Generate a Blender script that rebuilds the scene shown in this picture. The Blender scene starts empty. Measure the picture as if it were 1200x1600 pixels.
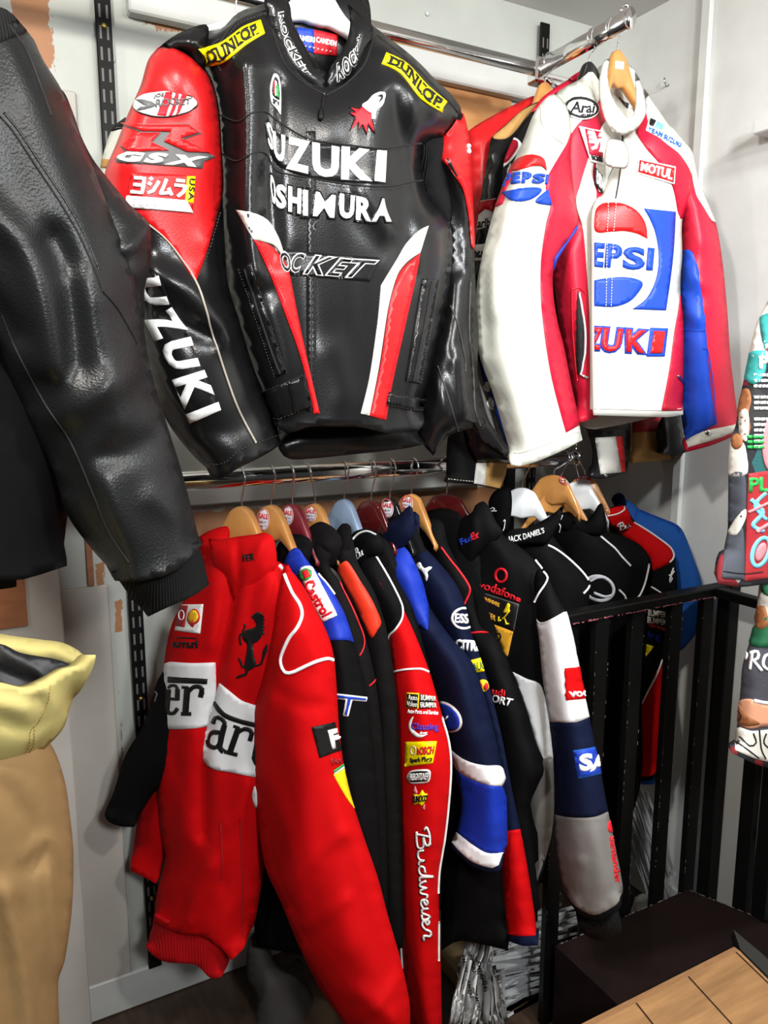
import bpy, math, random
import numpy as np
from mathutils import Vector, noise
from mathutils.bvhtree import BVHTree
from mathutils.geometry import delaunay_2d_cdt

random.seed(7)
SC = bpy.context.scene
COL = SC.collection

# ---------------------------------------------------------------- camera, light, exposure
FPX, TH, YA, HC = 1200.0, math.radians(9.46), math.radians(28.6), 1.6
cd = bpy.data.cameras.new('camera')
cd.lens = 27.0; cd.sensor_width = 36.0; cd.clip_start = 0.01
cam = bpy.data.objects.new('camera', cd); COL.objects.link(cam)
cam.location = (0, 0, HC)
cam.rotation_euler = (math.pi / 2 - TH, 0, -YA)
SC.camera = cam
SC.view_settings.view_transform = 'Standard'
SC.view_settings.look = 'None'
SC.view_settings.gamma = 1.0
SC.view_settings.use_curve_mapping = False
SC.view_settings.exposure = 0.0

w = bpy.data.worlds.new('shop_air'); SC.world = w; w.use_nodes = True
w.node_tree.nodes['Background'].inputs[0].default_value = (0.95, 0.97, 1.0, 1)
w.node_tree.nodes['Background'].inputs[1].default_value = 0.035

def area(name, loc, target, size, power, color=(1, 0.96, 0.9), spread=180):
    l = bpy.data.lights.new(name, 'AREA'); l.energy = power; l.size = size; l.color = color
    l.spread = math.radians(spread)
    o = bpy.data.objects.new(name, l); COL.objects.link(o); o.location = loc
    d = Vector(target) - Vector(loc)
    o.rotation_euler = d.to_track_quat('-Z', 'Y').to_euler()
    return o
area('ceiling_spot', (-0.35, 0.35, 2.58), (0.75, 1.5, 1.5), 0.10, 23)
area('ceiling_spot', (0.95, -0.35, 2.58), (0.9, 1.5, 1.3), 0.14, 20)
area('ceiling_spot', (-0.9, 0.9, 2.45), (0.5, 1.3, 1.8), 0.10, 7)
area('ceiling_lamp', (0.35, -1.15, 2.35), (1.05, 1.5, 1.55), 0.35, 15, (0.96, 0.98, 1), 80)
area('ceiling_spot', (1.40, 0.15, 2.58), (1.62, 1.5, 0.7), 0.12, 15, (0.94, 0.98, 1), 130)  # extra unseen lamp, added to brighten the side wall behind the railing

# ---------------------------------------------------------------- camera mapping used to lay things out
CAM = np.array([0, 0, HC])
_R = np.array([math.cos(YA), -math.sin(YA), 0]); _H = np.array([math.sin(YA), math.cos(YA), 0]); _Z = np.array([0, 0, 1.])
_F = _H * math.cos(TH) - _Z * math.sin(TH); _U = _H * math.sin(TH) + _Z * math.cos(TH)
def rays(P):
    P = np.asarray(P, float).reshape(-1, 2)
    return np.outer(P[:, 0] - 600, _R) + np.outer(800 - P[:, 1], _U) + FPX * _F
def Yp(c, tilt=0.0):           # plane parallel to the back wall
    return (np.array([0.8, c, 1.4]), np.array([0, -1.0, 0]))
def Xp(c): return (np.array([c, 1, 1.0]), np.array([-1.0, 0, 0]))
def Zp(c): return (np.array([0, 0, c]), np.array([0, 0, 1.0]))
def Vp(x, y, ang, off=0.0, lean=0.0):    # upright plane through (x,y), its front turned by ang degrees from -X towards the camera
    a = math.radians(ang)
    n = np.array([-math.cos(a), -math.sin(a), 0]); n[2] = math.sin(math.radians(lean)); n /= np.linalg.norm(n)
    return (np.array([x, y, 1.2]) + n * off, n)
def unproj(P, base):
    d = rays(P); p0, n = base
    return CAM + d * (((p0 - CAM) @ n) / (d @ n))[:, None]
def at(x, y, base): return unproj([(x, y)], base)[0]

# ---------------------------------------------------------------- materials
MATS = {}
def newmat(name):
    m = bpy.data.materials.new(name); m.use_nodes = True
    nt = m.node_tree; b = nt.nodes['Principled BSDF']
    return m, nt, b
def bump(nt, b, kind, scale, strength, dist=0.002, detail=3.0, scl3=None):
    tc = nt.nodes.new('ShaderNodeTexCoord')
    src = tc.outputs['Object']
    if scl3:
        mp = nt.nodes.new('ShaderNodeMapping'); mp.inputs['Scale'].default_value = scl3
        nt.links.new(src, mp.inputs['Vector']); src = mp.outputs['Vector']
    if kind == 'voronoi':
        t = nt.nodes.new('ShaderNodeTexVoronoi'); t.feature = 'SMOOTH_F1'; t.inputs['Scale'].default_value = scale; o = t.outputs['Distance']
    elif kind == 'wave':
        t = nt.nodes.new('ShaderNodeTexWave'); t.inputs['Scale'].default_value = scale; o = t.outputs['Fac']; t.bands_direction = 'X'
    else:
        t = nt.nodes.new('ShaderNodeTexNoise'); t.inputs['Scale'].default_value = scale; t.inputs['Detail'].default_value = detail; o = t.outputs['Fac']
    nt.links.new(src, t.inputs['Vector'])
    bp = nt.nodes.new('ShaderNodeBump'); bp.inputs['Strength'].default_value = strength; bp.inputs['Distance'].default_value = dist
    nt.links.new(o, bp.inputs['Height'])
    prev = b.inputs['Normal'].links
    if prev: nt.links.new(prev[0].from_socket, bp.inputs['Normal'])
    nt.links.new(bp.outputs['Normal'], b.inputs['Normal'])
def mat(name, col, rough=0.6, metal=0.0, spec=0.5, sheen=0.0, coat=0.0):
    m, nt, b = newmat(name)
    b.inputs['Base Color'].default_value = (*col, 1); b.inputs['Roughness'].default_value = rough
    b.inputs['Metallic'].default_value = metal; b.inputs['Specular IOR Level'].default_value = spec
    b.inputs['Sheen Weight'].default_value = sheen; b.inputs['Coat Weight'].default_value = coat
    MATS[name] = m
    return m
def leather(name, col, rough=0.34, grain=420, strength=0.35, spec=0.5):
    m = mat(name, col, rough, spec=spec); nt = m.node_tree; b = nt.nodes['Principled BSDF']
    bump(nt, b, 'voronoi', grain, strength, 0.0012)
    bump(nt, b, 'noise', 18, 0.05, 0.004)
    return m
def cloth(name, col, rough=0.75, spec=0.25, weave=900, strength=0.15, sheen=0.0):
    m = mat(name, col, rough, spec=spec, sheen=sheen); nt = m.node_tree; b = nt.nodes['Principled BSDF']
    bump(nt, b, 'noise', weave, strength, 0.001)
    bump(nt, b, 'noise', 14, 0.18, 0.02, 2.0)
    return m
leather('black_leather', (0.006, 0.006, 0.0065), 0.27, 480, 0.14, 0.32)
leather('grained_leather', (0.008, 0.0085, 0.009), 0.38, 400, 0.34, 0.30)
leather('red_leather', (0.54, 0.008, 0.010), 0.36, 420, 0.15, 0.3)
leather('white_leather', (0.58, 0.578, 0.53), 0.5, 500, 0.10, 0.3)
leather('cream_leather', (0.56, 0.568, 0.505), 0.5, 400, 0.10, 0.3)
leather('crimson_leather', (0.45, 0.006, 0.028), 0.45, 400, 0.12, 0.25)
leather('blue_leather', (0.008, 0.05, 0.40), 0.45, 400, 0.12, 0.25)
leather('tan_suede', (0.42, 0.24, 0.08), 0.75, 500, 0.25, 0.2)
leather('brown_leather', (0.16, 0.08, 0.035), 0.5, 300, 0.2)
cloth('red_cloth', (0.52, 0.0025, 0.004), 0.75, 0.08)
cloth('orange_red_cloth', (0.72, 0.035, 0.012), 0.55, 0.25)
cloth('black_cloth', (0.0035, 0.0035, 0.004), 0.75, 0.08)
cloth('soft_black_cloth', (0.0055, 0.005, 0.005), 0.8, 0.08)
cloth('navy_cloth', (0.004, 0.007, 0.026), 0.72, 0.1)
cloth('blue_cloth', (0.006, 0.03, 0.36), 0.6, 0.25)
cloth('sky_blue_cloth', (0.012, 0.10, 0.42), 0.7, 0.2)
cloth('white_cloth', (0.78, 0.79, 0.80), 0.6, 0.25)
cloth('grey_cloth', (0.17, 0.16, 0.15), 0.7, 0.25)
cloth('beige_cloth', (0.27, 0.165, 0.070), 0.72, 0.2, 700, 0.1)
cloth('yellow_lining', (0.50, 0.43, 0.16), 0.7, 0.2, 700, 0.1)
cloth('black_lining', (0.012, 0.012, 0.014), 0.45, 0.4)
m = cloth('black_knit', (0.008, 0.008, 0.0085), 0.85, 0.12)
bump(m.node_tree, m.node_tree.nodes['Principled BSDF'], 'wave', 90, 0.7, 0.003, scl3=(1.0, 0.6, 0.12))
m = cloth('red_knit', (0.52, 0.004, 0.008), 0.8, 0.15)
bump(m.node_tree, m.node_tree.nodes['Principled BSDF'], 'wave', 60, 0.35, 0.003, scl3=(1.0, 1.0, 0.1))
for n, c, r in [('white_thread', (0.85, 0.85, 0.84), 0.5), ('black_thread', (0.006, 0.006, 0.006), 0.55), ('red_thread', (0.62, 0.01, 0.02), 0.5),
                ('yellow_thread', (0.85, 0.66, 0.01), 0.5), ('gold_thread', (0.72, 0.36, 0.03), 0.45), ('blue_thread', (0.01, 0.045, 0.42), 0.5),
                ('green_thread', (0.02, 0.32, 0.06), 0.5), ('grey_thread', (0.10, 0.10, 0.10), 0.5), ('silver_thread', (0.55, 0.57, 0.6), 0.4),
                ('purple_thread', (0.10, 0.03, 0.36), 0.5), ('brown_thread', (0.25, 0.09, 0.03), 0.6), ('peach_thread', (0.62, 0.30, 0.18), 0.7),
                ('teal_thread', (0.03, 0.28, 0.27), 0.7), ('denim_thread', (0.05, 0.055, 0.07), 0.8), ('dark_red_thread', (0.30, 0.015, 0.02), 0.6),
                ('pale_thread', (0.60, 0.58, 0.52), 0.7), ('light_blue_thread', (0.15, 0.5, 0.7), 0.5), ('dark_green_thread', (0.01, 0.10, 0.04), 0.7),
                ('yellow_patch', (0.90, 0.74, 0.0), 0.45), ('white_patch', (0.87, 0.87, 0.86), 0.38), ('sticker_white', (0.80, 0.78, 0.80), 0.5),
                ('pink_thread', (0.65, 0.20, 0.22), 0.6), ('stitch', (0.035, 0.033, 0.03), 0.5), ('pale_piping', (0.33, 0.30, 0.25), 0.45)]:
    mat(n, c, r, spec=0.3)
for n, c in (('tapestry_dark', (0.022, 0.022, 0.024)),):
    m = cloth(n, c, 0.85, 0.15, 260, 0.9); nt = m.node_tree; b = nt.nodes['Principled BSDF']
    tc = nt.nodes.new('ShaderNodeTexCoord'); v = nt.nodes.new('ShaderNodeTexVoronoi'); v.inputs['Scale'].default_value = 13
    r = nt.nodes.new('ShaderNodeValToRGB'); r.color_ramp.interpolation = 'CONSTANT'
    nt.links.new(tc.outputs['Object'], v.inputs['Vector']); nt.links.new(v.outputs['Color'], r.inputs['Fac']); nt.links.new(r.outputs['Color'], b.inputs['Base Color'])
    for i, (p, q) in enumerate([(0.0, (0.02, 0.02, 0.024)), (0.42, (0.06, 0.06, 0.075)), (0.54, (0.02, 0.09, 0.09)), (0.62, (0.03, 0.03, 0.03)), (0.74, (0.2, 0.02, 0.025)), (0.82, (0.3, 0.28, 0.24))]):
        e = r.color_ramp.elements[i] if i < 2 else r.color_ramp.elements.new(p)
        e.position = p; e.color = (*q, 1)
mat('silver_foil_ribbon', (0.36, 0.36, 0.35), 0.4, 0.35)
cloth('grey_bundle', (0.06, 0.055, 0.052), 0.85, 0.1)
mat('white_plastic', (0.78, 0.80, 0.80), 0.3)
mat('blue_grey_plastic', (0.20, 0.27, 0.38), 0.35)
mat('maroon_gloss', (0.075, 0.006, 0.006), 0.14, coat=0.4)
mat('maroon_matt', (0.17, 0.012, 0.02), 0.4)
mat('black_plastic', (0.008, 0.008, 0.008), 0.2)
mat('chrome', (0.80, 0.79, 0.78), 0.12, 1.0)
mat('steel_wire', (0.62, 0.62, 0.62), 0.22, 1.0)
mat('foil', (0.85, 0.86, 0.87), 0.22, 0.55)
mat('grey_foil', (0.26, 0.26, 0.26), 0.4, 0.6)
mat('black_metal', (0.004, 0.004, 0.004), 0.45, spec=0.15)
mat('slot_dark', (0.002, 0.002, 0.002), 0.8)
mat('brass', (0.55, 0.42, 0.12), 0.3, 1.0)
mat('cardboard', (0.28, 0.19, 0.09), 0.8)
mat('pipe_white', (0.7, 0.72, 0.70), 0.35)
mat('clear_plastic', (0.5, 0.5, 0.46), 0.2)
def wood(name, c1, c2, scale=(3, 3, 40), rough=0.45, coat=0.0, spec=0.5):
    m, nt, b = newmat(name); MATS[name] = m
    tc = nt.nodes.new('ShaderNodeTexCoord'); mp = nt.nodes.new('ShaderNodeMapping'); mp.inputs['Scale'].default_value = scale
    t = nt.nodes.new('ShaderNodeTexNoise'); t.inputs['Scale'].default_value = 2.0; t.inputs['Detail'].default_value = 6; t.inputs['Distortion'].default_value = 0.6
    r = nt.nodes.new('ShaderNodeValToRGB'); r.color_ramp.elements[0].color = (*c1, 1); r.color_ramp.elements[1].color = (*c2, 1)
    r.color_ramp.elements[0].position = 0.3; r.color_ramp.elements[1].position = 0.7
    nt.links.new(tc.outputs['Object'], mp.inputs['Vector']); nt.links.new(mp.outputs['Vector'], t.inputs['Vector'])
    nt.links.new(t.outputs['Fac'], r.inputs['Fac']); nt.links.new(r.outputs['Color'], b.inputs['Base Color'])
    b.inputs['Roughness'].default_value = rough; b.inputs['Coat Weight'].default_value = coat; b.inputs['Specular IOR Level'].default_value = spec
    return m
wood('hanger_wood', (0.44, 0.18, 0.042), (0.58, 0.27, 0.075), (4, 4, 4), 0.32, 0.3)
wood('panel_wood', (0.42, 0.19, 0.06), (0.55, 0.27, 0.095), (4, 4, 14), 0.5)
wood('brown_board', (0.24, 0.09, 0.035), (0.33, 0.13, 0.05), (5, 5, 20), 0.55)
wood('dark_floor', (0.030, 0.018, 0.011), (0.06, 0.035, 0.02), (20, 4, 4), 0.5)
wood('dark_board', (0.006, 0.0022, 0.002), (0.010, 0.004, 0.0035), (9, 9, 9), 0.85, spec=0.15)

# ---------------------------------------------------------------- objects
def tag(o, label=None, cat=None, group=None, kind=None):
    if label: o['label'] = label
    if cat: o['category'] = cat
    if group: o['group'] = group
    if kind: o['kind'] = kind
    return o
def thing(name, loc, label, cat, group=None):
    o = bpy.data.objects.new(name, None); COL.objects.link(o); o.location = loc; o.empty_display_size = 0.05
    return tag(o, label, cat, group)
def wloc(o):
    v = np.zeros(3)
    while o is not None:
        v += np.array(o.location); o = o.parent
    return v
def build(name, V, F, m, parent=None, smooth=True, label=None):
    V = np.asarray(V, float)
    org = wloc(parent) if parent else np.zeros(3)
    me = bpy.data.meshes.new(name)
    me.from_pydata((V - org).tolist(), [], [list(map(int, f)) for f in F])
    me.materials.append(MATS[m] if isinstance(m, str) else m)
    me.update()
    if smooth: me.polygons.foreach_set('use_smooth', [True] * len(me.polygons))
    o = bpy.data.objects.new(name, me); COL.objects.link(o)
    if parent: o.parent = parent
    if label: o['label'] = label
    return o
class MB:
    def __init__(s): s.v = []; s.f = []
    def add(s, V, F):
        k = len(s.v); s.v += [tuple(p) for p in V]; s.f += [[k + i for i in f] for f in F]; return s
    def box(s, a, b, rot=0.0, c=None, bev=0.0):
        (x0, y0, z0), (x1, y1, z1) = a, b
        if bev:
            P = []
            for z, e in ((z0, bev), (z0 + bev, 0), (z1 - bev, 0), (z1, bev)):
                for (x, y) in ((x0 + e, y0 + bev), (x0 + bev, y0 + e), (x1 - bev, y0 + e), (x1 - e, y0 + bev), (x1 - e, y1 - bev), (x1 - bev, y1 - e), (x0 + bev, y1 - e), (x0 + e, y1 - bev)):
                    P.append((x, y, z))
            F = [list(range(7, -1, -1)), list(range(24, 32))]
            for r in range(3):
                for i in range(8): F.append([r * 8 + i, r * 8 + (i + 1) % 8, r * 8 + 8 + (i + 1) % 8, r * 8 + 8 + i])
        else:
            P = [(x0, y0, z0), (x1, y0, z0), (x1, y1, z0), (x0, y1, z0), (x0, y0, z1), (x1, y0, z1), (x1, y1, z1), (x0, y1, z1)]
            F = [[0, 3, 2, 1], [4, 5, 6, 7], [0, 1, 5, 4], [1, 2, 6, 5], [2, 3, 7, 6], [3, 0, 4, 7]]
        if rot:
            cx, cy = c if c else ((x0 + x1) / 2, (y0 + y1) / 2); ca, sa = math.cos(rot), math.sin(rot)
            P = [(cx + (p[0] - cx) * ca - (p[1] - cy) * sa, cy + (p[0] - cx) * sa + (p[1] - cy) * ca, p[2]) for p in P]
        return s.add(P, F)
    def tube(s, pts, r, n=10, cap=True, sec=None):
        pts = [Vector(p) for p in pts]; k0 = len(s.v); N = len(pts)
        t0 = (pts[1] - pts[0]).normalized()
        up = Vector((0, 0, 1)) if abs(t0.z) < 0.9 else Vector((1, 0, 0))
        a = t0.cross(up).normalized()
        for i, p in enumerate(pts):
            t = (pts[min(i + 1, N - 1)] - pts[max(i - 1, 0)]).normalized()
            a = (a - t * a.dot(t)).normalized(); b = t.cross(a)
            rr = r[i] if isinstance(r, (list, tuple)) else r
            for j in range(n):
                th = 2 * math.pi * j / n
                ca, sa = math.cos(th), math.sin(th)
                if sec: ca *= sec[0]; sa *= sec[1]
                q = p + a * (ca * rr) + b * (sa * rr); s.v.append(tuple(q))
        for i in range(N - 1):
            for j in range(n):
                s.f.append([k0 + i * n + j, k0 + i * n + (j + 1) % n, k0 + (i + 1) * n + (j + 1) % n, k0 + (i + 1) * n + j])
        if cap:
            s.f.append([k0 + j for j in range(n - 1, -1, -1)]); s.f.append([k0 + (N - 1) * n + j for j in range(n)])
        return s
    def ball(s, c, r, n=12, m=8):
        P = []; F = []
        for i in range(m + 1):
            a = math.pi * i / m
            for j in range(n):
                b = 2 * math.pi * j / n
                P.append((c[0] + r * math.sin(a) * math.cos(b), c[1] + r * math.sin(a) * math.sin(b), c[2] + r * math.cos(a)))
        for i in range(m):
            for j in range(n): F.append([i * n + j, (i + 1) * n + j, (i + 1) * n + (j + 1) % n, i * n + (j + 1) % n])
        return s.add(P, F)
    def done(s, name, m, parent=None, smooth=False, label=None): return build(name, s.v, s.f, m, parent, smooth, label)

# ---------------------------------------------------------------- 2D shapes (in photo pixels)
def spline(pts, closed=True, step=6.0):
    """Catmull-Rom through pts; a point given as (x, y, 1) is a sharp corner."""
    P = [np.array(p[:2], float) for p in pts]; cr = [len(p) > 2 for p in pts]; n = len(P); out = []
    for i in range(n if closed else n - 1):
        p1, p2 = P[i], P[(i + 1) % n]
        p0 = P[i - 1] if (closed or i > 0) else p1; p3 = P[(i + 2) % n] if (closed or i + 2 < n) else p2
        if cr[i]: p0 = p1
        if cr[(i + 1) % n]: p3 = p2
        L = np.linalg.norm(p2 - p1); k = max(1, int(round(L / step)))
        m1 = (p2 - p0) * 0.5; m2 = (p3 - p1) * 0.5
        # keep tangents from overshooting on uneven spacing
        for mm in (m1, m2):
            l = np.linalg.norm(mm)
            if l > L: mm *= L / l
        for j in range(k):
            t = j / k
            out.append((2 * t**3 - 3 * t**2 + 1) * p1 + (t**3 - 2 * t**2 + t) * m1 + (-2 * t**3 + 3 * t**2) * p2 + (t**3 - t**2) * m2)
    if not closed: out.append(P[-1])
    return np.array(out)
def sarea(L): x, y = L[:, 0], L[:, 1]; return 0.5 * np.sum(x * np.roll(y, -1) - y * np.roll(x, -1))
def orient(L, pos=True): return L if (sarea(L) > 0) == pos else L[::-1].copy()
def poly(pts, step=4.0, corner=True, hole=False):
    if corner: pts = [(p[0], p[1], 1) if len(p) == 2 else p[:2] for p in pts]     # here (x,y,0) marks a smooth point
    return [orient(spline(pts, True, step), not hole)]
def sm(pts, step=4.0, hole=False): return [orient(spline(pts, True, step), not hole)]
def ell(cx, cy, rx, ry, rot=0.0, n=36, hole=False):
    t = np.linspace(0, 2 * math.pi, n, endpoint=False); a = math.radians(rot)
    x, y = rx * np.cos(t), ry * np.sin(t)
    return [orient(np.stack([cx + x * math.cos(a) - y * math.sin(a), cy + x * math.sin(a) + y * math.cos(a)], 1), not hole)]
def ring(cx, cy, rx, ry, w, rot=0.0): return ell(cx, cy, rx, ry, rot) + ell(cx, cy, rx - w, ry - w, rot, hole=True)
def rib(pts, w, smooth=True, step=4.0, taper=False):
    """flat stroke along pts"""
    S = spline(pts, False, step) if smooth else spline([(p[0], p[1], 1) for p in pts], False, step)
    t = np.gradient(S, axis=0); t /= np.maximum(np.linalg.norm(t, axis=1), 1e-6)[:, None]
    nrm = np.stack([-t[:, 1], t[:, 0]], 1); ww = w / 2
    if taper: ww = (w / 2 * np.clip(np.minimum(np.arange(len(S)) + 0.6, np.arange(len(S))[::-1] + 0.6) / 3, 0, 1))[:, None]
    return [orient(np.concatenate([S + nrm * ww, (S - nrm * ww)[::-1]]))]
def ribs(lst, w, smooth=True, step=3.0): return sum([rib(p, w, smooth, step) for p in lst], [])
def quadmap(q):
    TL, TR, BR, BL = [np.array(p, float) for p in q]
    def f(P):
        u, v = P[:, :1], P[:, 1:2]
        return (BL * (1 - u) + BR * u) * (1 - v) + (TL * (1 - u) + TR * u) * v
    return f
def curvemap(top, bot):
    T = spline(top, False, 3.0); B = spline(bot, False, 3.0)
    def samp(S, u):
        d = np.concatenate([[0], np.cumsum(np.linalg.norm(np.diff(S, axis=0), axis=1))]); d /= d[-1]
        x = np.interp(u, d, S[:, 0]); y = np.interp(u, d, S[:, 1])
        o = (u - np.clip(u, 0, 1)) * 1.0
        e = S[-1] - S[0]
        return np.stack([x + o * e[0], y + o * e[1]], 1)
    def f(P):
        a = samp(T, P[:, 0]); b = samp(B, P[:, 0]); v = P[:, 1:2]
        return b * (1 - v) + a * v
    return f
def mapped(loops, f):
    """unit-square loops (v up) -> pixels, kept positively wound"""
    out = [f(L) for L in loops]
    flip = sum(sarea(L) for L in out) < 0
    return [L[::-1].copy() for L in out] if flip else out
_TC = {}
def text_loops(body, off=0.0, shear=0.0, space=1.0, ref_off=None):
    ref_off = off if ref_off is None else ref_off
    key = (body, off, shear, space, ref_off)
    if key in _TC: return _TC[key]
    def raw(o_):
        cu = bpy.data.curves.new('txt', 'FONT'); cu.body = body; cu.offset = o_; cu.shear = shear; cu.space_character = space; cu.resolution_u = 3; cu.size = 1.0
        ob = bpy.data.objects.new('txt', cu); COL.objects.link(ob)
        bpy.context.view_layer.update()
        ev = ob.evaluated_get(bpy.context.evaluated_depsgraph_get()); me = ev.to_mesh()
        V = np.array([v.co[:2] for v in me.vertices]); F = [list(p.vertices) for p in me.polygons]
        ev.to_mesh_clear(); bpy.data.objects.remove(ob); bpy.data.curves.remove(cu)
        return V, F
    V, F = raw(off)
    # weld, then walk the outline
    key_ = {}; idx = []
    for p in V:
        k = (round(p[0], 5), round(p[1], 5)); idx.append(key_.setdefault(k, len(key_)))
    W = np.array(list(key_.keys()))
    cnt = {}
    for f in F:
        g = [idx[i] for i in f]
        a = sum(W[g[i]][0] * W[g[(i + 1) % len(g)]][1] - W[g[(i + 1) % len(g)]][0] * W[g[i]][1] for i in range(len(g)))
        if a < 0: g = g[::-1]
        for i in range(len(g)):
            e = (g[i], g[(i + 1) % len(g)])
            if e[0] != e[1]: cnt[e] = cnt.get(e, 0) + 1
    nxt = {}
    for (a, b) in cnt:
        if (b, a) not in cnt: nxt.setdefault(a, []).append(b)
    loops = []
    while nxt:
        a = next(iter(nxt)); L = [a]
        while True:
            b = nxt[a].pop()
            if not nxt[a]: del nxt[a]
            if b == L[0] or b not in nxt: break
            L.append(b); a = b
        if len(L) > 2: loops.append(W[L])
    ref = V if ref_off == off else raw(ref_off)[0]
    mn, mx = ref.min(0), ref.max(0)
    asp = (mx - mn)
    res = []
    for L in loops:                       # split long edges so the letters follow a curved surface
        o = []
        for i in range(len(L)):
            p, q = L[i], L[(i + 1) % len(L)]; k = max(1, int(np.linalg.norm(q - p) / 0.16))
            for j in range(k): o.append(p + (q - p) * j / k)
        res.append((np.array(o) - mn) / asp)
    _TC[key] = (res, (mn, mx))
    return _TC[key]
def txt(body, q, off=0.02, shear=0.0, space=1.0, curve=None, ref=None):
    f = curvemap(*curve) if curve else quadmap(q)
    return mapped(text_loops(body, off, shear, space, ref)[0], f)
def winding(C, loops):
    wn = np.zeros(len(C))
    for L in loops:
        A = L; B = np.roll(L, -1, axis=0)
        for k in range(0, len(C), 4000):
            c = C[k:k + 4000]
            up = (A[None, :, 1] <= c[:, None, 1]) & (B[None, :, 1] > c[:, None, 1])
            dn = (A[None, :, 1] > c[:, None, 1]) & (B[None, :, 1] <= c[:, None, 1])
            cr = (B[None, :, 0] - A[None, :, 0]) * (c[:, None, 1] - A[None, :, 1]) - (c[:, None, 0] - A[None, :, 0]) * (B[None, :, 1] - A[None, :, 1])
            wn[k:k + 4000] += (up & (cr > 0)).sum(1) - (dn & (cr < 0)).sum(1)
    return wn
def segdist(P, S, closed=True):
    A = S; B = np.roll(S, -1, axis=0)
    if not closed: A, B = S[:-1], S[1:]
    out = np.empty(len(P)); d = B - A; l2 = np.maximum((d**2).sum(1), 1e-9)
    for k in range(0, len(P), 2000):
        p = P[k:k + 2000, None, :]
        t = np.clip(((p - A) * d).sum(2) / l2, 0, 1)
        out[k:k + 2000] = np.sqrt((((A + t[..., None] * d) - p)**2).sum(2).min(1))
    return out
def triangulate(loops, sp, clip=None):
    allL = list(loops) + ([clip] if clip is not None else [])
    V = np.concatenate(allL); E = []; k = 0
    for L in allL:
        n = len(L); E += [(k + i, k + (i + 1) % n) for i in range(n)]; k += n
    mn, mx = V.min(0), V.max(0)
    gx = np.arange(mn[0] + sp * 0.5, mx[0], sp); gy = np.arange(mn[1] + sp * 0.5, mx[1], sp * 0.866)
    if len(gx) and len(gy):
        X, Y = np.meshgrid(gx, gy); X[1::2] += sp * 0.5
        G = np.stack([X.ravel(), Y.ravel()], 1)
        G = G[winding(G, loops) != 0]
        if clip is not None and len(G): G = G[winding(G, [clip]) != 0]
        if len(G):
            d = np.min([segdist(G, L) for L in allL], axis=0); G = G[d > sp * 0.55]
        P = np.concatenate([V, G]) if len(G) else V
    else: P = V
    vo, eo, fo, *_ = delaunay_2d_cdt([Vector(p) for p in P], E, [], 0, 1e-5)
    vo = np.array([tuple(p) for p in vo]); T = np.array([f for f in fo if len(f) == 3])
    c = vo[T].mean(1); keep = winding(c, loops) != 0
    if clip is not None: keep &= winding(c, [clip]) != 0
    T = T[keep]
    if not len(T): return vo, T
    a = (vo[T[:, 1]] - vo[T[:, 0]]); b = (vo[T[:, 2]] - vo[T[:, 0]])
    neg = (a[:, 0] * b[:, 1] - a[:, 1] * b[:, 0]) < 0
    T[neg] = T[neg][:, ::-1]
    return vo, T
def border(T):
    s = set()
    for t in T:
        for i in range(3):
            e = (t[i], t[(i + 1) % 3])
            if (e[1], e[0]) in s: s.discard((e[1], e[0]))
            else: s.add(e)
    return list(s)

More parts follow.
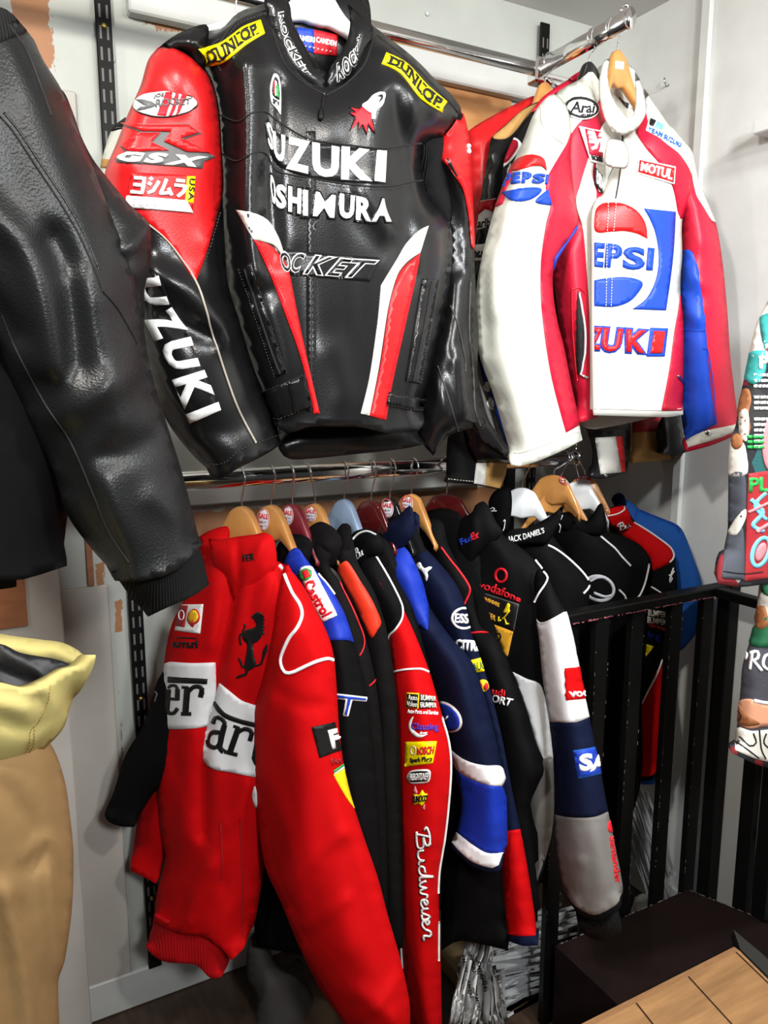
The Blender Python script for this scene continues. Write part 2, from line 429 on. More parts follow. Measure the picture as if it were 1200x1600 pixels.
# ---------------------------------------------------------------- garment pieces: a padded, closed piece of cloth or leather
BV = {}
OUTL = {}
def panel(name, pts, base, tf, tb, m, parent, R=None, sp=8.0, folds=(), nz=(0.004, 7.0), opened=(), soft=12, label=None, push=None, seed=0):
    """pts: outline; it stands on the plane base, bulging tf towards the viewer's side and tb behind, rounded over R metres at its edge."""
    L = orient(spline(pts, True, sp))
    P, T = triangulate([L], sp)
    W0 = unproj(P, base); n = base[1]
    depth = float(np.mean((W0 - CAM) @ _F)); s = depth / FPX
    bd = border(T); bset = np.zeros(len(P), bool)
    for a, b in bd: bset[a] = bset[b] = True
    # edges that stay open (hems) do not pinch
    if len(opened):
        keep = np.ones(len(L), bool)
        for (x0, y0, x1, y1) in opened:
            keep &= ~((L[:, 0] >= x0) & (L[:, 0] <= x1) & (L[:, 1] >= y0) & (L[:, 1] <= y1))
        A = L; B = np.roll(L, -1, axis=0); kk = keep & np.roll(keep, -1)
        segs = [np.stack([A[i], B[i]]) for i in range(len(L)) if kk[i]]
        d = np.full(len(P), 1e9)
        for k in range(0, len(segs), 1):
            d = np.minimum(d, segdist(P, segs[k], False))
    else: d = segdist(P, L)
    d = d * s
    if R is None: R = max(0.012, float(d.max()) * 0.9)
    prof = np.sqrt(np.clip(1 - (1 - np.clip(d / R, 0, 1))**2, 0, 1))
    # relax the profile a little to lose the ridge line
    nb = [[] for _ in P]
    E = set()
    for t in T:
        for i in range(3): E.add((min(t[i], t[(i + 1) % 3]), max(t[i], t[(i + 1) % 3])))
    E = np.array(list(E)); deg = np.zeros(len(P)); np.add.at(deg, E[:, 0], 1); np.add.at(deg, E[:, 1], 1)
    fix = bset & (prof < 0.999) if not len(opened) else bset
    for _ in range(soft):
        acc = np.zeros(len(P)); np.add.at(acc, E[:, 0], prof[E[:, 1]]); np.add.at(acc, E[:, 1], prof[E[:, 0]])
        q = acc / np.maximum(deg, 1); prof = np.where(fix, prof, 0.5 * prof + 0.5 * q)
    h = tf * prof; env = np.clip(prof * 1.4, 0, 1)
    for fo in folds:
        fp, amp, wd = fo[:3]
        S = spline(fp, False, 6.0); dd = segdist(P, S, False)
        h = h + amp * np.exp(-(dd / wd)**2) * env
    if nz and nz[0]:
        amp, sc = nz[0], nz[1]; st = nz[2] if len(nz) > 2 else 0.45
        h = h + np.array([amp * (noise.noise(Vector((p[0] * sc, p[1] * sc + seed, p[2] * sc * st))) + 0.5 * noise.noise(Vector((p[0] * sc * 2.3 + 7, p[1] * sc * 2.3, p[2] * sc * st * 2 + seed)))) for p in W0]) * env
    h = np.maximum(h, -0.6 * tb * prof)
    if push is not None: W0 = W0 + np.outer(push(P), n)
    v = CAM - W0.mean(0); v /= np.linalg.norm(v); v = v / max(float(v @ n), 0.62)     # the piece bulges out along one slanted direction, towards the shop
    VF = W0 + np.outer(h, v); VBk = W0 - np.outer(tb * prof, n * 0.5 + v * 0.5)
    N = len(P)
    d0 = rays(P); facing = (d0 @ n) < 0
    # winding: outline is positive in pixel space (y down) => flip so normals face the viewer
    F = [list(t[::-1]) for t in T]
    shared = bset & (prof < 0.02)
    remap = np.arange(N) + N
    remap[shared] = np.where(shared)[0]
    Fb = [[remap[i] for i in t] for t in T]
    V = np.concatenate([VF, VBk]); Fs = []
    for a, b in bd:
        q = [a, b, remap[b], remap[a]]; qq = []
        for i in q:
            if i not in qq: qq.append(i)
        if len(qq) >= 3: Fs.append(qq)
    used = np.zeros(2 * N, bool)
    allF = F + Fb + Fs
    for f in allF: used[f] = True
    new = np.cumsum(used) - 1
    o = build(name, V[used], [[new[i] for i in f] for f in allF], m, parent, True, label)
    BV[o.name] = BVHTree.FromPolygons([Vector(v) for v in VF], F)
    ti = np.roll(L, -1, axis=0) - np.roll(L, 1, axis=0); ti /= np.maximum(np.linalg.norm(ti, axis=1), 1e-6)[:, None]
    OUTL[o.name] = L + np.stack([-ti[:, 1], ti[:, 0]], 1) * 0.5       # outline, half a pixel in
    return o
def reg(o):
    """make a plain mesh usable as a ground for decals"""
    org = wloc(o)
    BV[o.name] = BVHTree.FromPolygons([Vector(v.co) + Vector(org) for v in o.data.vertices], [list(p.vertices) for p in o.data.polygons])
    return o
def cast(P, on, snap=0.0):
    on = on if isinstance(on, (list, tuple)) else [on]
    D = rays(P); H = np.full((len(D), 3), np.nan); Nn = np.zeros((len(D), 3))
    trees = [BV[o.name] for o in on]; c = Vector(CAM)
    for i, d in enumerate(D):
        v = Vector(d).normalized(); best = 1e9
        for t in trees:
            loc, nr, _, dist = t.ray_cast(c, v)
            if loc is not None and dist < best:
                best = dist; H[i] = loc; Nn[i] = nr if nr.dot(v) < 0 else -nr
    if snap and not np.isnan(H[:, 0]).all():
        good = ~np.isnan(H[:, 0]); HG = H[good]; DG = D[good] / np.linalg.norm(D[good], axis=1)[:, None]
        for i in np.where(~good)[0]:
            v = D[i] / np.linalg.norm(D[i]); j = int(np.argmax(DG @ v)); q = Vector(CAM + v * np.linalg.norm(HG[j] - CAM)); best = snap
            for t in trees:
                loc, nr, _, dist = t.find_nearest(q, snap)
                if loc is not None and dist < best: best = dist; H[i] = loc; Nn[i] = nr if nr.dot(Vector(v)) < 0 else -nr
    return H, Nn
def decal(name, loops, m, on, parent=None, lift=0.0020, sp=6.0, label=None, thick=0.0012):
    """a sewn-on panel, patch, print or letter: a thin solid that follows the surface it lies on"""
    clip = None
    if not isinstance(on, (list, tuple)) and on.name in OUTL:
        a = np.concatenate(loops); b = OUTL[on.name]
        if (winding(a, [b]) == 0).any(): clip = b
    P, T = triangulate(loops, sp, clip)
    if not len(T): print('DECAL MISSED', name); return None
    H, Nn = cast(P, on, 0.012); ok = ~np.isnan(H[:, 0])
    T = T[ok[T].all(1)]
    if len(T):
        dep = np.nanmean((H - CAM) @ _F); lim = max(0.02, 3.2 * sp * dep / FPX * 2)
        e = np.max([np.linalg.norm(H[T[:, i]] - H[T[:, (i + 1) % 3]], axis=1) for i in range(3)], axis=0)
        T = T[e < max(lim, 0.03)]
    if not len(T): print('DECAL MISSED', name); return None
    top = H + Nn * lift; bot = H + Nn * (lift - thick - 0.0006)
    N = len(P); F = [list(t[::-1]) for t in T] + [[a + N, b + N, b, a][::-1] for a, b in border(T)]
    V = np.concatenate([top, bot]); used = np.zeros(2 * N, bool)
    for f in F: used[f] = True
    new = np.cumsum(used) - 1
    on0 = on[0] if isinstance(on, (list, tuple)) else on
    return build(name, V[used], [[new[i] for i in f] for f in F], m, parent or on0, True, label)
def piping(name, lines, wpx, m, on, parent=None, lift=0.0008, hgt=0.5, label=None, step=5.0, smooth=True):
    """rounded cord, seam or stitch line lying on a surface"""
    if len(lines) > 1 and name != 'stitching':
        o = [piping(name, [l], wpx, m, on, parent, lift, hgt, label, step, smooth) for l in lines]
        o = [q for q in o if q]; return o[0] if o else None
    V = []; F = []
    for ln in lines:
        S = spline(ln, False, step) if smooth else spline([(p[0], p[1], 1) for p in ln], False, step)
        H, Nn = cast(S, on); ok = ~np.isnan(H[:, 0]); runs = []; cur = []
        for i in range(len(S)):
            if ok[i] and (not cur or np.linalg.norm(H[i] - H[cur[-1]]) < 0.03): cur.append(i)
            else:
                if len(cur) > 1: runs.append(cur)
                cur = [i] if ok[i] else []
        if len(cur) > 1: runs.append(cur)
        for r in runs:
            h = H[r]; nn = Nn[r]
            if len(h) > 4:
                for _ in range(1): nn[1:-1] = (nn[:-2] + nn[1:-1] * 2 + nn[2:]) / 4
            nn /= np.linalg.norm(nn, axis=1)[:, None]
            t = np.gradient(h, axis=0); t /= np.maximum(np.linalg.norm(t, axis=1), 1e-9)[:, None]
            sd = np.cross(t, nn); sd /= np.maximum(np.linalg.norm(sd, axis=1), 1e-9)[:, None]
            dep = ((h - CAM) @ _F)[:, None]; wd = wpx * dep / FPX / 2; k0 = len(V); M = 6
            for i in range(len(h)):
                for j in range(M):
                    a = math.pi * j / (M - 1)
                    V.append(h[i] + sd[i] * math.cos(a) * wd[i] + nn[i] * (lift + math.sin(a) * wd[i] * hgt * 2) - nn[i] * (0.001 if j in (0, M - 1) else 0))
            for i in range(len(h) - 1):
                for j in range(M - 1):
                    F.append([k0 + i * M + j, k0 + i * M + j + 1, k0 + (i + 1) * M + j + 1, k0 + (i + 1) * M + j])
            F.append([k0 + j for j in range(M)]); F.append([k0 + (len(h) - 1) * M + j for j in range(M - 1, -1, -1)])
    if not F: print('PIPING MISSED', name); return None
    on0 = on[0] if isinstance(on, (list, tuple)) else on
    o = build(name, V, F, m, parent or on0, True, label)
    if name == 'stitching': o['kind'] = 'stuff'
    return o
def dashes(pts, on_len, off_len):
    S = spline(pts, False, 2.0); d = np.concatenate([[0], np.cumsum(np.linalg.norm(np.diff(S, axis=0), axis=1))]); out = []; s = 0.0
    while s < d[-1]:
        e = min(s + on_len, d[-1]); out.append([(np.interp(q, d, S[:, 0]), np.interp(q, d, S[:, 1])) for q in (s, (s + e) / 2, e)]); s = e + off_len
    return out

# ================================================================ THE ROOM
WALL, RWALL, CEIL = 1.87, 1.793, 2.638
m, nt, b = newmat('wall_paint'); MATS['wall_paint'] = m
def worn_paint(m, nt, b, paint, boxes, axis='XZ'):
    """off-white paint with brown worn places: each box (x0,x1,z0,z1,raggedness) is a place where the paint has gone"""
    tc = nt.nodes.new('ShaderNodeTexCoord'); sp = nt.nodes.new('ShaderNodeSeparateXYZ'); nt.links.new(tc.outputs['Object'], sp.inputs[0])
    n1 = nt.nodes.new('ShaderNodeTexNoise'); n1.inputs['Scale'].default_value = 26; n1.inputs['Detail'].default_value = 8; n1.inputs['Roughness'].default_value = 0.75
    mp = nt.nodes.new('ShaderNodeMapping'); mp.inputs['Scale'].default_value = (1, 1, 0.35); nt.links.new(tc.outputs['Object'], mp.inputs[0]); nt.links.new(mp.outputs[0], n1.inputs['Vector'])
    def M(op, a, bb):
        x = nt.nodes.new('ShaderNodeMath'); x.operation = op
        for i, v in enumerate((a, bb)):
            if v is None: continue
            if isinstance(v, (int, float)): x.inputs[i].default_value = v
            else: nt.links.new(v, x.inputs[i])
        return x.outputs[0]
    u = sp.outputs['X' if axis[0] == 'X' else 'Y']; v = sp.outputs['Z']; tot = None
    for (x0, x1, z0, z1, rg) in boxes:
        dx = M('SUBTRACT', M('ABSOLUTE', M('SUBTRACT', u, (x0 + x1) / 2), None), (x1 - x0) / 2)
        dz = M('SUBTRACT', M('ABSOLUTE', M('SUBTRACT', v, (z0 + z1) / 2), None), (z1 - z0) / 2)
        d = M('ADD', M('MAXIMUM', dx, dz), M('MULTIPLY', M('SUBTRACT', n1.outputs['Fac'], 0.5), rg))
        k = M('LESS_THAN', d, 0.0); tot = k if tot is None else M('MAXIMUM', tot, k)
    n2 = nt.nodes.new('ShaderNodeTexNoise'); n2.inputs['Scale'].default_value = 3.5; n2.inputs['Detail'].default_value = 5; nt.links.new(tc.outputs['Object'], n2.inputs['Vector'])
    r1 = nt.nodes.new('ShaderNodeValToRGB'); r1.color_ramp.elements[0].color = (*[c * 0.86 for c in paint], 1); r1.color_ramp.elements[1].color = (*paint, 1)
    r1.color_ramp.elements[0].position = 0.35; r1.color_ramp.elements[1].position = 0.6; nt.links.new(n2.outputs['Fac'], r1.inputs['Fac'])
    r2 = nt.nodes.new('ShaderNodeValToRGB'); r2.color_ramp.elements[0].color = (0.24, 0.10, 0.045, 1); r2.color_ramp.elements[1].color = (0.42, 0.20, 0.085, 1)
    nt.links.new(n2.outputs['Fac'], r2.inputs['Fac'])
    mx = nt.nodes.new('ShaderNodeMix'); mx.data_type = 'RGBA'
    if tot is not None: nt.links.new(tot, mx.inputs['Factor'])
    else: mx.inputs['Factor'].default_value = 0
    nt.links.new(r1.outputs['Color'], mx.inputs['A']); nt.links.new(r2.outputs['Color'], mx.inputs['B'])
    nt.links.new(mx.outputs['Result'], b.inputs['Base Color']); b.inputs['Roughness'].default_value = 0.55
    bump(nt, b, 'noise', 60, 0.15, 0.003)
WB = Yp(WALL)
def wbox(x0, y0, x1, y1, rg=0.05):
    p = unproj([(x0, y0), (x1, y1)], WB); return (p[0][0], p[1][0], min(p[0][2], p[1][2]), max(p[0][2], p[1][2]), rg)
worn_paint(m, nt, b, (0.45, 0.47, 0.435), [wbox(12, -60, 86, 112, 0.09), wbox(225, 28, 285, 50, 0.10), wbox(150, 880, 164, 915, 0.06),
    wbox(178, 940, 192, 985, 0.05), wbox(183, 1050, 193, 1180, 0.05), wbox(286, 930, 300, 1050, 0.05), wbox(300, 800, 560, 830, 0.05), wbox(560, 775, 760, 850, 0.02), wbox(760, 740, 800, 800, 0.04)])
m, nt, b = newmat('side_paint'); MATS['side_paint'] = m; worn_paint(m, nt, b, (0.66, 0.665, 0.64), [], 'YZ')
m, nt, b = newmat('trim_paint'); MATS['trim_paint'] = m; worn_paint(m, nt, b, (0.54, 0.55, 0.53), [])
m, nt, b = newmat('door_paint'); MATS['door_paint'] = m; worn_paint(m, nt, b, (0.44, 0.415, 0.375), [])
mat('ceiling_paint', (0.62, 0.62, 0.60), 0.8)

def struct(o): o['kind'] = 'structure'; return o
struct(MB().box((-1.6, WALL, 0), (RWALL + 0.1, WALL + 0.1, CEIL)).done('wall_back', 'wall_paint'))
struct(MB().box((RWALL, -1.8, -0.0), (RWALL + 0.1, WALL, CEIL)).done('wall_right', 'side_paint'))
struct(MB().box((-1.6, -1.8, CEIL), (RWALL + 0.1, WALL + 0.1, CEIL + 0.1)).done('ceiling', 'ceiling_paint'))
struct(MB().box((-1.6, -1.8, -0.1), (RWALL + 0.1, WALL + 0.1, 0)).done('floor', 'dark_floor'))
# battens, boards and panels on the back wall
zt = at(330, 30, WB)[2]
struct(MB().box((at(196, 5, WB)[0], WALL - 0.035, zt - 0.035), (RWALL, WALL, zt + 0.03), bev=0.004).done('trim_1', 'trim_paint'))
zl = at(480, 765, Yp(1.83))[2]
struct(MB().box((at(240, 775, WB)[0] + .03, WALL - 0.04, zl - 0.022), (at(700, 740, WB)[0] + .1, WALL, zl + 0.022), bev=0.004).done('trim_2', 'trim_paint'))
p = unproj([(560, 95), (797, 152)], WB); struct(MB().box((p[0][0], WALL - 0.006, 1.75), (p[1][0], WALL, p[1][2])).done('trim_3', 'panel_wood'))
p = unproj([(150, 905), (168, 912), (203, 1534)], WB)
struct(MB().box((-0.05, WALL - 0.012, p[2][2]), (p[1][0], WALL, p[1][2]), bev=0.003).done('trim_4', 'door_paint'))
p = unproj([(118, 145)], WB); struct(MB().box((-0.1, WALL - 0.010, p[0][2] - 0.55), (p[0][0], WALL, p[0][2]), bev=0.003).done('trim_5', 'door_paint'))
BP = Yp(1.78); p = unproj([(94, 900), (142, 1596)], BP)
struct(MB().box((-0.9, 1.78, 0.0), (p[0][0], WALL - 0.013, 1.52), bev=0.003).done('trim_6', 'door_paint'))
p = unproj([(-60, 880), (44, 976)], BP); struct(MB().box((p[0][0], 1.774, p[1][2]), (p[1][0], 1.78, p[0][2] + .1)).done('trim_7', 'brown_board'))
p = unproj([(133, 860), (146, 912)], WB); struct(MB().box((p[0][0], WALL - 0.018, p[1][2]), (p[1][0] , WALL - 0.0, p[0][2] + .3)).done('trim_8', 'brown_board'))
p = unproj([(142, 1534)], WB); struct(MB().box((-0.3, WALL - 0.016, 0), (RWALL, WALL, p[0][2] - 0.003), bev=0.004).done('baseboard_back', 'trim_paint'))
# vertical strips of the right wall
for k, (yy, wd) in enumerate([(1.50, 0.03), (1.02, 0.035), (0.62, 0.035)]):
    struct(MB().box((RWALL - 0.016, yy, 0), (RWALL, yy + wd, CEIL), bev=0.003).done('trim_%d' % (9 + k), 'side_paint'))
struct(MB().box((RWALL - 0.012, -0.2, 0), (RWALL, 1.87, 0.09), bev=0.003).done('baseboard_right', 'side_paint'))
p = at(1190, 180, Xp(RWALL)); pe = at(1177, 190, Xp(RWALL - 0.06)); struct(MB().box((RWALL - 0.06, pe[1] - 0.6, p[2] - 0.06), (RWALL, pe[1], p[2] - 0.03), bev=0.003).done('trim_12', 'side_paint'))
# raised wooden floor with nosing, and the dark landing behind it
ZW = 0.262
f0, f1, f2, f3 = [at(x, y, Zp(ZW)) for x, y in ((930, 1600), (1155, 1485), (1200, 1530), (1290, 1640))]
dirx = (f1 - f0) / np.linalg.norm(f1 - f0)
PLANK = 101.7
m, nt, b = newmat('plank_floor'); MATS['plank_floor'] = m
tc = nt.nodes.new('ShaderNodeTexCoord'); mp = nt.nodes.new('ShaderNodeMapping'); mp.inputs['Rotation'].default_value = (0, 0, math.radians(PLANK))
br = nt.nodes.new('ShaderNodeTexBrick'); br.inputs['Scale'].default_value = 1.0; br.inputs['Brick Width'].default_value = 0.9; br.inputs['Row Height'].default_value = 0.16
br.inputs['Mortar Size'].default_value = 0.0025; br.inputs['Color1'].default_value = (0.55, 0.30, 0.13, 1); br.inputs['Color2'].default_value = (0.44, 0.23, 0.095, 1); br.inputs['Mortar'].default_value = (0.05, 0.025, 0.012, 1)
mp2 = nt.nodes.new('ShaderNodeMapping'); mp2.inputs['Rotation'].default_value = (0, 0, math.radians(PLANK)); mp2.inputs['Scale'].default_value = (4, 40, 1)
n = nt.nodes.new('ShaderNodeTexNoise'); n.inputs['Scale'].default_value = 1.5; n.inputs['Detail'].default_value = 6
mx = nt.nodes.new('ShaderNodeMix'); mx.data_type = 'RGBA'; mx.blend_type = 'MULTIPLY'; mx.inputs['Factor'].default_value = 0.7
rr = nt.nodes.new('ShaderNodeValToRGB'); rr.color_ramp.elements[0].color = (0.45, 0.45, 0.45, 1); rr.color_ramp.elements[0].position = 0.3; rr.color_ramp.elements[1].position = 0.7
for a_, b_ in ((tc.outputs['Object'], mp.inputs[0]), (mp.outputs[0], br.inputs['Vector']), (tc.outputs['Object'], mp2.inputs[0]), (mp2.outputs[0], n.inputs['Vector']), (n.outputs['Fac'], rr.inputs['Fac']),
               (br.outputs['Color'], mx.inputs['A']), (rr.outputs['Color'], mx.inputs['B']), (mx.outputs['Result'], b.inputs['Base Color'])): nt.links.new(a_, b_)
b.inputs['Roughness'].default_value = 0.4
def slab(name, P, z0, z1, m):
    n = len(P); V = [(p[0], p[1], z1) for p in P] + [(p[0], p[1], z0) for p in P]
    a = sum(P[i][0] * P[(i + 1) % n][1] - P[(i + 1) % n][0] * P[i][1] for i in range(n))
    if a < 0: P = P[::-1]; V = [(p[0], p[1], z1) for p in P] + [(p[0], p[1], z0) for p in P]
    F = [list(range(n)), list(range(2 * n - 1, n - 1, -1))] + [[n + i, n + (i + 1) % n, (i + 1) % n, i] for i in range(n)]
    return struct(build(name, V, F, m, None, False))
slab('floor_wood', [f0 - dirx * 0.5, f1, f2, f3, f3 + np.array([0.0, -1.0, 0]), f0 - dirx * 0.5 + np.array([0, -1.0, 0])], 0.0, ZW, 'plank_floor')
wood('nosing_wood', (0.30, 0.15, 0.06), (0.40, 0.21, 0.10), (10, 40, 4), 0.4)
nb_ = np.array([-dirx[1], dirx[0], 0]) * 0.014
struct(build('trim_13', [tuple(f0 - dirx * .5) , tuple(f1), tuple(f1 + nb_), tuple(f0 - dirx * .5 + nb_)] + [tuple(np.array(q) - [0, 0, 0.02]) for q in (f0 - dirx * .5, f1, f1 + nb_, f0 - dirx * .5 + nb_)],
     [[0, 1, 2, 3], [7, 6, 5, 4], [0, 4, 5, 1], [1, 5, 6, 2], [2, 6, 7, 3], [3, 7, 4, 0]], 'nosing_wood', None, False))
cloth('grey_carpet', (0.045, 0.043, 0.04), 0.95, 0.05, 300, 0.9)
c0 = f1 + np.array([0.002, 0.0, 0]); 
slab('floor_carpet', [f1 + (0.003, 0, 0), f2 + (0.003, 0, 0), f3 + (0.003, 0, 0), f3 + (0.06, 0.05, 0), f2 + (0.055, 0.05, 0), f1 + (0.045, 0.05, 0)], 0.0, ZW + 0.004, 'grey_carpet')
ZL = 0.245
g0, g1, g2 = [at(x, y, Zp(ZL)) for x, y in ((868, 1478), (1075, 1390), (1230, 1452))]
slab('floor_landing', [g0, g1, g2, np.array([g2[0] + .02, f2[1], 0]), f2 + (0.05, 0, 0), f1 + (0.05, 0.055, 0), f1 + nb_ * 1.05, f0 - dirx * 0.25 + nb_ * 1.05, np.array([g0[0], (f0 - dirx * 0.25 + nb_)[1], 0])], 0.0, ZL, 'dark_board')
cloth('scuffed_edge', (0.20, 0.17, 0.15), 0.8)
for a_, b_ in ((g0, g1), (g1, g2)):
    dd = (b_ - a_); L_ = np.linalg.norm(dd)
    mb = MB()
    for k in range(26):
        t0 = random.random() * 0.95; t1 = min(1, t0 + random.random() * 0.05); q0 = a_ + dd * t0; q1 = a_ + dd * t1
        mb.box((q0[0], q0[1] - .001, ZL - 0.001), (q0[0] + np.linalg.norm(q1 - q0), q0[1] + .001, ZL + 0.0006), rot=math.atan2(dd[1], dd[0]), c=(q0[0], q0[1]))
    tag(mb.done('paint_chips', 'scuffed_edge'), 'pale chipped paint flecks along the %s edge of the dark landing' % ('back' if a_ is g0 else 'right'), 'chipped paint', kind='stuff')

# ================================================================ SLOTTED UPRIGHTS
def upright(x, label):
    t = thing('slotted_upright', (x, WALL - 0.010, 0), label, 'shelf upright', 'slotted shop uprights on the back wall')
    y1, hw, dp = WALL - 0.0005 - (0.016 if False else 0), 0.0165, 0.024
    mb = MB(); mb.box((x - hw, WALL - dp, 0.10), (x + hw, WALL - 0.016, 2.6), bev=0.002).done('channel', 'black_metal', t)
    sl = MB(); k = 0
    z = 0.14
    while z < 2.57:
        for s in (-1, 1): sl.box((x + s * 0.0075 - 0.0022, WALL - dp - 0.0004, z), (x + s * 0.0075 + 0.0022, WALL - dp + 0.001, z + 0.026))
        z += 0.042
    o = sl.done('slots', 'slot_lit', t)
    for zz in (at(157, 47, WB)[2], at(213, 1087, WB)[2], 0.3):
        s = MB(); s.tube([(x, WALL - dp - 0.004, zz), (x, WALL - dp + 0.002, zz)], [0.0045, 0.007], 14).done('screw', 'brass', t, True)
    return t
mat('slot_lit', (0.12, 0.12, 0.115), 0.6)
XL = at(155, 20, WB)[0] + 0.004; XR = at(845, 20, WB)[0]
upright(XL, 'black slotted upright at left, beside the red jacket')
upright(XR, 'black slotted upright at upper right, behind the rail joint')

# ================================================================ RAILS
YU, ZU = 1.65, at(830, 106, Yp(1.65))[2]
XA = at(833, 106, Yp(1.65))[0]
t = thing('hang_rail', (XA, YU, ZU), 'long chrome hanging rail along the wall above the black racing jacket', 'clothes rail')
MB().tube([(0.0, YU, ZU), (XA + 0.02, YU, ZU)], 0.017, 20, sec=(0.75, 1)).done('rail_tube', 'chrome', t, True)
MB().box((XA - 0.005, YU - 0.02, ZU - 0.036), (XA + 0.035, YU + 0.02, ZU + 0.024), bev=0.005).done('joint_clamp', 'chrome', t)
MB().tube([(XA + 0.02, YU - 0.022, ZU - 0.028), (XA + 0.09, YU + 0.01, ZU - 0.028)], 0.006, 12).done('clamp_bolt', 'chrome', t, True)
MB().box((XR - 0.012, YU + 0.0, ZU - 0.02), (XR + 0.012, WALL - 0.026, ZU + 0.012), bev=0.003).done('wall_bracket', 'black_metal', t)
MB().box((XA - 0.0, YU + 0.012, ZU - 0.008), (XR, YU + 0.024, ZU + 0.004), bev=0.002).done('bracket_arm', 'chrome', t)
t = thing('hang_rail', (XA + 0.015, YU - 0.3, ZU), 'short chrome rail arm jutting out from the wall over the white jacket', 'clothes rail')
YE = 1.345
MB().tube([(XA + 0.015, YU - 0.021, ZU), (XA + 0.015, YE, ZU + 0.002)], 0.018, 20, sec=(0.72, 1.15)).done('rail_tube', 'chrome', t, True)
MB().tube([(XA + 0.015, YE + 0.001, ZU + 0.002), (XA + 0.015, YE - 0.006, ZU + 0.002)], 0.0195, 20, sec=(0.75, 1.15)).done('end_cap', 'chrome', t, True)
for i, (y, dz) in enumerate(((YE + 0.012, 0.028), (YE + 0.026, 0.026))):
    kb = MB().tube([(XA + 0.015, y, ZU + 0.015), (XA + 0.015, y, ZU + dz)], 0.003, 8); kb.ball((XA + 0.015, y, ZU + dz + 0.004), 0.0065 if i == 0 else 0.004).done('stop_knob', 'chrome', t, True)

YLO = 1.55; ZLO = at(600, 733, Yp(YLO))[2]
XE = at(900, 712, Yp(YLO))[0]
t = thing('hang_rail', (0.9, YLO, ZLO), 'chrome hanging rail carrying the lower row of racing jackets', 'clothes rail')
MB().tube([(0.05, YLO, ZLO), (XE, YLO, ZLO)], 0.0195, 24, sec=(0.72, 1)).done('rail_tube', 'chrome', t, True)
MB().tube([(XE - 0.002, YLO, ZLO), (XE + 0.006, YLO, ZLO)], 0.021, 20, sec=(0.75, 1.05)).done('end_cap', 'chrome', t, True)
kb = MB().tube([(XE, YLO, ZLO + 0.015), (XE, YLO, ZLO + 0.03)], 0.003, 8); kb.ball((XE, YLO, ZLO + 0.034), 0.0065).done('stop_knob', 'chrome', t, True)
XM = at(815, 770, Yp(1.8))[0]
for x in (XL, XM):
    MB().box((x - 0.008, YLO + 0.015, ZLO - 0.018), (x + 0.008, WALL - (0.026 if x == XL else 0.0), ZLO + 0.014), bev=0.002).done('support_arm', 'black_metal', t)
MB().box((XM - 0.016, WALL - 0.02, 1.05), (XM + 0.016, WALL, ZLO + 0.10), bev=0.002).done('support_upright', 'black_metal', t)

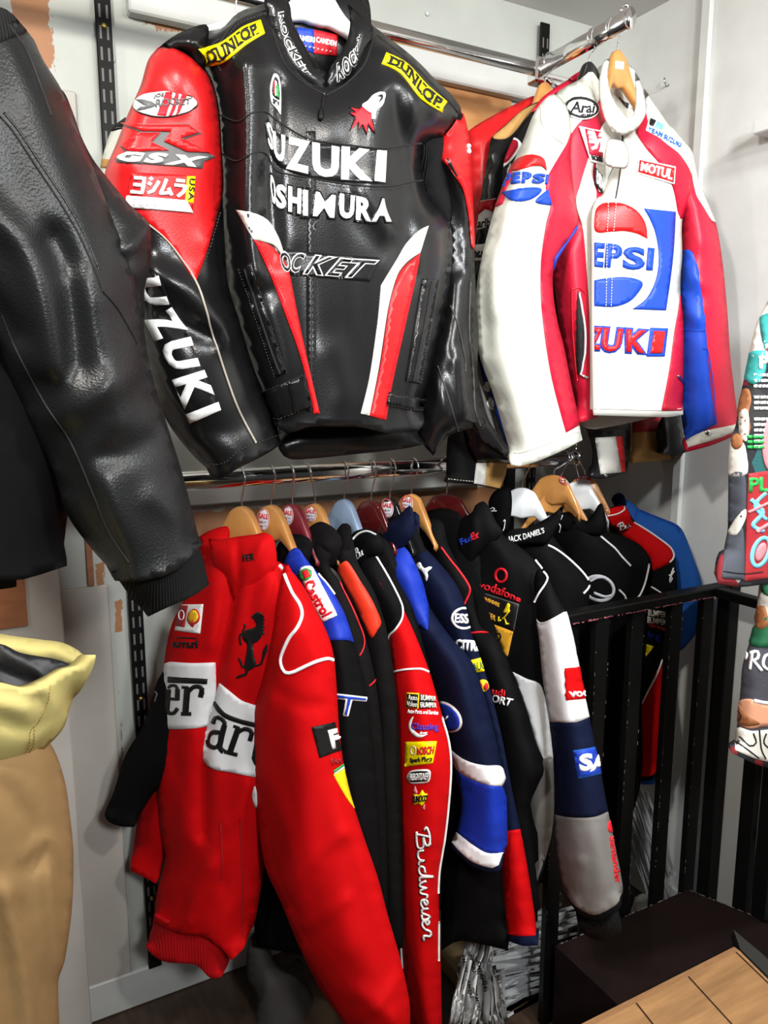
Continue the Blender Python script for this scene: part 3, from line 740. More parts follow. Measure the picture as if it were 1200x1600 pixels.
# ================================================================ HANGERS
def hanger(base_pt, yaw, m, label, group, hook_at, width=0.40, thick=0.016, dome=(0.034, 0.058), sticker=None, drop=0.085, name='coat_hanger', hookm='steel_wire', hook_yaw=None, rail_r=0.02, slope=0.30, body_h=0.05):
    """base_pt: top of the wooden neck; yaw: direction its broad face looks at (degrees, 0 = -Y)."""
    t = thing(name, base_pt, label, 'coat hanger', group)
    a = math.radians(yaw); ex = np.array([math.cos(a), math.sin(a), 0]); ny = np.array([math.sin(a), -math.cos(a), 0])
    b0 = np.array(base_pt)
    # outline in (u along arm, v up): rounded neck running into two drooping arms
    top = []; W = width / 2
    nu = 20
    for i in range(nu + 1):
        u = W * i / nu; s = u / dome[0]
        v = -dome[1] * (1 - math.exp(-(s**2) * 0.55)) - slope * max(0, u - dome[0] * 0.6) - 0.25 * (u / W)**3 * 0.05
        top.append((u, v))
    bot = []
    for i in range(nu + 1):
        u = W * i / nu; v = top[i][1] - 0.03 - body_h * math.exp(-(u / (dome[0] * 1.2))**2) + 0.02 * (u / W)
        if u < 0.03: v = max(v, -dome[1] - 0.028 - 0.7 * u)
        bot.append((u, v))
    right = top + bot[::-1]; left = [(-u, v) for u, v in (bot[1:] + top[1:][::-1])]
    # ring: from the top centre, right arm, back below, left arm
    ringp = top + bot[::-1] + [(-u, v) for u, v in bot[1:]] + [(-u, v) for u, v in top[1:][::-1]]
    n = len(ringp); V = []; F = []
    cu = np.array([0, -0.06])
    for (dz, ins) in ((-thick / 2, 0.005), (-thick / 2 + 0.004, 0.0), (thick / 2 - 0.004, 0.0), (thick / 2, 0.005)):
        for i, (u, v) in enumerate(ringp):
            # inset towards the local middle line
            j = min(range(nu + 1), key=lambda k: abs(top[k][0] - abs(u)))
            mid = (top[j][1] + bot[j][1]) / 2; vv = v + (np.sign(mid - v)) * min(ins, abs(mid - v) * 0.6); uu = u - np.sign(u) * (ins if abs(u) > W - 0.001 else 0)
            bend = 0.05 * (uu / W)**2                     # arms curve gently forward
            V.append(b0 + ex * uu + np.array([0, 0, vv]) + ny * (dz + bend * 0.4))
    for r in range(3):
        for i in range(n): F.append([r * n + i, r * n + (i + 1) % n, (r + 1) * n + (i + 1) % n, (r + 1) * n + i])
    # faces front and back as strips between top and bottom lines
    def strip(off, flip):
        iT = lambda k: k if k >= 0 else n + k                      # top index: right side 0..nu, left side negative
        iB = lambda k: 2 * nu + 1 - k if k >= 0 else 2 * nu + 1 - k
        for k in range(-nu, nu):
            q = [off + iT(k) % n, off + iT(k + 1) % n, off + iB(k + 1), off + iB(k)]
            F.append(q if flip else q[::-1])
    strip(0, True); strip(3 * n, False)
    body = build('hanger_body', V, F, m, t, True)
    import bmesh
    bm = bmesh.new(); bm.from_mesh(body.data); bmesh.ops.recalc_face_normals(bm, faces=bm.faces); bm.to_mesh(body.data); bm.free()
    reg(body)
    # hook: up from the neck, over the rail
    hx = np.array(hook_at); hy = hook_yaw if hook_yaw is not None else yaw
    hd = np.array([math.cos(math.radians(hy)), math.sin(math.radians(hy)), 0]); r = rail_r + 0.003
    pts = [b0 + np.array([0, 0, -0.01]), b0 + np.array([0, 0, 0.012])]
    p_end = hx + hd * r                                   # where the wire starts to bend over the rail
    for s in (0.35, 0.7): 
        q = b0 + (p_end - b0) * s; q[2] = b0[2] + 0.012 + (p_end[2] - b0[2] - 0.012) * s; pts.append(q)
    for k in range(0, 11):
        th = math.radians(200) * k / 10
        pts.append(hx + hd * r * math.cos(th) + np.array([0, 0, r * math.sin(th)]))
    pts = [Vector(p) for p in spline3(pts)]
    MB().tube(pts, 0.0017, 8).done('hook', hookm, t, True)
    if sticker:
        q = sticker
        st = decal('price_sticker', ell(q[0], q[1], q[2], q[3], q[4] if len(q) > 4 else 0), 'sticker_white', body, t, 0.0008, 5, thick=0.0006)
        if st:
            rd = ring(q[0], q[1], q[2] * .97, q[3] * .97, max(0.8, q[2] * .09))
            decal('sticker_rim', rd, 'red_thread', body, st, 0.0013, 4, thick=0.0004)
            w_, h_ = q[2] * 0.78, q[3]
            decal('lettering', txt('SALE', [(q[0] - w_, q[1] - h_ * .62), (q[0] + w_, q[1] - h_ * .50), (q[0] + w_, q[1] - h_ * .02), (q[0] - w_, q[1] - h_ * .14)], 0.03), 'red_thread', body, st, 0.0014, 4, thick=0.0004)
            decal('lettering', txt('WAS', [(q[0] - w_, q[1] + h_ * .08), (q[0] - w_ * .1, q[1] + h_ * .14), (q[0] - w_ * .1, q[1] + h_ * .36), (q[0] - w_, q[1] + h_ * .30)], 0.02) +
                  txt('NOW', [(q[0] - w_ * .9, q[1] + h_ * .46), (q[0] - w_ * .1, q[1] + h_ * .52), (q[0] - w_ * .1, q[1] + h_ * .74), (q[0] - w_ * .9, q[1] + h_ * .68)], 0.02), 'dark_red_thread', body, st, 0.0014, 4, thick=0.0004)
            piping('handwritten_price', [[(q[0] + w_ * .05, q[1] + h_ * .30), (q[0] + w_ * .25, q[1] + h_ * .14), (q[0] + w_ * .4, q[1] + h_ * .34), (q[0] + w_ * .8, q[1] + h_ * .18)],
                   [(q[0] + w_ * .05, q[1] + h_ * .66), (q[0] + w_ * .3, q[1] + h_ * .5), (q[0] + w_ * .5, q[1] + h_ * .7), (q[0] + w_ * .65, q[1] + h_ * .5)]], max(0.8, q[2] * .07), 'sky_blue_cloth', body, st, 0.0012, 0.2)
    return t
def spline3(P, k=4):
    P = [np.array(p, float) for p in P]; o = []
    for i in range(len(P) - 1):
        p0, p1, p2, p3 = P[max(i - 1, 0)], P[i], P[i + 1], P[min(i + 2, len(P) - 1)]
        for j in range(k):
            t = j / k
            o.append(0.5 * ((2 * p1) + (p2 - p0) * t + (2 * p0 - 5 * p1 + 4 * p2 - p3) * t * t + (3 * p1 - p0 - 3 * p2 + p3) * t**3))
    return o + [P[-1]]

# ================================================================ UPPER ROW
def jk(name, label, loc, group=None, cat='jacket'): return thing(name, loc, label, cat, group)
K = 1
# ---------------- hanger and black racing jacket
SB = Yp(1.30)
hp = at(493, -36, Yp(1.36))
whg = hanger((hp[0], 1.36, hp[2]), 0, 'white_plastic', 'white hanger inside the collar of the black racing jacket', 'hangers on the upper rails', (hp[0], 1.36, hp[2] + 0.16), 0.42, 0.02, (0.03, 0.05), name='coat_hanger', hook_yaw=0, slope=0.36)
J = jk('racing_jacket', 'black leather racing jacket with red shoulder panels and white lettering, hanging centre top', (0.56, 1.30, 1.5))
back = panel('back_panel', [(430, 420, 1), (660, 420, 1), (664, 600), (660, 692, 1), (630, 698), (560, 706), (455, 714), (436, 690)], Yp(1.35), 0.03, 0.05, 'black_leather', J, R=0.03, folds=[([(450, 690), (640, 676)], 0.01, 10)], sp=10, opened=[(420, 680, 670, 720)])
nape = panel('back_collar', [(425, -20), (560, -20), (580, 40), (560, 90), (530, 130), (505, 140), (470, 120), (440, 70)], Yp(1.39), 0.02, 0.03, 'black_leather', J, R=0.02, sp=8)
decal('maker_label', poly([(463, 43), (490, 47), (490, 84), (478, 79, 0), (468, 72)], 4), 'blue_thread', nape, J, 0.002, 5)
lab = decal('maker_label', poly([(490, 47), (527, 55), (526, 88), (490, 84)], 4), 'red_thread', nape, J, 0.002, 5)
decal('lettering', txt('AMERI', [(465, 55), (491, 59), (491, 68), (465, 64)], 0.03) + txt('CAMDEN', [(493, 58), (525, 65), (524, 74), (493, 67)], 0.03), 'white_thread', nape, lab, 0.0035, 3)
decal('lettering', sum([ell(470 + 6.5 * i, 72 + i * 1.3, 1.1, 1.1, 0, 8) for i in range(8)], []), 'white_thread', nape, lab, 0.0035, 3)
body = panel('body', [(345, 45), (372, 20), (413, 6), (437, 12), (470, 60), (497, 108), (513, 122), (530, 105), (545, 60), (552, 22), (582, 40), (613, 63), (650, 93), (683, 127), (707, 150), (721, 178), (690, 215), (662, 230), (660, 270), (672, 310), (697, 335), (706, 365), (707, 390), (702, 445), (693, 492), (679, 552), (671, 590), (660, 625), (658, 648, 1), (648, 658), (603, 657), (563, 647), (490, 647), (455, 660), (438, 656, 1), (415, 638), (405, 600), (388, 555), (370, 495), (356, 440), (350, 380), (346, 300), (343, 220), (336, 150), (318, 108), (304, 82), (312, 52)],
    SB, 0.085, 0.08, 'black_leather', J, R=0.10, sp=9, opened=[(425, 640, 662, 665)],
    folds=[([(398, 120), (402, 220), (399, 330), (408, 420)], 0.022, 17), ([(432, 150), (425, 260), (432, 400)], -0.012, 16), ([(600, 90), (640, 200), (652, 300)], 0.012, 16), ([(615, 120), (622, 260), (630, 420)], -0.010, 18),
           ([(640, 120), (672, 180), (676, 215)], 0.008, 12), ([(520, 260), (560, 340), (600, 380)], -0.006, 22), ([(560, 300), (600, 360)], 0.008, 16), ([(600, 150), (580, 220), (590, 280)], 0.006, 15),
           ([(420, 640), (450, 560), (430, 480)], 0.008, 22), ([(640, 640), (660, 520)], 0.010, 18), ([(470, 400), (480, 560), (480, 640)], -0.004, 20), ([(520, 540), (540, 600)], 0.006, 26), ([(360, 120), (368, 240), (372, 330)], -0.012, 14), ([(350, 60), (420, 40)], 0.006, 12)],
    nz=(0.007, 8.0))
yoke = panel('shoulder_yoke', [(232, 97, 1), (243, 81), (258, 66), (283, 50), (322, 38), (326, 60), (322, 100), (318, 112), (308, 102), (290, 84), (268, 77), (250, 75)], Yp(1.262), 0.045, 0.06, 'black_leather', J, R=0.05, sp=7, nz=(0.003, 9))
# stretch panel and seams across the chest
panel('stretch_panel', [(650, 205), (690, 205), (705, 230), (703, 300), (706, 345), (690, 345), (660, 300), (652, 260)], Yp(1.31), 0.03, 0.03, 'black_knit', J, R=0.03, sp=7)
SL = dict(m='slot_dark', on=body, parent=body)
piping('seam', [[(345, 180), (372, 190), (395, 176), (415, 175), (432, 188), (480, 216), (540, 226), (600, 232), (640, 226), (658, 224)], [(346, 240), (370, 252), (398, 238), (415, 240), (428, 262), (440, 270), (483, 278), (560, 290), (610, 291), (640, 285), (660, 282)], [(345, 60), (330, 75), (345, 110)]], 2.6, lift=0.0006, **SL)
piping('seam', [[(340, 72), (370, 34), (415, 17), (430, 22)], [(590, 55), (650, 105), (700, 158), (716, 176)], [(425, 45), (445, 100), (475, 130), (508, 148)], [(508, 150), (540, 132), (570, 100), (583, 60)]], 2.2, lift=0.0005, **SL)
piping('stitching', sum([dashes(p, 3.2, 2.2) for p in ([(433, 192), (480, 220), (540, 230), (600, 236), (642, 230)], [(440, 274), (483, 283), (560, 295), (612, 296), (642, 289)], [(342, 78), (372, 39), (415, 22)], [(574, 648), (585, 560), (592, 460)], [(478, 200), (478, 640)], [(492, 200), (492, 640)])], []), 0.9, 'stitch', body, body, 0.0008, 0.5)
# zip
decal('zip_placket', poly([(479, 205), (493, 205), (494, 400), (494, 643), (478, 643), (479, 400)], 6), 'black_leather', body, J, 0.0012, 6, thick=0.001)
piping('zipper', [[(486, 205), (487, 400), (486, 643)]], 2.2, 'slot_dark', body, J, 0.0012, 0.15)
piping('zipper', [[(506, 148), (503, 170), (500, 182)]], 3.5, 'black_plastic', body, J, 0.002)
decal('zip_pull', sm([(499, 170), (503, 172), (505, 186), (501, 190), (497, 186)], 3), 'black_metal', body, J, 0.005, 4, thick=0.002)
# chest lettering: black raised backings, white letters
def lettering(word, q=None, on=body, off=0.02, shear=0.0, lm='white_patch', back=0.07, bm_='black_leather', parent=J, curve=None, space=1.0, lift=0.002, nm='lettering', bsp=6):
    if word == 'I':
        Q = np.array(q, float); c_ = Q.mean(0); Q2 = Q + np.sign(Q - c_) * 5
        if back: parent = decal(nm + '_backing', poly(Q2.tolist(), 5), bm_, on, parent, lift, bsp, thick=0.002) or parent
        return decal(nm, poly(Q.tolist(), 5), lm, on, parent, lift + 0.0016, bsp)
    if back:
        bk = decal(nm + '_backing', txt(word, q, off + back, shear, space, curve, off), bm_, on, parent, lift, bsp, thick=0.002)
        parent = bk or parent
    return decal(nm, txt(word, q, off, shear, space, curve), lm, on, parent, lift + 0.0016, bsp)
bk = decal('lettering_backing', sm([(414, 190), (418, 186), (430, 205), (445, 213), (478, 221), (540, 229), (602, 234, 1), (602, 287, 1), (560, 286), (505, 282), (480, 277), (440, 262), (425, 245), (417, 215)], 6), 'black_leather', body, J, 0.0018, 7)
for ch, q in (('S', [(415, 187), (426, 203), (427, 240), (418, 226)]), ('U', [(426, 205), (445, 213), (444, 258), (429, 246)]), ('Z', [(448, 214), (483, 222), (482, 273), (446, 264)]), ('U', [(487, 223), (529, 230), (528, 280), (487, 275)]), ('K', [(533, 229), (582, 235), (580, 284), (532, 281)]), ('I', [(588, 235), (602, 236), (600, 285), (584, 283)])):
    decal('lettering', txt(ch, q, 0.0 if ch == 'S' else 0.045), 'white_patch', body, bk, 0.0036, 6)
for ch, q in (('O', [(420, 265), (431, 285), (432, 322), (425, 318)]), ('S', [(432, 287), (447, 291), (447, 328), (432, 325)]), ('H', [(450, 291), (470, 296), (469, 335), (450, 331)]), ('I', [(473, 297), (480, 298), (480, 338), (473, 337)]), ('M', [(493, 300), (523, 306), (521, 341), (488, 338)]), ('U', [(530, 303), (555, 306), (551, 343), (529, 341)]), ('R', [(557, 306), (582, 311), (580, 346), (555, 344)]), ('A', [(591, 310), (604, 312), (610, 347), (580, 346)])):
    lettering(ch, q, off=0.02 if ch == 'M' else 0.045, back=0.06, lift=0.0016)
bkO = decal('lettering_backing', poly([(440, 388), (484, 394), (594, 403), (578, 440), (455, 430), (442, 420)], 5), 'black_leather', body, J, 0.0016, 7)
for ch, q in (('O', [(436, 392), (452, 393), (455, 427), (440, 425)]), ('C', [(456, 393), (478, 396), (468, 428), (452, 426)]), ('K', [(482, 397), (526, 402), (510, 432), (472, 429)]), ('E', [(522, 402), (552, 405), (536, 434), (506, 431)]), ('T', [(546, 404), (592, 407), (575, 436), (532, 434)])):
    f_ = 0.0 if ch == 'O' else 0.25
    o1 = decal('lettering', txt(ch, q, 0.05, f_), 'white_patch', body, bkO, 0.0032, 5)
    decal('lettering_fill', txt(ch, q, 0.004, f_, 1.0, None, 0.05), 'black_leather', body, o1 or bkO, 0.0048, 5)
# shoulder flashes
def arcpatch(top, bot, word, m='yellow_patch', lm='black_thread', on=body, parent=J, inset=0.16, off=0.03, ushrink=0.09, serif=True):
    T = spline(top, False, 4); B = spline(bot, False, 4)
    o = decal('shoulder_patch', [orient(np.concatenate([T, B[::-1]]))], m, on, parent, 0.0024, 5, thick=0.002)
    f = curvemap(top, bot)
    L = [np.stack([ushrink + (1 - 2 * ushrink) * l[:, 0], inset + (1 - 2 * inset) * l[:, 1]], 1) for l in text_loops(word, off, 0.0, 1.1)[0]]
    decal('lettering', mapped(L, f), lm, on, o, 0.0042, 5)
    if serif:      # bracket serifs of the lettering
        n = len(word); S = []
        for i in range(n):
            c = ushrink + (1 - 2 * ushrink) * (i + 0.5) / n; wd = (1 - 2 * ushrink) / n * 0.42
            for v in (inset, 1 - inset - 0.06):
                for s in (-1, 1):
                    u0 = c + s * wd - 0.03; S.append(np.array([(u0, v), (u0 + 0.045, v), (u0 + 0.045, v + 0.06), (u0, v + 0.06)]))
        decal('lettering_serifs', [orient(f(np.array(q))) for q in S], lm, on, o, 0.0042, 5)
    return o
arcpatch([(310, 77), (345, 68), (380, 43), (406, 32)], [(323, 105), (352, 96), (385, 70), (413, 53)], 'DUNLOP', on=[body, yoke])
arcpatch([(603, 83), (635, 100), (668, 135), (698, 160)], [(596, 100), (626, 115), (658, 155), (690, 176)], 'DUNLOP', ushrink=0.07)
# little crest, rocket and burst
o = decal('crest_patch', sm([(428, 115), (435, 120), (439, 140), (439, 180, 1), (432, 170), (424, 160), (422, 135)], 3), 'white_patch', body, J, 0.002, 4)
decal('crest_ground', sm([(428, 120), (433, 124), (437, 142), (437, 158, 1), (425, 150), (424, 136)], 3), 'black_thread', body, o, 0.003, 4)
decal('crest_stripe', poly([(425, 128), (427, 126), (428, 148), (426, 146)], 3), 'red_thread', body, o, 0.004, 4); decal('crest_stripe', poly([(428, 125), (431, 127), (431, 152), (429, 150)], 3), 'white_thread', body, o, 0.004, 4); decal('crest_stripe', poly([(432, 130), (435, 136), (436, 154), (432, 152)], 3), 'green_thread', body, o, 0.004, 4)
decal('lettering', txt('agv', [(425, 154), (437, 160), (438, 172), (426, 166)], 0.02), 'black_thread', body, o, 0.0036, 3)
rk = decal('rocket_badge', sm([(600, 145), (601, 152), (596, 165), (588, 173), (585, 186), (578, 185), (577, 177), (567, 171), (566, 164), (574, 159), (582, 150), (592, 145)], 3), 'white_patch', body, J, 0.0026, 4, thick=0.002)
decal('rocket_window', sm([(589, 152), (596, 149), (596, 156), (590, 161), (594, 153)], 2), 'black_thread', body, rk, 0.004, 3)
bp_ = [(548, 170), (561, 172), (566, 168), (573, 174), (580, 178), (580, 188), (583, 206), (574, 193), (572, 208), (566, 194), (560, 203), (561, 190), (548, 203), (556, 184), (547, 178), (557, 177)]
o = decal('burst_badge', poly([(x + (x - 567) * .16, y + (y - 184) * .16) for x, y in bp_], 3), 'black_leather', body, J, 0.002, 4)
decal('burst_badge', poly(bp_, 3), 'red_thread', body, o, 0.0034, 4)
# waist stripes, pocket zips and straps
wl = decal('waist_stripe', sm([(370, 328, 1), (395, 333), (418, 345), (435, 370), (444, 398), (444, 405, 1), (430, 385), (412, 378), (395, 374, 1), (384, 352)], 5), 'white_leather', body, J, 0.002, 7)
decal('waist_stripe', sm([(396, 375, 1), (420, 383), (442, 404), (451, 425), (466, 500), (485, 585), (500, 648, 1), (492, 655), (487, 630), (470, 560), (445, 490), (420, 425)], 6), 'red_leather', body, J, 0.0022, 7)
decal('waist_stripe', sm([(669, 353, 1), (655, 360), (635, 380), (620, 405), (595, 446, 1), (590, 500), (577, 590), (563, 648, 1), (576, 652, 1), (592, 570), (606, 480), (620, 430), (635, 410), (656, 395, 1), (663, 372)], 6), 'white_leather', body, J, 0.002, 7)
decal('waist_stripe', sm([(656, 396, 1), (636, 412), (622, 430), (608, 478), (594, 570), (577, 652, 1), (602, 658, 1), (612, 600), (632, 510), (650, 430)], 6), 'red_leather', body, J, 0.0022, 7)
piping('stitching', sum([dashes(p, 3, 2.2) for p in ([(400, 380), (424, 428), (449, 492), (474, 562), (491, 632)], [(652, 402), (646, 432), (628, 510), (608, 600), (599, 655)])], []), 0.9, 'crimson_leather', body, body, 0.0034, 0.5)
for q, z in (([(376, 420), (393, 412), (447, 582), (431, 588)], [(386, 420), (400, 470), (438, 584)]), ([(661, 435), (683, 438), (654, 600), (634, 596)], [(672, 440), (662, 500), (644, 594)])):
    w_ = decal('pocket_welt', poly(q, 6), 'black_leather', body, J, 0.004, 6, thick=0.004)
    piping('zipper', [z], 3.0, 'slot_dark', body, w_ or J, 0.0048); piping('stitching', dashes(q[:1] + [q[3]], 3, 2) + dashes([q[1], q[2]], 3, 2), 0.9, 'stitch', body, w_ or J, 0.0046)
for q in ([(413, 612), (474, 585), (487, 632), (432, 656)], [(606, 612), (660, 624), (658, 644), (602, 632)]):
    st = decal('waist_strap', poly(q, 6), 'black_leather', body, J, 0.006, 6, thick=0.006)
    piping('stitching', dashes([q[0], q[1]], 3, 2) + dashes([q[3], q[2]], 3, 2), 0.9, 'stitch', body, st or J, 0.0065)
decal('waist_strap', poly([(448, 597), (474, 586), (487, 634), (458, 642)], 5), 'black_leather', body, J, 0.0085, 6, thick=0.003)
s_ = decal('snap', ell(417, 641, 4, 7, -15), 'black_metal', body, J, 0.010, 4, thick=0.003)
# collar
cl = panel('collar', [(413, -6), (440, -10), (453, 8), (457, 33), (477, 73), (497, 107), (511, 114), (507, 148, 1), (477, 137), (450, 113), (433, 80), (422, 40)], Yp(1.245), 0.014, 0.02, 'black_leather', J, R=0.012, sp=6, nz=(0.002, 9))
cr = panel('collar', [(543, 6, 1), (563, 22), (582, 40), (580, 67), (567, 100), (533, 134), (508, 147, 1), (511, 118), (520, 100), (533, 82), (543, 60), (547, 33)], Yp(1.245), 0.014, 0.02, 'black_leather', J, R=0.012, sp=6, nz=(0.002, 9))
for on, c in ((cl, ([(443, 18), (452, 55), (470, 90), (486, 117)], [(434, 20), (444, 68), (462, 100), (480, 118)])), (cr, ([(526, 100), (545, 84), (558, 70), (563, 54)], [(526, 130), (546, 115), (558, 95), (557, 55)]))):
    w1 = 'ROCKET'
    o = decal('lettering', txt(w1, None, 0.075, 0, 1.12, c), 'white_patch', on, J, 0.0016, 4)
    decal('lettering_fill', txt(w1, None, 0.005, 0, 1.12, c, 0.075), 'black_leather', on, o, 0.003, 4)
# sleeves
sv = panel('sleeve', [(258, 68), (243, 82), (232, 97), (220, 137), (200, 180), (182, 228), (165, 272), (172, 330), (205, 420), (222, 540), (243, 620), (262, 660), (283, 690), (305, 715), (328, 736, 1), (345, 733), (375, 711), (437, 688, 1), (433, 665), (415, 620), (395, 570), (372, 495), (357, 445), (352, 390), (348, 310), (347, 250), (343, 175), (333, 130), (316, 100), (290, 78)],
    Yp(1.285), 0.075, 0.06, 'black_leather', J, R=0.075, sp=9, opened=[(322, 684, 440, 740)],
    folds=[([(300, 130), (322, 190), (330, 260)], 0.01, 22), ([(235, 130), (215, 190), (200, 260)], 0.012, 20), ([(240, 425), (290, 450), (330, 490), (352, 520)], 0.022, 20), ([(235, 470), (280, 500), (330, 520)], -0.014, 16), ([(355, 500), (385, 580), (420, 660)], 0.01, 18), ([(250, 120), (265, 160), (280, 180)], -0.008, 16), ([(260, 640), (330, 660), (400, 640)], -0.008, 22), ([(330, 380), (350, 440)], 0.012, 20)],
    nz=(0.008, 7.0), seed=3)
rp = decal('sleeve_panel', sm([(253, 74), (243, 82), (233, 97), (222, 135), (203, 178), (184, 226), (166, 272), (172, 300), (232, 348), (262, 378), (285, 410), (305, 440, 1), (318, 405), (338, 335), (347, 295), (344, 230), (341, 190), (334, 150), (324, 122), (308, 102), (288, 86), (270, 78)], 6), 'red_leather', sv, sv, 0.0025, 7, thick=0.002)
piping('piping', [[(225, 345), (258, 373), (283, 405), (306, 442), (320, 480), (332, 520), (350, 580), (372, 640), (399, 692)]], 3.0, 'pale_piping', sv, sv, 0.002)
piping('stitching', sum([dashes(p, 3, 2.4) for p in ([(308, 432), (322, 398), (341, 332)], [(324, 724), (350, 722), (376, 702), (432, 681)], [(327, 120), (338, 160), (343, 200)])], []), 1.0, 'stitch', sv, sv, 0.004)
o = decal('oval_patch', ell(259, 165, 48, 20.5, -3), 'black_thread', sv, sv, 0.0042, 5, thick=0.002)
o2 = decal('oval_patch', ell(259, 165, 46.5, 19, -3), 'white_patch', sv, o, 0.0056, 5)
for q in ([(257, 148), (270, 146), (258, 184), (245, 183)], [(275, 146), (281, 145), (268, 183), (262, 184)], [(285, 146), (293, 148), (279, 181), (273, 183)]): decal('patch_stripe', poly(q, 4), 'red_thread', sv, o2, 0.0066, 5)
decal('lettering', txt('JOE', [(240, 152), (254, 150), (254, 157), (240, 159)], 0.01), 'grey_thread', sv, o2, 0.0078, 3); decal('lettering', txt('ROCKET', [(243, 160), (298, 153), (298, 164), (243, 172)], 0.02), 'grey_thread', sv, o2, 0.0078, 4)
decal('patch_swoosh', poly([(218, 160), (236, 163, 0), (244, 168), (236, 172, 0), (220, 176), (230, 169)], 3), 'grey_thread', sv, o2, 0.0078, 4)
# angular emblem and lettering
eo = [(190, 194), (224, 196), (293, 194), (313, 209), (285, 219), (333, 245), (316, 253), (314, 263), (186, 255), (183, 250), (200, 240), (191, 231), (221, 209)]
E_ = decal('emblem', poly(eo, 4), 'grey_thread', sv, sv, 0.0042, 6, thick=0.003)
decal('emblem_fill', poly([(192, 195), (224, 198), (292, 196), (309, 208), (280, 217), (325, 239), (290, 238), (255, 222), (266, 207), (222, 207)], 4), 'red_leather', sv, E_, 0.0062, 6)
decal('emblem_fill', poly([(222, 210), (250, 209), (236, 224), (262, 236), (203, 239), (194, 231)], 4), 'red_leather', sv, E_, 0.0062, 6)
for ch, q in (('G', [(192, 241), (226, 240), (222, 255), (186, 254)]), ('S', [(228, 240), (262, 241), (256, 257), (222, 256)]), ('X', [(262, 242), (322, 246), (312, 262), (254, 258)])): decal('lettering', txt(ch, q, 0.06, 0.2), 'white_patch', sv, E_, 0.0064, 5)
# red patch with three white characters
P_ = decal('brand_patch', poly([(206, 270), (302, 275), (299, 333), (198, 324)], 5), 'red_leather', sv, sv, 0.0042, 6, thick=0.002)
decal('patch_band', poly([(201, 306), (289, 314), (299, 333), (198, 324)], 5), 'white_patch', sv, P_, 0.0056, 6); decal('patch_band', poly([(290, 276), (302, 276), (299, 318), (287, 316)], 5), 'yellow_patch', sv, P_, 0.0056, 6)
decal('lettering', txt('USA', [(301, 280), (299, 314), (291, 313), (293, 279)], 0.01, 0, 1.2), 'black_thread', sv, P_, 0.007, 3)
def kata(q, k):
    f = quadmap(q); g = lambda pts: [tuple(f(np.array([p]))[0]) for p in pts]
    d = {'yo': [[(.05, .95), (.9, .95), (.9, .03), (.02, .03)], [(.12, .5), (.88, .5)]], 'shi': [[(.15, .95), (.4, .82)], [(.05, .66), (.3, .53)], [(.05, .05), (.5, .2), (.95, .8)]],
         'mu': [[(.5, .97), (.3, .5), (.08, .1), (.85, .18)], [(.68, .45), (.97, .02)]], 'ra': [[(.15, .95), (.85, .95)], [(.02, .66), (.95, .66), (.8, .3), (.3, .02)]]}[k]
    return sum([rib(g(p), 5.2, False, 3) for p in d], [])
for k, q in (('yo', [(209, 277), (227, 279), (224, 303), (206, 301)]), ('shi', [(230, 277), (248, 279), (246, 305), (229, 304)]), ('mu', [(249, 279), (268, 281), (267, 307), (247, 306)]), ('ra', [(270, 281), (289, 283), (286, 309), (270, 308)])): decal('lettering', kata(q, k), 'white_patch', sv, P_, 0.007, 4)
decal('lettering', txt('YOSHIMURA', [(208, 313), (286, 320), (286, 327), (207, 320)], 0.0), 'sticker_white', sv, P_, 0.0066, 4)
# SUZUKI down the sleeve
bk = decal('lettering_backing', sm([(233, 425, 1), (246, 428), (262, 460), (290, 520), (320, 585), (344, 640, 1), (297, 664, 1), (268, 620), (246, 570), (234, 520)], 6), 'black_leather', sv, sv, 0.002, 8)
for ch, q in (('U', [(248, 432), (266, 474), (230, 478), (214, 436)]), ('Z', [(267, 475), (293, 517), (246, 535), (228, 500)]), ('U', [(297, 528), (312, 572), (268, 580), (250, 537)]), ('K', [(318, 578), (336, 622), (290, 638), (270, 593)]), ('I', [(340, 628), (344, 640), (298, 660), (292, 646)])):
    decal('lettering', txt(ch, [q[0], q[1], q[2], q[3]], 0.05), 'white_patch', sv, bk, 0.0038, 6)
sr = panel('sleeve', [(700, 170), (722, 177), (733, 227), (738, 330), (741, 400), (744, 470), (748, 520), (746, 575), (752, 612), (766, 660), (795, 700), (791, 714), (770, 704), (748, 685), (740, 668, 1), (702, 681), (677, 712, 1), (655, 682), (662, 600), (690, 480), (700, 400), (695, 330), (675, 290), (668, 240), (685, 200)], Yp(1.33), 0.05, 0.05, 'black_leather', J, R=0.05, sp=9,
    folds=[([(700, 260), (722, 300), (735, 380), (738, 470)], 0.018, 8), ([(690, 290), (708, 330), (715, 420)], -0.02, 12), ([(715, 560), (725, 640), (745, 670)], 0.012, 12), ([(680, 580), (700, 640), (712, 670)], 0.008, 10), ([(735, 560), (742, 620), (760, 680)], -0.012, 7)], nz=(0.006, 9), seed=5)
decal('sleeve_panel', sm([(721, 177), (731, 215), (735, 260), (738, 333), (740, 390), (736, 385), (731, 335), (720, 290), (700, 258), (679, 242, 1), (690, 217), (706, 197)], 5), 'red_leather', [sr, body], sr, 0.003, 6)
decal('lettering', txt('S', [(727, 224), (733, 227), (733, 241), (728, 240)], 0.03), 'white_patch', sr, sr, 0.005, 3)
piping('seam', [[(684, 572), (700, 620), (716, 676)], [(735, 440), (733, 520), (739, 580), (742, 640), (750, 665)], [(704, 478), (716, 510), (726, 560), (727, 580)]], 2.4, 'stitch', sr, sr, 0.001)
MB().tube([at(751, 662, Yp(1.27)) + 0.011 * np.array([math.cos(a), 0, math.sin(a)]) for a in np.linspace(0, 6.28, 16)], 0.0013, 6).done('zip_ring', 'black_metal', J, True)

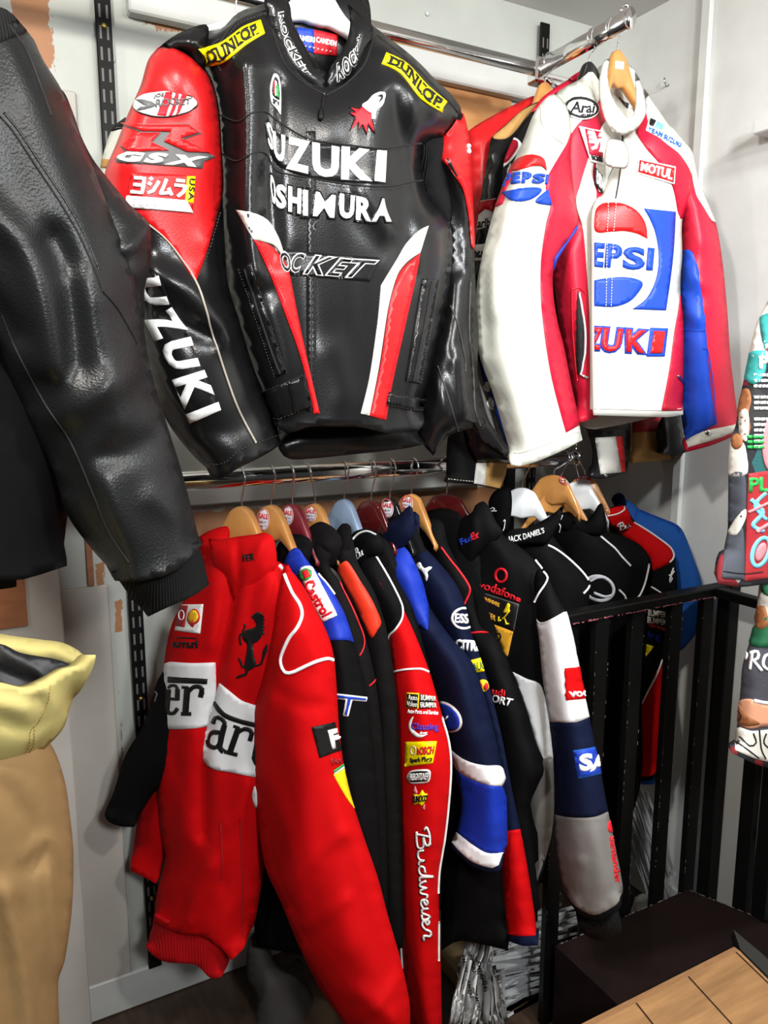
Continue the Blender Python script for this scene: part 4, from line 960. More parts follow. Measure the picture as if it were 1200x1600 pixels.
# ---------------- white, red and blue jacket on the rail arm
def PB(off): return Vp(1.36, 1.37, 74, off)
YH = 1.393; hp = at(965, 79, Yp(YH))
hgA = hanger((hp[0], YH, hp[2]), 12, 'hanger_wood', 'wooden hanger in the collar of the white, red and blue jacket', 'hangers on the upper rails', (XA + 0.015, YH, ZU), 0.13, 0.018, (0.036, 0.07), hook_yaw=0, rail_r=0.019, slope=0.8)
decal('price_label', poly([(962, 95), (975, 97), (974, 109), (961, 107)], 3), 'sticker_white', bpy.data.objects[[c.name for c in hgA.children if c.name.startswith('hanger_body')][0]], hgA, 0.0008, 4, thick=0.0005)
J = jk('racing_jacket', 'white, red and blue leather racing jacket hanging from the end of the rail arm', (1.36, 1.37, 1.55))
bb = panel('back_panel', [(930, 110), (950, 100), (990, 110), (1005, 140), (1050, 300), (1064, 420), (1064, 640, 1), (930, 668), (905, 655), (890, 500), (900, 300)], PB(-0.085), 0.02, 0.04, 'cream_leather', J, R=0.03, sp=11, opened=[(880, 630, 1070, 680)])
bl = panel('body', [(883, 137), (905, 126), (925, 113), (945, 150), (958, 195), (971, 213), (966, 240), (958, 300), (948, 420), (945, 640, 1), (930, 644, 1), (905, 650, 1), (890, 600), (873, 500), (862, 400), (862, 300), (858, 200), (868, 150)], PB(-0.02), 0.06, 0.05, 'crimson_leather', J, R=0.06, sp=9, opened=[(895, 635, 950, 655)], folds=[([(890, 220), (885, 330), (900, 450), (915, 640)], 0.008, 16), ([(903, 350), (872, 400), (866, 470)], -0.012, 8)], nz=(0.004, 8), seed=2)
brt = panel('body', [(971, 213, 1), (985, 205), (1000, 190), (1008, 165), (1006, 138), (1025, 165), (1045, 195), (1070, 222), (1082, 245), (1080, 300), (1066, 345), (1066, 400), (1062, 450), (1067, 500), (1068, 560), (1066, 643, 1), (1030, 645), (930, 642, 1), (928, 540), (928, 400), (929, 330), (945, 290), (962, 255)], PB(0.015), 0.05, 0.05, 'white_leather', J, R=0.055, sp=9, opened=[(926, 300, 936, 650), (926, 635, 1070, 650)], folds=[([(1040, 420), (1052, 520), (1045, 640)], 0.008, 16), ([(1000, 300), (990, 420), (1000, 560)], 0.006, 30), ([(1056, 300), (1060, 360)], -0.008, 10), ([(960, 560), (1000, 600)], 0.005, 24)], nz=(0.004, 7), seed=4)
decal('white_band', sm([(905, 293, 1), (900, 310), (901, 325), (911, 362), (917, 430), (921, 492), (922, 560), (922, 640, 1), (931, 640, 1), (931, 300, 1), (925, 270), (935, 205), (915, 260)], 5), 'white_leather', bl, bl, 0.002, 7)
decal('shoulder_panel', sm([(883, 137), (905, 124), (926, 112), (940, 140), (934, 158), (921, 180), (905, 192), (890, 214), (873, 245), (858, 270), (858, 200), (866, 150)], 5), 'cream_leather', bl, bl, 0.003, 7)
decal('white_band', sm([(937, 203), (948, 188), (957, 197), (969, 212), (966, 250), (952, 285), (935, 300), (930, 260)], 4), 'white_leather', bl, bl, 0.004, 6)
decal('red_panel', sm([(994, 203), (1008, 176), (1016, 203), (1040, 225), (1062, 243), (1080, 275), (1079, 310), (1066, 342), (1060, 335), (1050, 290), (1030, 256), (1008, 230)], 5), 'crimson_leather', brt, brt, 0.002, 6)
decal('red_panel', sm([(1066, 430), (1060, 480), (1053, 520), (1045, 580), (1033, 642, 1), (1066, 642, 1), (1068, 560), (1068, 500)], 5), 'crimson_leather', brt, brt, 0.002, 6)
piping('stitching', [[(928, 638), (1030, 641), (1064, 639)]], 1.4, 'pale_thread', brt, brt, 0.001)
# collar and storm flap
clp = panel('collar', [(942, 97, 1), (952, 92), (950, 120), (956, 150), (972, 176), (984, 186), (992, 170), (992, 112, 1), (1000, 125), (1007, 150), (1009, 178), (993, 203), (971, 211, 1), (950, 196), (938, 160), (936, 125)], PB(0.05), 0.014, 0.03, 'cream_leather', J, R=0.014, sp=6, nz=(0.003, 9))
decal('collar_lining', poly([(966, 152), (984, 155), (980, 170)], 4), 'black_lining', [bb, clp], J, 0.002, 5)
panel('inner_collar', [(945, 100), (992, 108), (995, 160), (980, 175), (960, 160)], PB(-0.07), 0.01, 0.01, 'cream_leather', J, R=0.01, sp=7)
piping('zipper', [[(971, 210), (973, 218), (973, 226)]], 3, 'black_plastic', [brt, clp], J, 0.003); piping('zipper', [[(970, 262), (966, 290), (962, 310)]], 1.8, 'slot_dark', brt, J, 0.001)
fl = panel('storm_flap', [(949, 220), (956, 217), (975, 222), (982, 238), (980, 261), (965, 263), (948, 259), (944, 250)], PB(0.078), 0.006, 0.004, 'white_leather', J, R=0.006, sp=5, nz=(0.002, 12))
# badges
A_ = decal('oval_patch', ell(908, 171, 25, 17, 6), 'white_patch', bl, J, 0.0065, 5, thick=0.0025)
decal('patch_rim', ring(908, 171, 23.5, 15.5, 3.2, 6), 'black_thread', bl, A_, 0.008, 4)
decal('lettering', txt('Arai', [(892, 162), (926, 163), (926, 179), (891, 178)], 0.02, 0.15), 'black_thread', bl, A_, 0.008, 4); decal('lettering', txt('HELMET', [(905, 180), (923, 180), (923, 184), (905, 184)], 0.01), 'black_thread', bl, A_, 0.008, 2)
A_ = decal('brand_patch', poly([(903, 199), (936, 206), (939, 259), (921, 253)], 4), 'white_patch', bl, J, 0.0065, 5, thick=0.002)
decal('patch_ground', poly([(911, 203), (935, 208), (938, 247), (918, 242)], 4), 'crimson_leather', bl, A_, 0.0078, 5)
for k, q in (('yo', [(914, 208), (924, 209), (927, 224), (917, 223)]), ('shi', [(924, 215), (930, 216), (934, 236), (920, 235)]), ('ra', [(931, 211), (936, 212), (938, 240), (932, 240)])): decal('lettering', kata(q, k), 'white_patch', bl, A_, 0.009, 3)
decal('lettering', txt('FACTORY', [(920, 243), (937, 248), (938, 255), (922, 251)], 0.02), 'black_thread', bl, A_, 0.009, 3)
A_ = decal('brand_patch', poly([(927, 261), (938, 275), (938, 303), (927, 288)], 4), 'black_thread', bl, J, 0.006, 4)
if A_: decal('lettering', txt('DID', [(929, 266), (937, 277), (937, 298), (929, 287)], 0.03), 'white_thread', bl, A_, 0.0075, 3)
A_ = decal('brand_patch', poly([(998, 249), (1054, 261), (1052, 288), (994, 271)], 4), 'white_patch', brt, J, 0.0035, 5, thick=0.002)
decal('patch_ground', poly([(999, 251), (1052, 263), (1050, 285), (996, 270)], 4), 'red_leather', brt, A_, 0.0045, 5); decal('lettering', txt('MOTUL', [(1001, 254), (1050, 266), (1047, 282), (999, 268)], 0.03), 'white_patch', brt, A_, 0.0058, 4)
A_ = decal('brand_patch', poly([(1015, 186), (1034, 197), (1061, 222), (1060, 232), (1030, 216), (1009, 205)], 4), 'white_patch', brt, J, 0.0035, 5, thick=0.002)
decal('patch_ground', poly([(1016, 187), (1024, 191), (1020, 200), (1015, 198)], 3), 'black_thread', brt, A_, 0.0048, 4); decal('patch_ground', poly([(1026, 192), (1034, 198), (1033, 205), (1022, 201)], 3), 'light_blue_thread', brt, A_, 0.0048, 4)
decal('lettering', txt('TEAM SUZUKI', None, 0.01, 0, 1.0, ([(1013, 202), (1030, 208), (1062, 226)], [(1012, 207), (1030, 216), (1060, 232)])), 'sky_blue_cloth', brt, A_, 0.0056, 3)
# roundel on the chest
decal('roundel_panel', sm([(1006, 326, 1), (1055, 331, 1), (1051, 400), (1040, 485, 1), (988, 483, 1), (1010, 466), (1025, 435), (1029, 400), (1024, 365), (1015, 342)], 5), 'blue_leather', brt, J, 0.002, 6)
decal('roundel_wave', sm([(930, 330), (938, 320), (955, 317), (975, 319), (995, 330), (1008, 350), (1011, 373, 1), (995, 365), (975, 361), (955, 362), (930, 361)], 4), 'red_leather', brt, J, 0.002, 6)
decal('roundel_wave', sm([(928, 438, 1), (945, 435), (970, 433), (990, 435), (1003, 441), (1002, 450), (985, 470), (960, 479), (928, 478, 1)], 4), 'blue_leather', brt, J, 0.002, 6)
for ch, q in (('P', [(905, 377), (926, 378), (924, 416), (905, 413)]), ('E', [(928, 379), (945, 380), (942, 418), (925, 416)]), ('P', [(947, 380), (973, 383), (970, 419), (944, 418)]), ('S', [(974, 385), (1008, 387), (1007, 422), (972, 421)]), ('I', [(1012, 387), (1022, 388), (1019, 423), (1009, 422)])):
    decal('lettering', txt(ch, q, 0.045), 'blue_leather', brt, J, 0.0022, 5)
for ch, q in (('Z', [(924, 511), (941, 512), (937, 547), (920, 546)]), ('U', [(943, 512), (973, 514), (967, 550), (938, 549)]), ('K', [(978, 514), (1013, 517), (1006, 552), (978, 550)]), ('I', [(1021, 517), (1038, 518), (1033, 552), (1015, 552)])):
    lettering(ch, q, on=brt, off=0.035, back=0.055, bm_='blue_leather', lm='red_leather', parent=J, bsp=5)
piping('stitching', dashes([(950, 318), (948, 360), (946, 478)], 2.5, 2) + dashes([(962, 318), (958, 360), (954, 478)], 2.5, 2), 1.0, 'white_thread', brt, brt, 0.004)
zw = decal('pocket_opening', sm([(903, 456), (906, 480), (911, 510), (911, 560), (907, 585), (903, 583), (901, 540), (901, 490)], 4), 'slot_dark', bl, J, 0.003, 5)
piping('zipper', [[(904, 457), (908, 480), (913, 515), (913, 550), (908, 585)]], 3.2, 'silver_thread', bl, J, 0.003); decal('zip_pull', poly([(906, 582), (918, 589), (916, 591), (907, 587)], 3), 'steel_wire', bl, J, 0.005, 3, thick=0.002)
piping('seam', [[(895, 452), (905, 450), (915, 460)], [(894, 452), (896, 520), (903, 595)]], 1.6, 'red_thread', bl, bl, 0.002)
decal('zip_pull', poly([(1056, 587), (1059, 586), (1067, 597), (1065, 599)], 3), 'steel_wire', brt, J, 0.005, 3, thick=0.002)
# sleeves
sl = panel('sleeve', [(866, 147), (850, 156), (833, 180), (817, 221), (796, 267), (776, 317), (762, 365), (748, 425), (743, 480), (748, 550), (771, 617), (800, 717, 1), (812, 718), (860, 701), (908, 682, 1), (905, 660), (894, 610), (880, 540), (871, 505), (864, 460), (865, 418), (885, 380), (902, 352), (896, 300), (890, 240), (893, 205), (885, 165)], Yp(1.36), 0.06, 0.06, 'cream_leather', J, R=0.07, sp=9, opened=[(795, 676, 912, 722)],
    folds=[([(830, 220), (800, 330), (780, 480)], 0.012, 22), ([(800, 420), (820, 440), (845, 470)], 0.006, 8), ([(770, 420), (800, 560), (830, 690)], 0.010, 22), ([(880, 300), (872, 380), (880, 500)], -0.01, 12), ([(755, 440), (760, 540)], -0.01, 12)], nz=(0.006, 6), seed=9)
decal('sleeve_stripe', sm([(893, 207), (887, 222), (855, 277), (853, 300), (860, 320), (853, 350), (845, 410), (846, 483), (860, 583), (884, 676, 1), (905, 664, 1), (894, 610), (880, 540), (871, 505), (864, 460), (865, 418), (885, 380), (902, 352), (896, 300), (890, 240)], 6), 'crimson_leather', sl, sl, 0.002, 7)
decal('sleeve_stripe', sm([(901, 352), (888, 372), (866, 402), (864, 425), (868, 440), (868, 412), (886, 385), (902, 362)], 4), 'blue_leather', sl, sl, 0.004, 5)
piping('seam', [[(803, 707), (812, 708), (860, 691), (905, 673)], [(845, 165), (850, 200), (880, 225)]], 1.5, 'pale_thread', sl, sl, 0.001)
P_ = decal('sleeve_flash', sm([(799, 253, 1), (783, 290), (769, 325, 1), (786, 318), (790, 300), (800, 275)], 3), 'crimson_leather', sl, J, 0.0025, 5)
decal('roundel_wave', sm([(797, 266), (806, 252), (822, 244), (838, 243), (849, 250), (853, 267, 1), (846, 260), (832, 260), (818, 264), (806, 267)], 3), 'red_leather', sl, J, 0.003, 5)
decal('roundel_wave', sm([(786, 300), (800, 298), (818, 294), (836, 293), (845, 296), (842, 303), (830, 311), (812, 315), (796, 312)], 3), 'blue_leather', sl, J, 0.003, 5)
decal('sleeve_flash', poly([(855, 296), (861, 321), (836, 315, 0)], 3), 'blue_leather', sl, J, 0.003, 5)
for ch, q in (('P', [(788, 273), (801, 270), (798, 289), (786, 293)]), ('E', [(802, 271), (814, 270), (813, 287), (799, 288)]), ('P', [(816, 270), (830, 270), (828, 287), (814, 287)]), ('S', [(831, 271), (851, 272), (849, 287), (830, 287)]), ('I', [(852, 273), (856, 273), (855, 288), (851, 288)])): decal('lettering', txt(ch, q, 0.05, 0.05), 'blue_leather', sl, J, 0.0035, 4)
s2 = panel('sleeve', [(1045, 200), (1065, 218), (1082, 240), (1090, 280), (1103, 312), (1119, 350), (1129, 410), (1137, 492), (1141, 555), (1150, 630), (1155, 672, 1), (1115, 688), (1074, 700, 1), (1068, 670), (1064, 605), (1066, 505), (1064, 467), (1066, 420), (1064, 345), (1056, 280)], PB(0.0), 0.055, 0.05, 'crimson_leather', J, R=0.06, sp=9, opened=[(1070, 660, 1158, 705)], folds=[([(1075, 420), (1090, 440), (1110, 450)], 0.01, 10), ([(1066, 470), (1090, 500)], 0.012, 8), ([(1110, 480), (1130, 470)], 0.008, 12), ([(1090, 250), (1085, 320), (1100, 380)], 0.008, 14)], nz=(0.005, 8), seed=6)
decal('sleeve_stripe', sm([(1066, 405), (1072, 390), (1083, 395), (1093, 440), (1100, 500), (1106, 580), (1116, 663, 1), (1072, 688, 1), (1066, 640), (1066, 540), (1068, 490), (1065, 450)], 6), 'blue_leather', s2, s2, 0.0045, 7, thick=0.003)
piping('seam', [[(1066, 512), (1085, 517), (1101, 516)], [(1097, 545), (1103, 545), (1112, 600), (1117, 665)]], 1.6, 'blue_thread', s2, s2, 0.005)
decal('sleeve_stripe', sm([(1070, 222), (1080, 236), (1090, 280), (1103, 312), (1117, 348), (1112, 345), (1098, 322), (1088, 305), (1080, 275), (1066, 245), (1052, 225), (1046, 198)], 4), 'cream_leather', s2, s2, 0.002, 6)
decal('cuff', poly([(1072, 690), (1095, 675, 0), (1153, 663), (1155, 673), (1115, 687, 0), (1074, 700)], 4), 'cream_leather', s2, J, 0.003, 6, thick=0.003)
decal('snap', ell(1105, 676, 4.5, 4.5), 'steel_wire', s2, J, 0.006, 3, thick=0.002)

# ---------------- jackets behind the white one on the arm
def arm_hanger(px, py, y, m, label, **k):
    hp = at(px, py, Yp(y)); return hanger((hp[0], y, hp[2]), 10, m, label, 'hangers on the upper rails', (XA + 0.015, y, ZU), 0.18, 0.016, (0.036, 0.06), hook_yaw=0, rail_r=0.019, slope=0.85, **k)
arm_hanger(921, 97, 1.45, 'black_plastic', 'dark hanger seen just behind the shoulder of the white jacket')
arm_hanger(852, 129, 1.60, 'hanger_wood', 'wooden hanger nearest the wall on the rail arm')
J = jk('leather_jacket', 'plain red leather jacket hanging nearest the wall on the rail arm', (1.2, 1.6, 1.8), 'leather jackets on the rail arm')
b1 = panel('body', [(832, 150), (845, 150), (900, 130), (960, 260), (1040, 420), (1040, 640, 1), (900, 640), (745, 600), (738, 330), (731, 205), (745, 195), (780, 175), (815, 158)], Yp(1.62), 0.03, 0.03, 'red_leather', J, R=0.04, sp=12, folds=[([(750, 196), (757, 250), (752, 330)], 0.015, 7), ([(775, 200), (772, 330)], 0.008, 8)])
J = jk('leather_jacket', 'tan and black leather jacket with cigarette-style patches, hanging behind the white jacket', (1.22, 1.53, 1.7), 'leather jackets on the rail arm')
b2 = panel('body', [(838, 160), (815, 172), (790, 195), (768, 215), (763, 240), (748, 330), (738, 440), (735, 560), (760, 640, 1), (920, 660, 1), (1040, 650, 1), (1040, 500), (1000, 300), (900, 150)], Yp(1.56), 0.03, 0.025, 'black_leather', J, R=0.04, sp=12, folds=[([(768, 220), (765, 330)], 0.01, 8)])
decal('shoulder_panel', sm([(840, 162), (815, 174), (790, 197), (770, 215), (790, 217), (806, 205), (822, 185), (845, 170)], 5), 'tan_suede', b2, b2, 0.002, 6)
P_ = decal('brand_patch', poly([(742, 316), (774, 310), (770, 352), (738, 362)], 4), 'white_patch', b2, J, 0.002, 6)
decal('patch_ground', poly([(743, 317), (773, 311), (772, 330), (758, 327), (740, 342)], 4), 'red_leather', b2, P_, 0.0034, 5)
decal('lettering', txt('Marlboro', [(738, 344), (786, 338), (784, 352), (737, 358)], 0.02), 'black_thread', b2, P_, 0.0034, 3)
P_ = decal('brand_patch', poly([(738, 383), (760, 381), (756, 407), (738, 408)], 4), 'white_patch', b2, J, 0.002, 6)
if P_: decal('lettering', txt('Honest', [(724, 389), (762, 387), (760, 403), (724, 404)], 0.04), 'black_thread', b2, P_, 0.0034, 3)
J = jk('leather_jacket', 'black leather jacket with a red badge sleeve, directly behind the white jacket', (1.25, 1.475, 1.7), 'leather jackets on the rail arm')
b3 = panel('body', [(880, 130), (905, 112), (925, 108), (950, 120), (1000, 300), (1035, 560), (1030, 652, 1), (905, 662, 1), (880, 600), (800, 500), (785, 270), (800, 220), (830, 175), (850, 150)], Yp(1.505), 0.025, 0.025, 'black_leather', J, R=0.04, sp=12)
decal('shoulder_panel', sm([(845, 150), (822, 176), (818, 180), (838, 172), (862, 150), (895, 130), (880, 128)], 4), 'crimson_leather', b3, b3, 0.002, 6)
piping('piping', [[(818, 178), (828, 163), (850, 148)]], 3, 'white_leather', b3, b3, 0.002)
decal('collar_lining', sm([(887, 118), (900, 107), (918, 110), (912, 122), (895, 128)], 4), 'crimson_leather', b3, b3, 0.004, 6)
P_ = decal('badge', sm([(795, 217), (808, 218), (815, 230), (795, 255), (781, 262), (785, 240)], 3), 'white_patch', b3, J, 0.003, 5)
decal('badge_ground', sm([(798, 221), (808, 222), (808, 232), (795, 250), (785, 256), (788, 240)], 3), 'crimson_leather', b3, P_, 0.0045, 5)
# sleeve ends hanging below
J = jk('leather_jacket', 'leather jacket whose black sleeve with white and red bands hangs below the white jacket', (1.4, 1.52, 1.4), 'leather jackets on the rail arm')
s = panel('sleeve', [(905, 640, 1), (985, 640, 1), (985, 700), (979, 738, 1), (940, 747), (922, 745, 1), (925, 700)], Yp(1.49), 0.03, 0.03, 'black_leather', J, R=0.03, sp=7, opened=[(918, 730, 985, 750)])
decal('cuff_band', poly([(930, 684), (961, 682), (970, 738), (938, 741)], 4), 'white_leather', s, s, 0.002, 6); decal('cuff_band', poly([(962, 682), (972, 681), (977, 737), (970, 738)], 4), 'red_leather', s, s, 0.002, 6)
decal('cuff_band', poly([(905, 655), (985, 650), (985, 672), (910, 676)], 4), 'grained_leather', s, s, 0.002, 6)
decal('zip_pull', poly([(943, 741), (948, 741), (948, 749), (944, 749)], 2), 'steel_wire', s, s, 0.003, 3)
J = jk('leather_jacket', 'leather jacket whose tan cuff hangs below the white jacket, left of the blue sleeve', (1.5, 1.6, 1.4), 'leather jackets on the rail arm')
s = panel('sleeve', [(990, 645, 1), (1050, 645, 1), (1060, 680), (1060, 716, 1), (1020, 720), (987, 723, 1), (986, 680)], Yp(1.56), 0.03, 0.03, 'tan_suede', J, R=0.03, sp=7, opened=[(984, 708, 1064, 726)], folds=[([(1010, 660), (1015, 720)], 0.006, 8)])
decal('cuff_band', poly([(988, 648), (1048, 646), (1044, 672), (988, 676)], 4), 'dark_red_thread', s, s, 0.002, 6); decal('cuff_band', poly([(1050, 704), (1060, 702), (1060, 717), (1050, 718)], 3), 'white_leather', s, s, 0.002, 4)
J = jk('leather_jacket', 'leather jacket whose glossy black cuff hangs beside the blue sleeve of the white jacket', (1.5, 1.5, 1.4), 'leather jackets on the rail arm')
panel('sleeve', [(1040, 640, 1), (1062, 645, 1), (1070, 690), (1072, 706, 1), (1052, 711), (1031, 708, 1), (1025, 675)], Yp(1.50), 0.03, 0.03, 'black_leather', J, R=0.03, sp=6, opened=[(1028, 700, 1075, 714)])
J = jk('leather_jacket', 'grey and black leather jacket with a blue-edged sleeve between the black and white jackets', (1.03, 1.42, 1.5), 'leather jackets on the rail arm')
s = panel('sleeve', [(735, 430), (752, 540), (762, 580), (782, 640), (802, 700), (834, 700, 1), (834, 720, 1), (744, 724, 1), (730, 700), (720, 600)], Yp(1.43), 0.035, 0.03, 'black_leather', J, R=0.035, sp=7, nz=(0.004, 10))
decal('sleeve_stripe', sm([(750, 549), (757, 560), (774, 614), (801, 704), (801, 714, 1), (794, 700), (772, 640), (757, 600)], 4), 'blue_leather', s, s, 0.002, 5)
decal('sleeve_panel', sm([(744, 560), (755, 597), (772, 640), (792, 700), (770, 690), (750, 640), (742, 600)], 4), 'grey_cloth', s, s, 0.002, 5)
decal('lettering', txt('S', [(757, 594), (766, 600), (763, 616), (752, 607)], 0.05, 0.1) + txt('8', [(763, 616), (771, 630), (769, 645), (758, 632)], 0.05, 0.1), 'white_patch', s, s, 0.004, 3)
J = jk('leather_jacket', 'dark denim-look jacket with a white and tan cuff hanging over the lower rail', (0.98, 1.42, 1.35), 'leather jackets on the rail arm')
s = panel('sleeve', [(705, 640, 1), (790, 640, 1), (792, 715, 1), (790, 740), (781, 764, 1), (741, 756), (697, 753, 1), (698, 700)], Yp(1.465), 0.035, 0.03, 'soft_black_cloth', J, R=0.035, sp=7, opened=[(694, 744, 785, 768)])
decal('cuff_band', poly([(746, 705), (760, 706), (758, 760), (740, 756)], 4), 'white_leather', s, s, 0.002, 6); decal('cuff_band', poly([(761, 706), (792, 708), (790, 738, 0), (781, 763), (758, 760)], 4), 'tan_suede', s, s, 0.002, 6)
piping('stitching', dashes([(700, 749), (738, 752)], 2.5, 2), 1.0, 'pale_thread', s, s, 0.002)
# jacket peeking out at the left behind the black racing jacket
J = jk('leather_jacket', 'cream and black jacket just peeking out at the left behind the red shoulder', (0.27, 1.5, 1.9))
s = panel('sleeve', [(195, 185), (185, 192), (175, 202), (166, 225), (158, 258), (160, 290), (240, 330), (420, 330), (420, 80), (330, 80), (240, 150)], Yp(1.60), 0.03, 0.03, 'cream_leather', J, R=0.03, sp=8)
decal('shoulder_panel', sm([(196, 184), (184, 192), (173, 205), (188, 202), (200, 200)], 3), 'black_leather', s, s, 0.002, 5); decal('sleeve_stripe', poly([(157, 248), (172, 250), (168, 262), (156, 262)], 3), 'tan_suede', s, s, 0.002, 5)

hp = at(375, 75, Yp(1.62)); hanger((hp[0], 1.65, hp[2] + 0.02), 0, 'hanger_wood', 'hanger on the long rail hidden behind the black racing jacket', 'hangers on the upper rails', (hp[0], 1.65, ZU), 0.3, 0.016, (0.036, 0.06), hook_yaw=-90, rail_r=0.017)
# ---------------- grained black bomber at the left, close to the camera
J = jk('bomber_jacket', 'black grained leather bomber jacket with knit cuff, close at the left edge', (-0.05, 1.05, 1.35))
LB = Yp(1.03)
tb_ = panel('body', [(-330, 60), (-160, -20), (-60, -40), (0, 20), (60, 300), (100, 600), (112, 760), (105, 808), (98, 872, 1), (28, 884, 1), (-330, 890, 1)], Yp(1.09), 0.06, 0.06, 'black_cloth', J, R=0.08, sp=14, opened=[(-340, 860, 110, 895)])
kh = panel('waistband', [(-330, 870, 1), (26, 880, 1), (26, 917, 1), (0, 921), (-330, 930, 1)], Yp(1.10), 0.055, 0.05, 'black_knit', J, R=0.02, sp=12)
sb = panel('sleeve', [(96, 140), (113, 173), (127, 213), (145, 248), (167, 277), (203, 320), (233, 350), (236, 383), (234, 420), (226, 450), (222, 520), (180, 480), (120, 300), (70, 150)], Yp(1.075), 0.05, 0.04, 'grained_leather', J, R=0.06, sp=8, folds=[([(55, 60), (95, 160), (118, 215)], 0.008, 14), ([(110, 200), (130, 235), (138, 260)], -0.012, 10), ([(233, 352), (215, 375), (190, 390)], 0.014, 14), ([(230, 440), (200, 420)], 0.012, 16)], nz=(0.008, 9), seed=8)
sl2 = panel('sleeve', [(40, 46, 1), (53, 62), (67, 93), (96, 140), (118, 195), (145, 260), (175, 340), (205, 420), (222, 500), (236, 578), (259, 657), (285, 740), (311, 841, 1), (260, 868), (176, 893, 1), (145, 860), (105, 804), (85, 740), (30, 620), (-20, 540), (-140, 440), (-150, 160), (-60, 40), (0, 12)],
    LB, 0.075, 0.06, 'grained_leather', J, R=0.10, sp=10, opened=[(170, 836, 318, 898)],
    folds=[([(20, 90), (60, 190), (110, 330), (160, 460)], 0.008, 26), ([(-10, 340), (40, 390), (60, 440), (85, 560)], 0.018, 26), ([(80, 380), (105, 440), (110, 560)], -0.016, 22), ([(120, 440), (160, 540), (180, 640)], 0.010, 24), ([(90, 640), (150, 600), (220, 560)], 0.012, 26), ([(150, 700), (200, 690), (240, 680)], -0.010, 20), ([(130, 700), (180, 800), (200, 880)], 0.008, 24), ([(60, 600), (120, 740), (160, 840)], -0.010, 26), ([(230, 760), (290, 800)], 0.008, 20), ([(-20, 460), (30, 520)], -0.012, 22)], nz=(0.010, 7), seed=12)
decal('knit_yoke', sm([(-140, 40), (-60, 20), (0, 12), (25, 27), (42, 48), (40, 52), (15, 60), (0, 66), (-60, 90), (-140, 160)], 6), 'black_knit', sl2, J, 0.001, 8)
piping('seam', [[(0, 182), (20, 205), (55, 258), (95, 318), (125, 370), (147, 420), (160, 455)], [(160, 455), (182, 480), (200, 510), (216, 540)], [(2, 490), (25, 545), (70, 630), (110, 690), (145, 770), (170, 830), (201, 878)], [(14, 40), (42, 80), (62, 130), (80, 180)]], 3.0, 'slot_dark', sl2, sl2, 0.0005)
piping('seam', [[(6, 176), (30, 205), (63, 255), (103, 315), (133, 368), (155, 420)]], 5.0, 'grained_leather', sl2, sl2, 0.000, 0.3)
cf = panel('cuff', [(176, 893, 1), (215, 880), (262, 866), (308, 846, 1), (318, 876), (326, 913, 1), (300, 930), (262, 947), (232, 962, 1), (206, 935)], Yp(1.03), 0.05, 0.045, 'black_knit', J, R=0.05, sp=8, opened=[(226, 908, 330, 968), (170, 840, 312, 898)], nz=(0.002, 8))

# ================================================================ LOWER ROW: hangers
GL = 'hangers on the lower rail'
def low_hanger(hx, px, py, yaw, m, label, sticker=None, dome=(0.034, 0.055), thick=0.016, y=YLO, **k):
    X = at(hx, 733, Yp(YLO))[0]; hp = at(px, py, Yp(YLO))
    return hanger((hp[0], YLO, hp[2]), yaw, m, label, GL, (X, YLO, ZLO), k.pop('width', 0.165), thick, dome, sticker, hook_yaw=-90, rail_r=0.0195, slope=0.85, **k)
low_hanger(377, 378, 791, -52, 'hanger_wood', 'light wooden hanger without sticker, in the collar of the red jacket at far left', None, (0.04, 0.055), 0.022)
low_hanger(424, 424, 789, -55, 'hanger_wood', 'light wooden hanger with round sale sticker, second from the left', (412, 812, 9, 17, 0), (0.04, 0.055), 0.022)
low_hanger(454, 457, 787, -58, 'maroon_matt', 'matt maroon hanger with round sale sticker between two light wooden ones', (450, 806, 8.5, 15, 0), (0.036, 0.055), 0.02)
low_hanger(480, 492, 787, -60, 'hanger_wood', 'light wooden hanger with sale sticker right of the matt maroon one', (485, 803, 9, 13, -10), (0.036, 0.055), 0.02)
low_hanger(538, 538, 780, -60, 'blue_grey_plastic', 'blue-grey plastic hanger between light wooden and dark maroon ones', None, (0.036, 0.06), 0.022)
low_hanger(581, 580, 781, -62, 'maroon_gloss', 'glossy dark maroon hanger right of the blue-grey one', None, (0.045, 0.055), 0.016)
low_hanger(611, 609, 778, -62, 'black_plastic', 'black hanger with round sale sticker', (605, 794, 9.5, 15, -8), (0.036, 0.055), 0.02)
low_hanger(646, 643, 772, -62, 'hanger_wood', 'light wooden hanger with sale sticker right of the black one', (636, 786, 9, 13, -5), (0.04, 0.055), 0.02)
low_hanger(694, 698, 771, -50, 'maroon_gloss', 'large dark maroon hanger half sunk in the black collars', None, (0.06, 0.06), 0.016, width=0.2)
low_hanger(822, 816, 762, -45, 'white_plastic', 'white hanger in the collar of the black jacket with whiskey lettering', None, (0.055, 0.065), 0.016)
low_hanger(884, 866, 742, -62, 'hanger_wood', 'orange wooden hanger mostly hidden behind the wide sale-stickered one', (885, 749, 12, 9, 0), (0.06, 0.06), 0.016)
low_hanger(894, 913, 744, -40, 'hanger_wood', 'orange wooden hanger at the far right end of the lower rail', (912, 750, 12, 9, 20), (0.05, 0.07), 0.016)
low_hanger(887, 904, 752, -42, 'white_plastic', 'white hanger near the right end of the lower rail', None, (0.055, 0.065), 0.016)
low_hanger(880, 873, 757, -38, 'hanger_wood', 'light wooden hanger with large round sale sticker facing the camera', (871, 773, 15, 14, 10), (0.05, 0.06), 0.016, width=0.21)

# ================================================================ LOWER ROW: jackets
GJ = 'racing jackets on the lower rail'
def V(x, a, off=0.0, lean=0.0): return Vp(x, YLO, a, off, lean)

